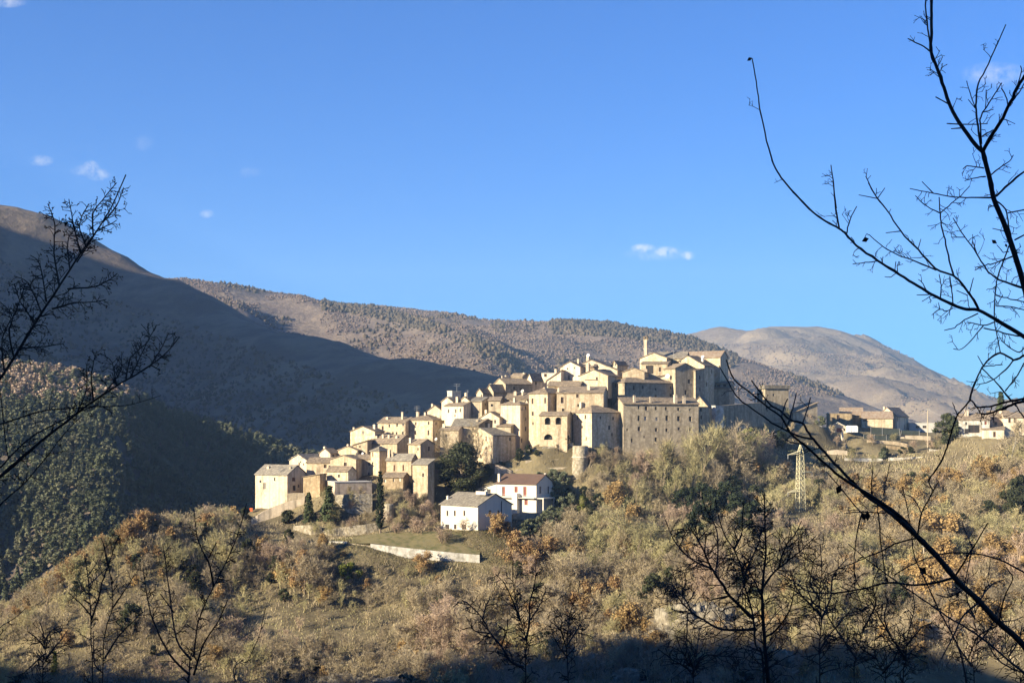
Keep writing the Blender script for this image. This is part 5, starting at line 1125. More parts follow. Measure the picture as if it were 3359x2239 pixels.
EV = [(450, 1880, 5.0, 'dark ivy-clad tree in the left slope, upper one'), (590, 1880, 5.0, 'pair of dark evergreen bushes in the left slope, left one'), (635, 1915, 5.0, 'pair of dark evergreen bushes in the left slope, right one'), (668, 1765, 4.5, 'dark evergreen under the left skyline'), (815, 1840, 6.0, 'dark evergreen left of the rusty oak'), (800, 1720, 5.5, 'dark evergreen just left of the ramp wall'),
      (905, 1885, 5.5, 'roundish dark evergreen below the ramp wall'), (945, 1790, 5.0, 'dark evergreen under the broken pale garden wall'), (350, 1880, 4.0, 'small dark bush in the left slope'), (2240, 1700, 9.0, 'dark ivy-clad tree on the edge of the black shade by the pylon'), (2330, 1730, 12.0, 'dark evergreen standing for the black shade left of the pylon'), (2420, 1730, 10.0, 'dark evergreen standing for the deep shade nearest the pylon'), (2290, 1770, 10.0, 'dark evergreen standing for the lower edge of the black shade'), (2440, 1790, 10.0, 'dark evergreen behind the big bare tree'),
      (2060, 1800, 5.0, 'dark bush among the wood right of the olive grove'), (2150, 1790, 5.0, 'dark bush in the middle of the central wood'), (1700, 1890, 4.0, 'dark bush below the large orange-brown oak'), (3340, 1700, 12.0, 'green leafy tree at the right edge of the dry slope'), (2560, 1480, 6.5, 'black evergreen below the town wall')]
for k, (px, py, h, lab) in enumerate(EV):
    tree('evergreen_tree', ('evergreen', k % 3), hit(px, py), h, lab, 'tree', 'leaf_evergreen' if 'black' not in lab and 'shade' not in lab else 'leaf_cypress')  # trees labelled with shade get darker leaves, the shade put into their colour
tree('conifer_tree', ('conifer', 1), hit(180, 2215), 6.0, 'small bright green conifer at the lower left', 'tree', 'leaf_bright')
tree('evergreen_shrub', ('shrub', 1), hit(1142, 1905), 4.6, 'small yellow-green bush in the brown wood', 'shrub', 'leaf_bright')
tree('evergreen_shrub', ('shrub', 0), hit(2455, 1455), 4.5, 'yellow-green bush under the town wall', 'shrub', 'leaf_bright')
DK = [(2210, 1655, 8), (2300, 1690, 10), (2390, 1700, 11), (2470, 1745, 9), (2400, 1645, 8)]  # evergreens added where shade lies over bare trees, to darken the hollow
for k, (px, py, h) in enumerate(DK): tree('evergreen_tree', ('evergreen', k % 3), hit(px, py), h, 'black-green evergreen added to darken the shaded hollow between the round tower wood and the pylon', 'tree', 'leaf_cypress', group='evergreens added for the shade of the hollow', wide=1.2)
TALL = [(2170, 1640, 18), (2230, 1610, 19), (2290, 1590, 20), (2130, 1600, 14), (2340, 1575, 18), (2400, 1560, 17), (2200, 1690, 15), (2060, 1660, 12), (2100, 1700, 13), (1990, 1640, 11), (2450, 1560, 15), (2500, 1560, 14), (2260, 1660, 17), (2370, 1640, 15), (2040, 1600, 9), (2300, 1540, 14)]
for k, (px, py, h) in enumerate(TALL):
    tree('bare_tree', ('bare', k % 6), hit(px, py), h, 'tall bare grey tree in the high wood right of the monastery', 'tree', ('twig_olive', 'twig_grey', 'twig_olive', 'twig_mauve')[k % 4], group='tall bare trees right of the monastery', wide=.85)
for k, (x, y, h, lab) in enumerate([(1222, 478, 7.5, 'bare orchard tree on the lawn, left of the front white house'), (1392, 535, 7.0, 'leaning bare orchard tree on the lawn nearest the white house'), (1060, 470, 6.0, 'thin bare orchard tree right of the cypress'), (1540, 440, 5.0, 'thin bare tree before the white house wall')]):
    px, py = C5(x, y); tree('orchard_tree', ('bare', k + 1), hit(px, py), h, lab, 'tree', 'twig_mauve', 'bark_dark', wide=1.15)
for k, (x, y, h, lab) in enumerate([(2230, 760, 13, 'spreading bare tree at the right edge, before the cream house'), (2130, 790, 8, 'bare tree left of the spreading one at the right edge')]):
    px, py = C4(x, y); tree('bare_tree', ('bare', k), hit(px, py), h, lab, 'tree', 'twig_grey', 'bark_pale', wide=1.2)

# ---- the wood on the slopes -----------------------------------------------------
rng = np.random.default_rng(77)
FRONT = np.array([(-600, 470), (500, 468), (700, 455), (815, 446), (850, 434), (1000, 424), (1160, 421), (1240, 420), (1370, 402), (1440, 404), (1560, 408), (1680, 417), (1790, 425), (1880, 440), (1960, 444), (2050, 449), (2330, 454), (2370, 464), (2500, 488), (2640, 490), (2900, 492), (3080, 484), (3220, 466), (3359, 462), (3900, 460)], float)
LAWN = (1150, 1660, 404, 421)
gx = np.array([q[:2] for q in GROUND])
cand = []
sp = 3.0
for yy_ in np.arange(318, 492, sp):
    for xx_ in np.arange(-200, 190, sp):
        X, Y = xx_ + rng.uniform(-1.4, 1.4), yy_ + rng.uniform(-1.4, 1.4)
        px = CX + F * X / Y
        if px < -130 or px > 3490: continue
        if Y > np.interp(px, FRONT[:, 0], FRONT[:, 1]): continue
        if LAWN[0] < px < LAWN[1] and LAWN[2] < Y < LAWN[3]: continue
        cand.append((X, Y))
cand = np.array(cand); cz = hill_z(cand[:, 0], cand[:, 1]); cpx = CX + F * cand[:, 0] / cand[:, 1]; cpy = HY - F * cz / cand[:, 1]
dmin = np.array([np.min(np.hypot(gx[:, 0] - x, gx[:, 1] - y)) for x, y in cand])
dens = 1.0 - .93 * np.exp(-(((cpx - 1080) / 270) ** 2 + ((cpy - 2070) / 100) ** 2) ** 2) - .35 * np.exp(-(((cpx - 250) / 260) ** 2 + ((cpy - 2110) / 70) ** 2)) - .45 * np.exp(-(((cpx - 2280) / 150) ** 2 + ((cpy - 2050) / 70) ** 2)) - .4 * ((cpx > 2700) & (cpy > 2010))
dens = dens - .38 * ((cpx < 900) & (cpy > 1960)); dens = np.where((cpx > 2760) & (cand[:, 1] > 462), .4, dens)
hn = vnoise(cand[:, 0] / 17, cand[:, 1] / 17, 55); hn2 = vnoise(cand[:, 0] / 9 + 40, cand[:, 1] / 9, 56)
keep = (rng.random(len(cand)) < dens) & (cpy < 2330) & (dmin > 1.8)
idx = np.nonzero(keep)[0]
kinds = []
for i in idx:
    right = 1 / (1 + math.exp(-(cpx[i] - 2850) / 120)); r = rng.random(); crest = cpx[i] < 560 and cpy[i] < 1990
    o = .03 + .30 * right * (hn2[i] > .45) + (.2 if crest else 0)
    if r < o: kd = 'oak_tan' if right > .4 or hn[i] > .55 else 'oak'
    elif r < o + .022: kd = 'ever'
    else: kd = ('grey', 'olive', 'grey', 'mauve')[int(min(3.99, hn[i] * 4))] if rng.random() < .75 else 'grey'
    kinds.append(kd)
hh = 3.6 + 4.2 * rng.random(len(idx)) ** 1.3 + 2.4 * (hn2[idx] - .4)
hh = np.clip(hh, 2.6, 9) * np.where(cpy[idx] > 2150, .8, 1.0) * np.where(dmin[idx] < 4, .65, 1.0)
lm_ = (cpx[idx] > 1100) & (cpx[idx] < 1680) & (cpy[idx] > 1760) & (cpy[idx] < 1960); hh = np.where(lm_, np.minimum(hh, 3.2), hh)
hh = np.where((cpx[idx] > 800) & (cpx[idx] < 1450) & (cand[idx, 1] > 408), np.minimum(hh, 4.0), hh)
TOPL = np.array([(-200, 2100), (0, 1965), (190, 1835), (300, 1755), (430, 1645), (560, 1642), (720, 1628), (800, 1690), (850, 1752), (1000, 1750), (1100, 1775), (1300, 1850), (1600, 1860), (1700, 1760), (1800, 1700), (1900, 1610), (2000, 1560), (2100, 1480), (2200, 1440), (2300, 1435), (2400, 1455), (2500, 1480), (2600, 1515), (2700, 1535), (2900, 1530), (3100, 1520), (3250, 1480), (3359, 1440), (3600, 1430)], float)
maxh = (HY - (np.interp(cpx[idx], TOPL[:, 0], TOPL[:, 1]) + rng.uniform(-12, 25, len(idx)))) * cand[idx, 1] / F - cz[idx]
maxh = maxh * .87
hh = np.where((rng.random(len(idx)) < .16) & (cpy[idx] > 1800), hh * 1.55, hh); fr_ = (cpx[idx] > 2575) & (cpx[idx] < 2700) & (cand[idx, 1] < 438); maxh = np.where(fr_, (HY - rng.uniform(1690, 1730, len(idx))) * cand[idx, 1] / F - cz[idx], maxh)
hh = np.minimum(hh, maxh); ok_ = hh > 1.5
idx = idx[ok_]; hh = hh[ok_]; kinds = [k for k, o_ in zip(kinds, ok_) if o_]
size = hh / cand[idx, 1]
inside = (cpx[idx] > 0) & (cpx[idx] < 3359) & (cpy[idx] < 2239)
order = np.argsort(-(size * inside))
MATOF = {'grey': 'twig_grey', 'olive': 'twig_olive', 'mauve': 'twig_mauve', 'oak': 'leaf_oak', 'oak_tan': 'leaf_tan', 'ever': 'leaf_evergreen'}
LAB = {'grey': ('bare_tree', 'leafless grey-brown tree in the dense wood on the slope below the village', 'bare trees on the slope'),
       'olive': ('bare_tree', 'leafless yellowish twigged tree in the dense wood on the slope below the village', 'yellowish bare trees on the slope'),
       'mauve': ('bare_tree', 'leafless mauve-brown tree in the dense wood on the slope below the village', 'mauve bare trees on the slope'),
       'oak': ('oak_tree', 'small rusty-leaved oak scattered through the bare wood', 'rusty oaks in the wood'), 'oak_tan': ('oak_tree', 'tan-leaved oak among the dry trees on the sunny slope', 'tan oaks in the wood'),
       'ever': ('evergreen_tree', 'small dark evergreen scattered through the bare wood', 'small evergreens in the wood')}
NIND = {'bare': 225, 'oak': 110, 'ever': 60}; cnt = {'bare': 0, 'oak': 0, 'ever': 0}
rest = {}
for j in order:
    i = idx[j]; kd = kinds[j]; fam = 'bare' if kd in ('grey', 'olive', 'mauve') else 'oak' if kd.startswith('oak') else 'ever'
    loc = (cand[i, 0], cand[i, 1], cz[i]); h = float(hh[j])
    if inside[j] and cnt[fam] < NIND[fam]:
        cnt[fam] += 1; n_, l_, g_ = LAB[kd]
        key = ('bare', int(rng.integers(6))) if fam == 'bare' else ('oak', int(rng.integers(4))) if fam == 'oak' else ('evergreen', int(rng.integers(3)))
        tree(n_, key, loc, h * (.8 if fam == 'ever' else 1), l_, 'tree', MATOF[kd], group=g_, wide=1.15)
    else: rest.setdefault(kd, []).append((loc, h))
def merged(name, label, items, key, nk, base, material, wide=1.15, both=True):
    Vs, Ts, off = [], [], 0
    for loc, h in items:
        k = int(rng.integers(nk)); a = rng.random() * 6.28; s = h / base
        for w in ((0, 1) if both else (1,)):
            V, T = PROTO[key, k][w]
            c, sn = math.cos(a), math.sin(a)
            W = np.stack([(V[:, 0] * c - V[:, 1] * sn) * s * wide + loc[0], (V[:, 0] * sn + V[:, 1] * c) * s * wide + loc[1], V[:, 2] * s + loc[2]], 1)
            Vs.append(W); Ts.append(T + off); off += len(V)
    if not Vs: return
    o = np_mesh(name, np.concatenate(Vs), np.concatenate(Ts), material); tag(o, label, None, None, 'stuff'); return o
for kd, items in rest.items():
    fam = 'bare' if kd in ('grey', 'olive', 'mauve') else 'oak' if kd.startswith('oak') else 'ever'
    merged({'bare': 'bare_woodland', 'oak': 'oak_woodland', 'ever': 'evergreen_thicket'}[fam], {'bare': 'mass of small bare trees on the slope', 'oak': 'mass of dry leaved oaks', 'ever': 'dark evergreen thicket'}[fam], items,
           {'bare': 'bare_low', 'oak': 'oak_low', 'ever': 'evergreen_low'}[fam], {'bare': 4, 'oak': 2, 'ever': 2}[fam], {'bare': 8.0, 'oak': 7.0, 'ever': 6.5}[fam], MATOF[kd])

# ---- undergrowth ----------------------------------------------------------------
def tufts(name, label, pts_, n_each, size, hgt, material):
    P_ = np.repeat(np.array(pts_), n_each, 0); n = len(P_)
    P_ = P_ + np.stack([rng.normal(0, size, n), rng.normal(0, size, n), np.zeros(n)], 1)
    P_[:, 2] = hill_z(P_[:, 0], P_[:, 1]) - .05
    a = rng.random(n) * 6.28; w = (.05 + .07 * rng.random(n)) * size; h = hgt * (.5 + .8 * rng.random(n))
    dx = np.stack([np.cos(a) * w, np.sin(a) * w, np.zeros(n)], 1); ld = rng.normal(0, .35, (n, 2))
    top = P_ + np.stack([ld[:, 0] * h, ld[:, 1] * h, h], 1)
    V = np.stack([P_ - dx, P_ + dx, top], 1).reshape(-1, 3); T = np.arange(3 * n).reshape(-1, 3)
    o = np_mesh(name, V, T, material); tag(o, label, None, None, 'stuff')
allp = np.stack([cand[:, 0], cand[:, 1], cz], 1); vis = (cpy < 2300)
A_ = allp[vis]
sel = rng.random(len(A_))
gr_ = np.exp(-(((cpx[vis] - 1080) / 270) ** 2 + ((cpy[vis] - 2070) / 100) ** 2) ** 2)
tufts('undergrowth', 'brown dead undergrowth on the slope', A_[sel < .55 * (1 - .8 * gr_)], 26, 1.3, 1.0, 'twig_grey')
tufts('undergrowth', 'yellowish dry grass on the slope', A_[sel > .45], 26, 1.4, .55, 'twig_olive')
lw = [foot(rng.uniform(1060, 1720), rng.uniform(401, 425)) for _ in range(2200)]
tufts('lawn_grass', 'short grass of the orchard lawn', np.array(lw), 14, .9, .38, 'lawn')
# village side rough ground
vg = []
for x in np.arange(820, 2000, 9.0):
    for k in range(3):
        Y = rng.uniform(424, 450); p = foot(x + rng.uniform(-6, 6), Y)
        if np.min(np.hypot(gx[:, 0] - p[0], gx[:, 1] - p[1])) > 1.2: vg.append(p)
tufts('garden_weeds', 'rough weeds on the village terraces', np.array(vg), 22, 1.2, .8, 'twig_grey')
small = []
for k in range(46):
    x = rng.uniform(1010, 1450); Y = rng.uniform(424, 440); p = foot(x, Y)
    if np.min(np.hypot(gx[:, 0] - p[0], gx[:, 1] - p[1])) > 1.6: small.append(p)
for k, p in enumerate(small):
    tree('bare_tree', ('bare', k % 6), p, rng.uniform(3.5, 6.5), 'small bare garden tree on the banks under the lowest row of houses', 'tree', ('twig_grey', 'twig_mauve', 'twig_olive')[k % 3], group='bare garden trees below the houses')
for k in range(26):
    x = rng.uniform(2560, 3200); Y = rng.uniform(478, 506); p = foot(x, Y)
    if np.min(np.hypot(gx[:, 0] - p[0], gx[:, 1] - p[1])) > 1.6:
        tree('bare_tree', ('bare', k % 6), p, rng.uniform(3, 5.5), 'small bare tree on the garden terraces of the right plateau', 'tree', ('twig_grey', 'twig_mauve', 'twig_olive')[k % 3], group='bare trees on the right plateau')
for k in range(14):
    x = rng.uniform(2560, 3250); Y = rng.uniform(476, 506); p = foot(x, Y)
    tree('evergreen_shrub', ('shrub', k % 2), p, rng.uniform(1.8, 3.2), 'small green shrub on the garden terraces of the right plateau', 'shrub', ('leaf_evergreen', 'leaf_olive')[k % 2], group='shrubs on the right plateau')

BANK = [(1890, 1560, 5), (1935, 1545, 6), (1965, 1520, 5.5), (2000, 1545, 7), (2030, 1570, 7.5), (1960, 1580, 5), (2060, 1540, 7), (2085, 1570, 8), (1985, 1600, 6), (1905, 1600, 4.5), (2020, 1530, 6), (2110, 1545, 8), (1940, 1610, 5)]
for k, (px, py, h) in enumerate(BANK):
    tree('bare_tree', ('bare', (k + 2) % 6), hit(px, py), h, 'bare grey tree on the bank between the round tower and the monastery', 'tree', ('twig_grey', 'twig_mauve', 'twig_olive')[k % 3], group='bare trees by the round tower')
for k in range(34):
    x = rng.uniform(1590, 1860); Y = rng.uniform(442, 452); p = foot(x, Y)
    if np.min(np.hypot(gx[:, 0] - p[0], gx[:, 1] - p[1])) > .9:
        if k % 3: tree('evergreen_shrub', ('shrub', k % 2), p, rng.uniform(1.2, 2.6), 'low dark shrub among the stone terraces left of the round tower', 'shrub', ('leaf_evergreen', 'leaf_cypress', 'leaf_olive')[k % 3], group='shrubs on the stone terraces')
        else: tree('bare_tree', ('bare', k % 6), p, rng.uniform(2.5, 4.5), 'small bare tree among the stone terraces left of the round tower', 'tree', 'twig_grey', group='bare trees on the stone terraces')
# unseen trees added along the near crest to give its shade a ragged edge
cr_ = np.array([(-420, 255), (-385, 249), (-350, 243), (-305, 239), (-271, 231), (-245, 228), (-217, 212), (-213, 169), (-195, 140), (-200, 100)], float)
it_ = []
for k in range(150):
    q = rng.random() * (len(cr_) - 1.001); i = int(q); p = cr_[i] + (cr_[i + 1] - cr_[i]) * (q - i) + rng.normal(0, 7, 2)
    it_.append(((p[0], p[1], float(near_z(np.array([p[0]]), np.array([p[1]]))[0])), rng.uniform(3, 8)))
merged('unseen_crest_trees', 'unseen bare trees added along the near crest to fray its shadow', it_, 'bare_low', 4, 8.0, 'twig_grey')
# ---- rocks ----------------------------------------------------------------------
def rock(label, px, py, w, h, seed, name='rock_outcrop', sink=.3, d=None):
    p = hit(px, py); r_ = np.random.default_rng(seed); nu, nv = 60, 34; V = []
    for j in range(nv + 1):
        th = math.pi * j / nv
        for i in range(nu):
            ph = 2 * math.pi * i / nu; n_ = np.array([math.sin(th) * math.cos(ph), math.sin(th) * math.sin(ph), math.cos(th)])
            n_ = np.sign(n_) * abs(n_) ** .75
            k = 1 + .75 * float(fbm(np.array([n_[0] * 2.3 + seed]), np.array([n_[1] * 2.3 + n_[2] * 2.9]), seed, 5, True)[0])
            V.append(p + np.array([n_[0] * w / 2, n_[1] * (d or w) / 2, n_[2] * h]) * k - np.array([0, 0, h * sink]))
    T = [(j * nu + i, j * nu + (i + 1) % nu, (j + 1) * nu + (i + 1) % nu, (j + 1) * nu + i) for j in range(nv) for i in range(nu)]
    o = np_mesh(name, np.array(V), np.array(T), 'rock'); tag(o, label, 'rock')
rock('large pale rock face behind the big bare tree', 2290, 2105, 22, 10.5, 3, d=9)
rock('pale rock block right of the large rock face', 2490, 2085, 8, 6, 4, d=6)
rock('low pale rock bank at the lower right, in the sun', 3120, 2075, 22, 3.2, 5, d=6)
rock('pale rock rib at the bottom edge, left of centre', 1150, 2245, 14, 2.8, 6, d=4)
rock('white rock crest at the bottom edge', 1300, 2255, 12, 2.6, 7, d=4)
rock('pale crumbling rock in the shade at the bottom', 2080, 2235, 9, 3, 8, d=4)
rock('grey rock in shade below the big bare tree', 2570, 2170, 5, 3, 9, d=4)
rock('pale rocks below the grassy slope', 1470, 2215, 8, 2.8, 10, d=4)

# ---- woods on the far slopes ----------------------------------------------------
def blobs(name, label, zf, n, x0, x1, y0, y1, rmin, rmax, material, ok=None, tall=1.0):
    X = rng.uniform(x0, x1, n * 6); Y = rng.uniform(y0, y1, n * 6)
    px = CX + F * X / Y; m = (px > -60) & (px < 3420)
    X, Y = X[m], Y[m]; Z = zf(X, Y)
    if ok is not None: m = ok(X, Y, Z, CX + F * X / Y, HY - F * Z / Y); X, Y, Z = X[m], Y[m], Z[m]
    X, Y, Z = X[:n], Y[:n], Z[:n]; n = len(X)
    base = np.array([[1, 0, 0], [-.3, .95, .1], [-.7, -.6, -.1], [.3, -.9, .15], [.1, .1, 1.25], [.5, .5, .7], [-.6, .1, .75], [0, 0, -.8]])
    F_ = np.array([[0, 5, 3], [0, 1, 5], [1, 6, 5], [1, 2, 6], [2, 3, 6], [3, 4, 6], [3, 5, 4], [4, 5, 6], [0, 3, 7], [1, 0, 7], [2, 1, 7], [3, 2, 7]])
    r = rmin + (rmax - rmin) * rng.random(n) ** 1.6; a = rng.random(n) * 6.28; c, s = np.cos(a), np.sin(a)
    B = base[None] * (1 + .35 * rng.normal(size=(n, 8, 1)).clip(-1, 1)) * r[:, None, None]
    V = np.stack([B[..., 0] * c[:, None] - B[..., 1] * s[:, None] + X[:, None], B[..., 0] * s[:, None] + B[..., 1] * c[:, None] + Y[:, None], B[..., 2] * tall + Z[:, None] + r[:, None] * .5], -1).reshape(-1, 3)
    V[:, 2] -= 0
    T = (F_[None] + (np.arange(n) * 8)[:, None, None]).reshape(-1, 3)
    o = np_mesh(name, V, T, material); tag(o, label, None, None, 'stuff')
blobs('ridge_woods', 'leafless woods covering the middle ridge', mid_z, 40000, -650, 700, 1560, 2560, .9, 2.3, 'wood_scrub', lambda X, Y, Z, px, py: (px > 480) & (py < 1300) & (vnoise(X / 60, Y / 60, 93) > .34), tall=.6)
blobs('ridge_evergreens_and_shade', 'dark evergreens along the middle ridge', mid_z, 2500, -650, 700, 1700, 2560, 1.6, 3.8, 'wood_scrub_dark', lambda X, Y, Z, px, py: (px > 480) & (py < 1300) & (vnoise(X / 90, Y / 90, 91) > .62))
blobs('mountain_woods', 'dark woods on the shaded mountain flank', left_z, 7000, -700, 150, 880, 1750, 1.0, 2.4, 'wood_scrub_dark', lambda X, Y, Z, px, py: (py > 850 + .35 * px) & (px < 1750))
blobs('far_scrub', 'scrub patches on the far mountain', far_z, 8000, 200, 1700, 2650, 4350, 1.2, 3.2, 'wood_scrub', lambda X, Y, Z, px, py: (px > 2200) & (py > 1130) & (vnoise(X / 170, Y / 170, 92) > .55), tall=.6)
def near_line(px, py, L, w):
    L = np.array(L, float); best = np.full(len(px), 1e9)
    for a, b in zip(L[:-1], L[1:]):
        t = np.clip(((px - a[0]) * (b[0] - a[0]) + (py - a[1]) * (b[1] - a[1])) / ((b - a) ** 2).sum(), 0, 1)
        best = np.minimum(best, np.hypot(px - a[0] - t * (b[0] - a[0]), py - a[1] - t * (b[1] - a[1])))
    return best < w
blobs('ridge_evergreens_and_shade', 'dark evergreen belts standing for the shade in the folds of the middle ridge', mid_z, 9000, -500, 500, 1600, 2560, 1.8, 4.0, 'wood_scrub_dark', lambda X, Y, Z, px, py: near_line(px, py, [(1070, 1004), (1250, 1030), (1460, 1088)], 17) | near_line(px, py, [(1550, 1128), (1620, 1165), (1700, 1215)], 24) | near_line(px, py, [(1820, 1075), (2050, 1085), (2250, 1125), (2400, 1185)], 22))  # shade of the ribs given as belts of dark evergreens
# pine spur: real crowns
cp = []
for k in range(120000):
    X = rng.uniform(-420, -60); Y = rng.uniform(560, 930); px = CX + F * X / Y
    if px < -80 or px > 1100: continue
    cp.append((X, Y))
    if len(cp) > 16000: break
cp = np.array(cp); cz_ = left_z(cp[:, 0], cp[:, 1]); ppx = CX + F * cp[:, 0] / cp[:, 1]; ppy = HY - F * cz_ / cp[:, 1]
m = (ppy > 1150) & (ppy < 2000); cp, cz_, ppx, ppy = cp[m], cz_[m], ppx[m], ppy[m]
chosen = []; cell = set()
for i in range(len(cp)):
    q = (int(cp[i, 0] / 3.6), int(cp[i, 1] / 4.6))
    if q in cell: continue
    cell.add(q); chosen.append(i)
PROTO['pine_low', 0] = clump_tree_proto(600, 9.0, 2.7, 300, 1.2, base=.2, clumps=16)
PROTO['pine_low', 1] = conifer_proto(601, 9.0, 2.1, 240, 1.3)
PROTO['pine_low', 2] = clump_tree_proto(602, 9.0, 3.2, 300, 1.3, base=.3, clumps=14)
top = [i for i in chosen if ppy[i] < 1330 and ppx[i] < 700]
grn = [((cp[i, 0], cp[i, 1], cz_[i]), 5 + 4 * rng.random()) for i in chosen if not (i in set(top) and rng.random() < .65)]
tan = [((cp[i, 0], cp[i, 1], cz_[i]), 4 + 3.5 * rng.random()) for i in top if rng.random() < .75]
merged('pine_wood', 'pine and evergreen oak wood on the sunlit spur', grn, 'pine_low', 3, 9.0, 'leaf_spur', 1.1)
PROTO['round_low', 0] = clump_tree_proto(603, 7.0, 3.0, 260, 1.0, base=.15, clumps=14)
merged('spur_deciduous_wood', 'pale leafless trees on top of the spur', tan, 'round_low', 1, 7.0, 'twig_mauve', 1.1)
# ------------------------------------------------------------------ bare trees close to the camera
frng = np.random.default_rng(5)
def smooth(P, n=4):
    P = np.array(P, float); out = []
    for i in range(len(P) - 1):
        p0, p1, p2, p3 = P[max(i - 1, 0)], P[i], P[i + 1], P[min(i + 2, len(P) - 1)]
        for k in range(n):
            t = k / n; out.append(.5 * ((2 * p1) + (-p0 + p2) * t + (2 * p0 - 5 * p1 + 4 * p2 - p3) * t * t + (-p0 + 3 * p1 - 3 * p2 + p3) * t ** 3))
    return np.array(out + [P[-1]])
class ForeTree:
    """limbs traced as (crop, pixel points, start and end radius in pixels); each limb has its own run of distances"""
    def __init__(s, name, label, Y, root, bark='bark_dark', category='tree', twigname='twigs'):
        s.Y = Y; s.name = name; s.tr = MB(); s.tw = MB(); s.lf = MB(); s.root = thing(name, root, label, category); s.bark = bark; s.twn = 'crown'
        s.ends = []
    def limb(s, c, pts, r0, r1, d0=0.0, d1=0.3, twigs=1.0, main=None, tl=(14, 46), gravity=.25, leaves=0, wig=1.0):
        if r0 < 3: r0, r1 = r0 * 1.25, r1 * 1.3
        P = np.array([c(*p) for p in pts], float); Q = smooth(P, 4); n = len(Q)
        L = np.concatenate([[0], np.cumsum(np.linalg.norm(np.diff(Q, axis=0), axis=1))]); T = L / L[-1]
        if n > 8: Q = Q + frng.normal(0, .9 * wig, Q.shape) * np.sin(math.pi * T)[:, None]
        Yd = s.Y + d0 + (d1 - d0) * T
        W = np.array([pt(q[0], q[1], y) for q, y in zip(Q, Yd)]); rad = (r0 + (r1 - r0) * T ** .8) * Yd / F
        kn = 1 + .16 * (frng.random(n) > .8)
        (s.tr if (main if main is not None else r0 >= 3.2) else s.tw).tube(list(W), list(rad * kn), 7 if r0 > 5 else 5)
        # side twigs and buds
        k = int(L[-1] / 22 * twigs)
        for _ in range(k):
            t = frng.uniform(.06, .97); i = min(int(np.searchsorted(T, t)), n - 1); i = max(i, 1); f = (t - T[i - 1]) / max(T[i] - T[i - 1], 1e-6)
            q = Q[i - 1] + (Q[i] - Q[i - 1]) * f; y = s.Y + d0 + (d1 - d0) * t
            a = math.atan2(Q[i][1] - Q[i - 1][1], Q[i][0] - Q[i - 1][0]) + frng.choice([-1, 1]) * frng.uniform(.55, 1.25)
            s.twig(q, a, frng.uniform(*tl) * (1.25 - .6 * t), y, max(1.25, min(r0 * .34, 1.7)), 2, leaves)
        return s
    def twig(s, q, a, ln, y, r, lev, leaves=0):
        pts = [q]; aa = a; dy = frng.uniform(-.5, .5) * ln / F * y
        for k in range(3):
            aa += frng.normal(0, .22); pts.append(pts[-1] + np.array([math.cos(aa), math.sin(aa)]) * ln / 3)
        W = [pt(p[0], p[1], y + dy * k / 3) for k, p in enumerate(pts)]
        s.tw.tube(W, [r * y / F, r * .9 * y / F, r * .75 * y / F, r * .6 * y / F], 4)
        e = W[-1]; u_ = 1.5 * r * .75 * y / F
        s.tw.tube([W[-1], W[-1] + (W[-1] - W[-2]) / (np.linalg.norm(W[-1] - W[-2]) + 1e-9) * u_ * 2.6], [u_, u_ * .35], 4)   # bud
        if leaves and frng.random() < leaves: s.leafcard(pts[-1], frng.uniform(4.5, 8.5), y + dy)
        if lev > 0 and ln > 16:
            for _ in range(frng.integers(1, 3)):
                k = frng.integers(1, 4); s.twig(pts[k], aa + frng.choice([-1, 1]) * frng.uniform(.5, 1.1), ln * frng.uniform(.35, .6), y + dy * k / 3, r * .82, lev - 1, leaves)
    def leafcard(s, q, size, y, ang=None):
        """a dry curled leaf, folded along its midrib"""
        a = frng.uniform(0, 6.28) if ang is None else ang; u = np.array([math.cos(a), math.sin(a)]); v = np.array([-u[1], u[0]]); q = np.array(q, float)
        tip = pt(*(q + u * size), y); b0 = pt(*q, y); th = size * y / F * .35
        l = pt(*(q + u * size * .45 + v * size * .36), y - th); r = pt(*(q + u * size * .5 - v * size * .3), y - th * .7)
        m = pt(*(q + u * size * .5), y)
        for o in (0, .012): 
            d = np.array([0, o * size * y / F, 0]); s.lf.poly(b0 + d, l + d, tip + d, m + d); s.lf.poly(b0 + d, m + d, tip + d, r + d)
    def done(s):
        s.tr.build('trunk', s.bark, s.root, smooth=True) if s.tr.v else None
        if s.tw.v: s.tw.build(s.twn, s.bark, s.root)
        if s.lf.v: s.lf.build('dry_leaves', 'leaf_dry', s.root)

def ground_under(px, Y):
    X = (px - CX) * Y / F; return np.array([X, Y, float(near_z(np.array([X]), np.array([float(Y)]))[0])])
def under_pix(px, Y):   # picture row of the ground there
    p = ground_under(px, Y); return pix(p)[1]

# ---- upper right tree -----------------------------------------------------------
Y = 7.0; g = ground_under(3560, Y); gy = pix(g)[1]
t = ForeTree('bare_tree', 'tall bare tree at the right edge, forking against the sky', Y, g)
t.limb(C0, [(3560, gy + 60), (3555, 2500), (3540, 2000), (3500, 1600), (3440, 1300), (3390, 1060), (3357, 930), (3327, 830), (3294, 734), (3260, 652), (3248, 592), (3232, 530), (3223, 492)], 32, 7.4, .3, 0, .5, True)
t.limb(C15, [(1640, 1560), (1560, 1480), (1430, 1300), (1310, 1100), (1240, 900), (1170, 690), (1110, 540), (1115, 350), (1115, 100), (1115, -60)], 7, 4.5, 0, .5, .35, True)
t.limb(C15, [(1105, 460), (1085, 340), (1065, 180), (1055, 60), (1062, -40)], 2.4, 1.8, .4, .2, 1.2)
t.limb(C15, [(1640, 1560), (1730, 1400), (1820, 1260), (1930, 1050), (2010, 880), (2067, 790), (2160, 640), (2280, 480)], 6.5, 4.5, 0, -.4, .5, True)
t.limb(C15, [(1630, 1540), (1600, 1350), (1580, 1180), (1575, 1000), (1600, 860), (1700, 660), (1820, 390), (1880, 255)], 4, 1.7, 0, .3, .35, True)
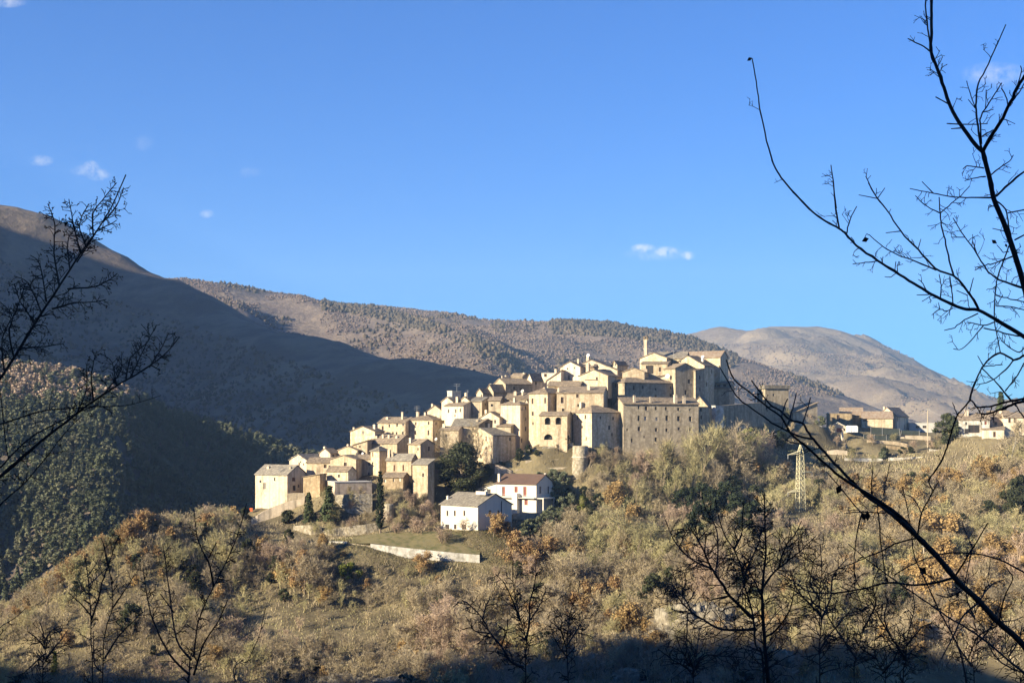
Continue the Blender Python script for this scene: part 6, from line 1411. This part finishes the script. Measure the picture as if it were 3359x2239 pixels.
t.limb(C15, [(1630, 1480), (1622, 1300), (1625, 1200), (1740, 1010), (1838, 855)], 2.6, 1.4, 0, -.3, .8)
t.limb(C15, [(1670, 1120), (1676, 1000), (1678, 925)], 1.4, 1, -.1, -.2, .6)
t.limb(C15, [(1575, 1130), (1510, 960), (1478, 835)], 1.6, 1, .1, .3, .6)
t.limb(C15, [(1560, 1110), (1495, 1025)], 1.3, 1, .1, .2, 0)
t.limb(C15, [(1100, 530), (1030, 480), (875, 400)], 2.2, 1.5, .4, .7, .5)
t.limb(C15, [(1280, 1065), (1160, 1000)], 2, 1.4, .1, .4, .3)
t.limb(C15, [(1420, 1280), (1275, 1272)], 2, 1.4, 0, .4, .4); t.limb(C15, [(1440, 1280), (1580, 1280), (1690, 1272)], 1.6, 1.2, 0, .2, 1)
t.limb(C15, [(1420, 1318), (1320, 1325)], 1.8, 1.3, 0, -.3, .3)
t.limb(C15, [(1900, 1080), (1880, 990), (1835, 910)], 1.8, 1.4, -.2, .2, .5)
t.limb(C15, [(1940, 1050), (2010, 960), (2070, 860)], 2, 1.4, -.2, -.5, .8)
t.limb(C15, [(2000, 880), (2040, 740), (2033, 680)], 1.8, 1.3, -.3, 0, .5)
t.limb(C15, [(1640, 1400), (1720, 1350), (1780, 1330)], 1.8, 1.3, 0, -.3, .8)
t.limb(C6, [(1850, 1235), (1790, 1225), (1730, 1220), (1700, 1243)], 2, 1.2, 0, .4, 1.4)
t.limb(C6, [(1865, 1297), (1790, 1305), (1715, 1328)], 1.9, 1.2, 0, -.3, 1)
t.limb(C6, [(1905, 1285), (1980, 1225), (2040, 1185), (2070, 1140)], 2, 1.2, 0, .3, 1)
t.limb(C6, [(1945, 1440), (2040, 1350), (2150, 1260), (2260, 1180)], 4, 3, 0, -.4, .5, True)
t.limb(C6, [(1915, 1452), (1760, 1450), (1600, 1445), (1480, 1420), (1310, 1385)], 3, 1.4, 0, .5, .5)
t.limb(C6, [(1480, 1418), (1400, 1335)], 1.5, 1, .3, .5, .3)
t.limb(C7, [(1005, 98), (1010, 205), (1020, 290), (1045, 390), (1075, 530), (1105, 632)], 1.5, 2.4, .4, .2, .6)
t.limb(C7, [(1012, 207), (920, 160), (842, 88)], 1.8, 1.1, .3, .6, .6); t.limb(C7, [(1012, 207), (1090, 140), (1160, 80), (1215, 20)], 1.8, 1.1, .3, .1, .5)
t.limb(C7, [(1587, 722), (1490, 690), (1390, 650), (1330, 590), (1260, 480), (1180, 370), (1100, 240)], 4, 1.5, -.1, .4, .9, True)
t.limb(C7, [(1270, 500), (1235, 400)], 1.5, 1, .2, .4, .6); t.limb(C7, [(1180, 372), (1088, 372)], 1.5, 1, .3, .5, .6)
t.limb(C7, [(1505, 505), (1400, 545), (1320, 565), (1250, 598)], 2.2, 1.1, 0, .4, 1)
t.limb(C7, [(1380, 110), (1460, 180), (1480, 290), (1500, 380), (1470, 470), (1410, 640), (1390, 760), (1385, 940), (1410, 1080), (1425, 1160)], 2.2, 1.4, -.3, -.3, .9)
t.limb(C7, [(1480, 205), (1587, 185)], 2, 1.8, -.1, -.3, .8); t.limb(C7, [(1525, 390), (1600, 350)], 2, 1.8, -.1, -.3, .5); t.limb(C7, [(1450, 330), (1372, 312)], 1.6, 1, 0, .3, .5)
t.limb(C7, [(1395, 770), (1470, 790), (1590, 815)], 1.6, 1.4, -.3, -.5, 1); t.limb(C7, [(1400, 845), (1500, 848), (1590, 870)], 1.6, 1.4, -.3, -.5, 1); t.limb(C7, [(1440, 770), (1400, 840)], 1.3, 1, -.3, -.4, .3)
t.limb(C7, [(1300, 1260), (1240, 1390), (1215, 1480)], 2, 2.4, -.5, -.6, .4); 
for q in [(1365, 390, 46, .6), (1460, 415, 30, 1.2), (1505, 670, 18, 1.6)]: t.leafcard(C7(q[0], q[1]), q[2] / 2.091, Y - .1, q[3])
t.limb(C7, [(1485, 470), (1445, 472), (1420, 445), (1400, 425)], 1.4, 1, -.1, -.1, 0); t.limb(C7, [(1545, 640), (1520, 650), (1508, 668)], 1.2, .9, 0, -.1, 0); t.done()

# ---- long limb sweeping out of the right edge -----------------------------------
Y = 6.0; g = ground_under(3620, Y); gy = pix(g)[1]
t = ForeTree('bare_tree', 'bare tree whose long limb sweeps up to a single leaf at its tip', Y, g)
t.limb(C0, [(3620, gy + 60), (3610, 2300), (3590, 1700), (3540, 1330), (3460, 1180), (3359, 1104), (3290, 1062), (3270, 1050)], 34, 6.5, .2, 0, .4, True)
t.limb(C7, [(1400, 940), (1275, 872), (1190, 865), (1100, 835), (940, 755), (830, 690), (700, 605), (580, 530), (440, 430), (370, 355), (320, 312), (230, 265), (140, 200), (70, 130), (0, 60)], 6, 2.8, 0, .6, .3, True)
t.limb(C6, [(575, 1540), (440, 1395), (365, 1305), (310, 1210), (285, 1135), (230, 920), (200, 750), (180, 600), (150, 430)], 2.8, 1.5, .6, .9, .12, True)
t.leafcard(C6(150, 425), 19, Y + .9, 2.6)
t.limb(C7, [(1275, 865), (1240, 800), (1200, 745), (1150, 680), (1100, 635), (980, 585), (860, 455), (740, 330), (650, 190), (580, 105), (520, 0)], 4.4, 2, 0, -.5, .35, True)
t.limb(C6, [(1138, 1540), (1075, 1460), (1030, 1390), (985, 1295)], 2, 1.3, -.5, -.6, .4)
t.limb(C7, [(578, 106), (455, 82)], 1.5, 1, -.4, -.3, .3); t.limb(C7, [(585, 102), (632, 35)], 1.5, 1, -.4, -.6, 0)
t.limb(C7, [(985, 597), (850, 540), (710, 490), (600, 420), (525, 355)], 2.3, 1.2, -.2, .2, .9)
t.limb(C7, [(527, 357), (508, 352), (500, 372), (520, 384)], 1.1, .8, .2, .2, 0); t.leafcard(C7(524, 380), 26, Y + .2, 2.75)
t.limb(C7, [(738, 330), (640, 342)], 1.4, 1, -.3, -.2, .4); t.limb(C7, [(860, 455), (880, 385)], 1.2, .9, -.3, -.4, .4)
t.limb(C7, [(320, 310), (300, 200), (285, 60), (280, 0)], 2.4, 1.8, .5, .3, .5); t.limb(C6, [(770, 1530), (752, 1390), (730, 1212)], 1.8, 1.3, .3, .2, .8)
t.limb(C7, [(370, 350), (395, 250), (440, 160)], 2, 1.2, .5, .4, .9)
t.limb(C7, [(580, 535), (500, 545), (413, 556)], 1.8, 1.1, .4, .6, 1.2); t.limb(C7, [(700, 605), (708, 540)], 1.4, 1, .3, .4, .2); t.limb(C7, [(705, 622), (670, 645), (632, 642)], 1.4, .9, .3, .2, .3)
t.limb(C7, [(915, 730), (885, 680), (862, 662)], 1.6, 1, .2, .3, 1); t.limb(C7, [(935, 765), (852, 768)], 1.6, 1, .2, .1, .5)
t.limb(C7, [(1100, 832), (1092, 740), (1078, 640)], 1.9, 1.3, .1, .3, .7); t.limb(C7, [(1015, 785), (1018, 700), (1005, 625)], 1.7, 1.1, .1, 0, 1)
t.limb(C7, [(1095, 860), (1050, 880), (1010, 865), (955, 905)], 1.7, 1, 0, -.2, 1.4); t.limb(C7, [(1010, 865), (1000, 820)], 1.3, .9, -.1, -.1, .4)
t.limb(C7, [(1215, 748), (1240, 652)], 1.6, 1.1, -.1, -.3, .3); t.limb(C7, [(1200, 770), (1125, 737)], 1.5, 1, -.1, .1, .3)
t.limb(C7, [(1270, 895), (1180, 940), (1110, 990), (1042, 1010)], 2, 1.2, 0, -.4, .4)
t.limb(C7, [(1380, 955), (1310, 975), (1215, 955)], 2, 1.2, 0, -.3, 1.4); t.limb(C7, [(1310, 975), (1240, 1060), (1160, 1138), (1103, 1136)], 1.8, 1, -.2, -.5, .4)
t.limb(C7, [(1310, 995), (1420, 1020), (1520, 1045), (1600, 1052)], 1.8, 2, -.2, -.3, .8); t.done()

# ---- tangle at the right edge ---------------------------------------------------
Y = 8.5; g = ground_under(3700, Y); gy = pix(g)[1]
t = ForeTree('bare_tree', 'tangled bare tree at the right edge above the cream house', Y, g)
t.limb(C0, [(3700, gy + 60), (3690, 2200), (3640, 1600), (3520, 1340), (3359, 1305)], 22, 6, .2, 0, .2, True)
t.limb(C13, [(2069, 330), (1910, 370), (1700, 460), (1500, 530), (1360, 540)], 5, 3, 0, .2, .5, True)
t.limb(C13, [(2069, 285), (1900, 320), (1700, 360), (1500, 415), (1300, 430), (1230, 350), (1170, 300)], 4.2, 2.6, 0, .4, .6, True)
t.limb(C13, [(1170, 310), (1220, 120), (1285, -20)], 2.6, 2, .4, .6, .2); t.limb(C7, [(1300, 1265), (1345, 1210), (1425, 1165), (1520, 1212), (1587, 1180), (1640, 1150)], 2.2, 3, .6, .2, .7)
t.limb(C7, [(1520, 1210), (1440, 1300), (1350, 1360), (1260, 1382)], 2, 1.1, .3, .6, .5); t.limb(C7, [(1300, 1260), (1380, 1250), (1440, 1245)], 1.6, 1.2, .5, .4, .6)
t.limb(C7, [(1300, 1270), (1380, 1350), (1470, 1450), (1530, 1530)], 1.8, 1.4, .5, .2, .5); t.limb(C7, [(1310, 1255), (1270, 1185)], 1.4, 1, .5, .7, .4)
t.limb(C7, [(1587, 1235), (1540, 1320), (1460, 1420)], 2, 1.2, .1, .4, .6); t.limb(C7, [(1590, 1130), (1540, 1160), (1430, 1080)], 1.9, 1.1, .1, .4, .6)
t.limb(C13, [(1170, 320), (1060, 450), (970, 550), (930, 640)], 2.4, 1.8, .4, .7, .3); t.limb(C13, [(960, 550), (920, 450), (880, 350)], 1.6, 1, .6, .8, .2)
t.limb(C13, [(940, 630), (890, 760), (830, 980), (770, 1150), (690, 1340), (560, 1540)], 1.9, 2.4, .7, .9, .25)
t.limb(C13, [(1230, 350), (1300, 450), (1400, 620)], 1.8, 1.2, .3, .5, .5); t.limb(C13, [(1850, 320), (1720, 150), (1590, 0)], 2.2, 1.6, 0, .3, .4); t.limb(C13, [(1760, 160), (1840, 60), (1920, -10)], 1.7, 1.2, .2, .3, .5)
t.limb(C13, [(1930, 390), (2000, 500), (2069, 600)], 2, 2, 0, -.2, .6); t.limb(C13, [(1540, 420), (1505, 520)], 1.5, 1, .2, .3, .3); t.done()

# ---- thick diagonal branch across the lower right -------------------------------
Y = 5.0; g = ground_under(3480, Y); gy = pix(g)[1]
t = ForeTree('bare_tree', 'thick dark branch slanting across the lower right with dry leaves', Y, g)
t.limb(C0, [(3480, gy + 60), (3470, 2420), (3440, 2260), (3359, 2117), (3278, 2042), (3207, 1966), (3146, 1910), (3075, 1825), (3009, 1759), (2948, 1703)], 24, 8.5, .1, 0, .3, True, tl=(10, 36))
t.limb(C4, [(1379, 1208), (1270, 1120), (1130, 1020), (1000, 890), (860, 745), (735, 600), (690, 540), (652, 480), (560, 452), (480, 380), (400, 330), (265, 155)], 7, 2.2, 0, .5, .3, True, tl=(10, 36))
t.limb(C4, [(1500, 1300), (1400, 1190), (1250, 1080), (1100, 985), (960, 900), (850, 810), (720, 690), (640, 620), (560, 550), (490, 430), (380, 350), (240, 235), (130, 140), (75, 0)], 6.5, 2, .05, -.5, .3, True, tl=(10, 36))
t.limb(C4, [(740, 600), (640, 580), (540, 540), (420, 475), (330, 410), (230, 340), (170, 290), (120, 220), (20, 45)], 3.6, 1.8, .2, .6, .3, True)
for a_ in ([(540, 490), (580, 360), (605, 252)], [(652, 480), (690, 370), (710, 285)], [(490, 435), (520, 340), (538, 295)], [(640, 635), (580, 625), (520, 608)]): t.limb(C4, a_, 2.2, 1.5, -.1, .2, .25)
t.limb(C8, [(1330, 835), (1200, 870), (1050, 885), (880, 868), (700, 912), (500, 940), (330, 932), (200, 850), (80, 780)], 4.6, 1.6, 0, .8, .5, True)
t.limb(C8, [(1080, 560), (950, 590), (850, 640), (760, 680), (640, 730), (540, 770), (430, 825)], 3, 1.2, 0, .5, .4)
t.limb(C8, [(1900, 830), (1820, 795), (1650, 710), (1450, 665), (1240, 672), (1050, 740), (920, 815)], 3.3, 1.8, -.4, -.2, .3, True)
t.limb(C8, [(1920, 1560), (1750, 1440), (1550, 1270), (1400, 1170), (1250, 1080), (1050, 940), (850, 800), (720, 700), (600, 600)], 4.5, 1.5, -.3, .3, .35, True)
t.limb(C8, [(1430, 1600), (1390, 1400), (1330, 1240), (1240, 1080), (1150, 880), (1060, 690), (1040, 540), (1010, 350), (975, 200)], 3.6, 1.4, .3, .6, .4, True)
t.limb(C8, [(1085, 530), (1110, 390), (1190, 230), (1230, 165)], 2.4, 1.4, 0, -.3, .6); t.limb(C8, [(1112, 392), (1060, 290), (980, 250)], 1.9, 1.1, -.1, .2, .6)
t.limb(C8, [(1190, 230), (1160, 160), (1230, 60), (1260, 0)], 1.9, 1.5, -.2, -.3, .5)
t.limb(C8, [(1645, 1165), (1690, 960), (1745, 840), (1700, 770)], 2.4, 1.3, 0, -.3, .7); t.limb(C8, [(1660, 1140), (1760, 1130), (1815, 1105)], 2, 1.2, 0, .2, .8)
t.limb(C8, [(1520, 985), (1600, 880), (1690, 845)], 2.2, 1.2, 0, .3, .7); t.limb(C8, [(1500, 1015), (1400, 1100), (1330, 1240), (1250, 1395)], 2.6, 1.5, 0, -.3, .4)
t.limb(C8, [(1345, 820), (1460, 640), (1570, 455)], 2.6, 1.5, 0, -.4, .5); t.limb(C8, [(1465, 635), (1390, 450)], 1.8, 1.1, -.2, 0, .4); t.limb(C8, [(1460, 640), (1410, 880)], 1.8, 1.3, -.2, -.3, .3)
t.limb(C8, [(860, 385), (700, 378), (575, 388)], 2, 1.2, .1, .4, .5); t.limb(C8, [(720, 420), (560, 230), (450, 100)], 2, 1.2, .3, .6, .4)
t.limb(C8, [(1635, 1170), (1510, 1235), (1460, 1330), (1430, 1420)], 2.2, 1.5, 0, .3, .5); t.limb(C8, [(1380, 930), (1290, 970), (1210, 950)], 2.4, 1.3, 0, .2, .9)
t.limb(C8, [(690, 400), (650, 580), (640, 800), (680, 900)], 1.7, 1.2, .3, .4, .4); t.limb(C8, [(810, 390), (830, 620), (860, 820)], 1.8, 1.4, .2, .3, .4); t.limb(C8, [(760, 250), (765, 150), (772, 55)], 1.8, 1.1, .2, .1, .5); t.limb(C8, [(845, 260), (865, 150), (888, 45)], 1.8, 1.1, .2, .4, .5)
for q in [(550, 190, 34, 2.0), (600, 160, 30, .4), (700, 380, 30, 1.3), (735, 370, 34, 1.6), (1100, 760, 34, .9), (1140, 760, 28, 2.2), (860, 830, 20, 1.2), (510, 800, 16, 1.6), (1370, 940, 18, 2.1)]: t.leafcard(C8(q[0], q[1]), q[2], Y - .05, q[3])
t.done()

# ---- generic nearby bare tree from a few traced stems ----------------------------
def near_tree(label, Y, px_foot, stems, r=5.0, twigs=1.6, tl=(30, 90), name='bare_tree', leaves=0, extra=()):
    g = ground_under(px_foot, Y); gy = pix(g)[1]
    t = ForeTree(name, label, Y, g)
    for k, (c, pts, r0, r1) in enumerate(stems):
        P = [c(*p) for p in pts]
        if k == 0: P = [(px_foot, gy + 20), ((px_foot * .5 + P[0][0] * .5), (gy + P[0][1]) * .5)] + P if gy > P[0][1] + 10 else P
        dd = frng.uniform(-.06, .06) * Y
        t.limb(C0, P, r0, r1, 0, dd, twigs, r0 >= 3, tl=tl, leaves=leaves)
    t.done()
near_tree('big spreading bare tree in front of the pale rock, right of centre', 22, 2505, [
    (C9, [(1500, 1568), (1440, 1300), (1425, 1120), (1405, 1030), (1365, 900), (1345, 780), (1290, 640), (1230, 550), (1185, 420), (1160, 290)], 11, 1.6),
    (C9, [(1530, 1568), (1500, 1250), (1490, 1020), (1485, 920), (1510, 700), (1505, 450), (1500, 240)], 8, 1.6),
    (C9, [(1425, 1120), (1330, 1030), (1250, 950), (1190, 850), (1130, 760), (1060, 610), (960, 450)], 6.5, 1.4),
    (C9, [(1440, 1190), (1330, 1200), (1190, 1190), (1080, 1130), (1000, 1080), (930, 1010), (850, 900)], 5.5, 1.4),
    (C9, [(1365, 830), (1380, 770), (1450, 620), (1480, 500)], 4, 1.4), (C9, [(1485, 920), (1540, 830), (1600, 770), (1700, 690), (1760, 640), (1860, 545)], 4.5, 1.4),
    (C9, [(1480, 960), (1400, 800), (1330, 720), (1250, 700), (1150, 700)], 3.5, 1.2), (C9, [(1130, 770), (1050, 740), (960, 680), (880, 590), (810, 430)], 3.5, 1.3),
    (C9, [(1000, 1085), (960, 1000), (900, 930), (840, 880), (800, 960)], 2.6, 1.2), (C9, [(1500, 1250), (1580, 1200), (1680, 1050), (1720, 850)], 4, 1.3), (C9, [(1600, 770), (1640, 640), (1720, 520), (1760, 440)], 2.8, 1.2),
    (C9, [(1290, 640), (1340, 540), (1350, 400), (1360, 300)], 2.6, 1.2), (C9, [(1160, 800), (1180, 650), (1160, 480), (1080, 340)], 2.8, 1.2), (C9, [(970, 1080), (960, 1250), (1000, 1300)], 2.2, 1.2)], twigs=2.1)
near_tree('bare tree just right of the big spreading one, half in shade', 26, 2690, [
    (C9, [(1890, 1568), (1880, 1350), (1900, 1120), (1880, 980), (1900, 800), (1890, 600)], 6.5, 1.4), (C9, [(1900, 1120), (1960, 980), (1980, 820), (2080, 700)], 4, 1.3), (C9, [(1895, 1100), (1800, 1000), (1720, 900), (1680, 780)], 4, 1.3), (C9, [(1880, 1350), (1980, 1200), (2100, 1060)], 4, 1.3), (C9, [(1885, 980), (1820, 860), (1850, 700)], 3, 1.2)], twigs=2.2)
near_tree('bare forked tree below the orange-brown oak, near the centre', 28, 1725, [
    (C17, [(850, 1017), (845, 800), (850, 650), (800, 460), (770, 330), (740, 150), (740, -40)], 6, 1.4), (C17, [(850, 650), (875, 540), (880, 470), (890, 300), (930, 150), (935, 20)], 4.5, 1.3), (C17, [(800, 480), (720, 280), (670, 170), (590, 80)], 3.4, 1.2), (C17, [(885, 480), (950, 380), (1010, 240), (1020, 180)], 3, 1.2),
    (C17, [(830, 880), (720, 830), (650, 720), (540, 580), (480, 470), (360, 340), (300, 310)], 5, 1.4), (C17, [(640, 690), (690, 570), (690, 470)], 2.4, 1.2), (C17, [(480, 460), (500, 380), (545, 270)], 2.4, 1.2), (C17, [(540, 590), (400, 560), (380, 460)], 2.4, 1.1)], twigs=1.8, tl=(20, 60))
near_tree('dark shrubby bare tree in shade right of the central forked tree', 30, 1880, [
    (C17, [(1210, 1017), (1200, 800), (1215, 520), (1240, 380), (1290, 270), (1315, 140)], 4.5, 1.2), (C17, [(1200, 700), (1290, 560), (1345, 470), (1405, 460)], 3.4, 1.3), (C17, [(1200, 720), (1150, 560), (1160, 470), (1120, 380)], 3, 1.2), (C17, [(1205, 800), (1100, 640), (1060, 520)], 3, 1.2)], twigs=2.4, tl=(20, 60))
near_tree('straight young bare tree at the lower left, two stems', 16, 310, [
    (C10, [(745, 1568), (732, 1250), (730, 1000), (712, 760), (695, 630), (680, 540)], 5.5, 1.4), (C10, [(735, 1060), (790, 900), (835, 720), (875, 610), (920, 480), (960, 370)], 3.4, 1.3), (C10, [(712, 700), (780, 600)], 2, 1.1), (C10, [(715, 780), (860, 640)], 2, 1.1), (C10, [(738, 1030), (620, 900), (550, 840)], 2, 1.1)], twigs=1.1, tl=(16, 50))
near_tree('bare tree leaning right beside the straight young one at the lower left', 17, 336, [
    (C10, [(825, 1568), (850, 1150), (905, 960), (895, 750), (850, 500), (812, 400)], 5, 1.3), (C10, [(905, 965), (1000, 830), (1085, 690)], 3, 1.2), (C10, [(840, 1370), (950, 1200), (1090, 1050), (1165, 985)], 3.4, 1.3), (C10, [(820, 1480), (760, 1400), (750, 1150)], 3, 1.3), (C10, [(870, 640), (830, 450)], 2, 1.1)], twigs=1.1, tl=(16, 50))
near_tree('tall bare tree with a long stem leaning to the ramp wall, lower left', 15, 620, [
    (C10, [(1520, 1568), (1560, 1350), (1585, 1120), (1650, 930), (1720, 790), (1850, 530), (1920, 350), (1985, 120)], 8, 1.4), (C10, [(1720, 790), (1680, 600), (1600, 440), (1560, 180)], 3.4, 1.2), (C10, [(1530, 1500), (1400, 1380), (1280, 1180), (1200, 950), (1150, 640)], 4.4, 1.3), (C10, [(1540, 1380), (1420, 1210), (1360, 800), (1310, 450)], 4, 1.2), (C10, [(1560, 1500), (1640, 1250), (1760, 1060), (1835, 890)], 4, 1.3), (C10, [(1680, 560), (1740, 440)], 2, 1.1), (C10, [(1400, 1000), (1290, 850)], 2, 1.1)], twigs=1.0, tl=(16, 50))
near_tree('crooked dark bare tree at the bottom left corner', 20, 140, [
    (C10, [(340, 1568), (372, 1400), (360, 1280), (345, 1150), (320, 1080)], 6, 1.4), (C10, [(372, 1370), (480, 1230), (545, 1140)], 4, 1.3), (C10, [(365, 1330), (260, 1420), (160, 1520)], 3.4, 1.3), (C10, [(355, 1250), (420, 1140), (500, 1180)], 2.6, 1.2), (C10, [(365, 1290), (290, 1200), (220, 1150)], 2.6, 1.2)], twigs=2.0, tl=(20, 60))
near_tree('thin curved sapling at the bottom, left of the bottom rocks', 18, 760, [
    (C10, [(1880, 1600), (1990, 1400), (2080, 1200), (2110, 1080), (2140, 950)], 3, 1.1), (C10, [(1900, 1560), (1880, 1450), (1960, 1380)], 1.8, 1.1)], twigs=.8, tl=(12, 40))
near_tree('thin twigs rising at the extreme left edge', 12, -60, [
    (C10, [(-140, 1400), (-60, 1240), (0, 1120), (110, 1050), (215, 960)], 3, 1.2), (C10, [(-60, 1240), (10, 1170), (20, 1130)], 2, 1.2)], twigs=.9, tl=(14, 40))
near_tree('bare bushy tree at the bottom, in front of the dark shade', 24, 2960, [
    (C8, [(980, 1640), (1000, 1450), (1010, 1250), (1060, 1050), (1040, 900)], 6, 1.4), (C8, [(1000, 1400), (900, 1250), (800, 1080), (740, 960)], 4, 1.3), (C8, [(1010, 1300), (1110, 1180), (1200, 1150)], 3.4, 1.3), (C8, [(900, 1250), (850, 1120), (880, 980)], 2.6, 1.2)], twigs=2.4, tl=(24, 70))
near_tree('low bare bush at the bottom right of centre, black in shade', 27, 2280, [
    (C9, [(1010, 1640), (980, 1450), (920, 1330), (880, 1230)], 5, 1.4), (C9, [(1000, 1500), (1080, 1380), (1200, 1380), (1350, 1390)], 3.4, 1.3), (C9, [(990, 1480), (860, 1400), (760, 1330)], 3.4, 1.3), (C9, [(1005, 1520), (1030, 1350), (1050, 1200)], 3, 1.2)], twigs=2.6, tl=(24, 70))

near_tree('thin many-twigged bare tree at the lower right, behind the thick slanting branch', 19, 3190, [
    (C8, [(1480, 1640), (1450, 1450), (1500, 1280), (1480, 1100), (1560, 900), (1590, 700)], 4.5, 1.2), (C8, [(1460, 1450), (1360, 1300), (1300, 1150), (1310, 980)], 3.2, 1.2), (C8, [(1490, 1300), (1590, 1180), (1660, 1010)], 3, 1.2), (C8, [(1480, 1120), (1420, 960), (1440, 800)], 2.4, 1.1)], twigs=2.0, tl=(24, 70))
near_tree('slight bare tree between the big spreading one and the thick slanting branch', 23, 2800, [
    (C8, [(640, 1640), (650, 1400), (700, 1200), (690, 1020), (640, 880), (650, 700)], 4.5, 1.2), (C8, [(700, 1200), (790, 1020), (770, 880), (830, 740)], 3.2, 1.2), (C8, [(660, 1400), (540, 1230), (450, 1080), (440, 930), (400, 820)], 3.4, 1.2), (C8, [(450, 1080), (350, 1000), (300, 860)], 2.4, 1.1)], twigs=2.2, tl=(24, 70))
near_tree('bushy dark bare tree at the lower right corner below the thick slanting branch', 15, 3330, [
    (C8, [(1800, 1660), (1760, 1480), (1700, 1340), (1690, 1180), (1640, 1060)], 4.5, 1.2), (C8, [(1760, 1480), (1640, 1400), (1570, 1290), (1540, 1180)], 3.2, 1.2), (C8, [(1720, 1380), (1790, 1260), (1810, 1150)], 2.6, 1.1)], twigs=2.2, tl=(24, 70))
near_tree('low tangled bare shrub at the bottom edge right of the big spreading tree', 25, 2860, [
    (C8, [(860, 1660), (830, 1480), (780, 1350), (790, 1200), (740, 1120)], 4.5, 1.2), (C8, [(840, 1500), (930, 1380), (960, 1250), (930, 1150)], 3.2, 1.2), (C8, [(800, 1400), (700, 1330), (620, 1240)], 3, 1.2), (C8, [(900, 1420), (1020, 1360), (1090, 1290)], 2.6, 1.1)], twigs=2.4, tl=(26, 75))
# ---- left tree with fine twigs and small clinging leaves -------------------------
Y = 9.0; g = ground_under(-260, Y); gy = pix(g)[1]
t = ForeTree('bare_tree', 'fine twigged tree reaching in from the left edge with small clinging leaves', Y, g)
t.limb(C0, [(-260, gy + 40), (-240, 2300), (-200, 1800), (-140, 1500), (-60, 1330), (0, 1243), (46, 1173), (115, 1060), (190, 945), (260, 837), (321, 752), (367, 676), (413, 573)], 20, 1.8, .2, .5, .8, True, tl=(24, 70), leaves=.3)
for pts, r0 in [([(60, 880), (40, 760), (80, 650), (110, 560)], 2.6), ([(225, 670), (320, 645), (400, 640), (455, 630)], 2.6), ([(290, 585), (400, 575), (460, 550), (503, 518)], 2.6), ([(255, 575), (232, 430), (236, 310), (205, 220)], 2.8), ([(345, 430), (320, 330), (295, 200)], 2.4), ([(180, 690), (120, 560), (60, 530)], 2.2),
                 ([(90, 840), (200, 830), (275, 818)], 2.4), ([(150, 735), (90, 640), (60, 560)], 2.2), ([(20, 950), (10, 800), (50, 700), (0, 640)], 2.6), ([(400, 360), (400, 260), (450, 190), (500, 130)], 2.4), ([(440, 300), (500, 230), (530, 150)], 2.2), ([(370, 400), (340, 310), (380, 220)], 2.2), ([(300, 500), (290, 380), (330, 320)], 2.2), ([(420, 330), (470, 310), (500, 290)], 1.8), ([(200, 640), (170, 480), (130, 440)], 2.2), ([(330, 470), (420, 330)], 2.0), ([(110, 780), (160, 740), (200, 745)], 2.0)]:
    t.limb(C11, pts, r0, 1.1, .1, frng.uniform(-.4, .5), 2.6, False, tl=(14, 42), leaves=.45)
t.limb(C11, [(-200, 1700), (-60, 1430), (0, 1390), (100, 1300), (250, 1180), (380, 1080), (500, 1000), (600, 940), (700, 870), (770, 790)], 8, 1.7, .2, -.3, .7, True, tl=(18, 50), leaves=.3)
for pts, r0 in [([(400, 1060), (392, 950), (415, 850)], 2.4), ([(540, 970), (560, 880), (640, 800), (605, 735)], 2.4), ([(500, 1000), (480, 900), (430, 860)], 2.0), ([(640, 920), (690, 840), (725, 770)], 2.2), ([(560, 960), (600, 880), (670, 740)], 2.0), ([(450, 1030), (520, 930), (510, 870)], 1.8), ([(330, 1120), (370, 1010), (370, 920)], 2.0)]:
    t.limb(C11, pts, r0, 1.0, -.1, frng.uniform(-.5, .3), 2.4, False, tl=(14, 40), leaves=.3)
t.limb(C11, [(-120, 1220), (0, 1165), (200, 1105), (420, 1090), (560, 1080), (690, 1040)], 3.4, 1.1, 0, .4, .6, True, tl=(18, 50))
t.limb(C11, [(-160, 1700), (0, 1510), (120, 1400), (280, 1200), (350, 1130)], 4, 1.4, 0, .3, .6, True, tl=(18, 50))
t.limb(C11, [(-60, 1040), (-10, 960), (30, 1280), (40, 1300)], 1.6, 1.2, 0, .2, .6); t.limb(C11, [(0, 1350), (120, 1230), (300, 1130), (420, 1080)], 2.6, 1.2, .1, .5, .8); t.done()
HAZE = 8.0e-5
# ------------------------------------------------------------------ air between the eye and the far hills
hz = MB(); hz.abox(-2600, 2900, -600, 7000, -136.5, 760)
hzm = bpy.data.materials.new('haze_air'); hzm.use_nodes = True
ht = hzm.node_tree; ht.nodes.remove(ht.nodes['Principled BSDF'])
pv = ht.nodes.new('ShaderNodeVolumePrincipled'); pv.inputs['Density'].default_value = HAZE
pv.inputs['Color'].default_value = (.45, .68, 1.0, 1); pv.inputs['Anisotropy'].default_value = 0.0
ht.links.new(pv.outputs[0], ht.nodes['Material Output'].inputs['Volume'])
MATS['haze_air'] = hzm
ho = hz.build('haze', 'haze_air'); tag(ho, 'thin blue haze in the valley air', None, kind='stuff')
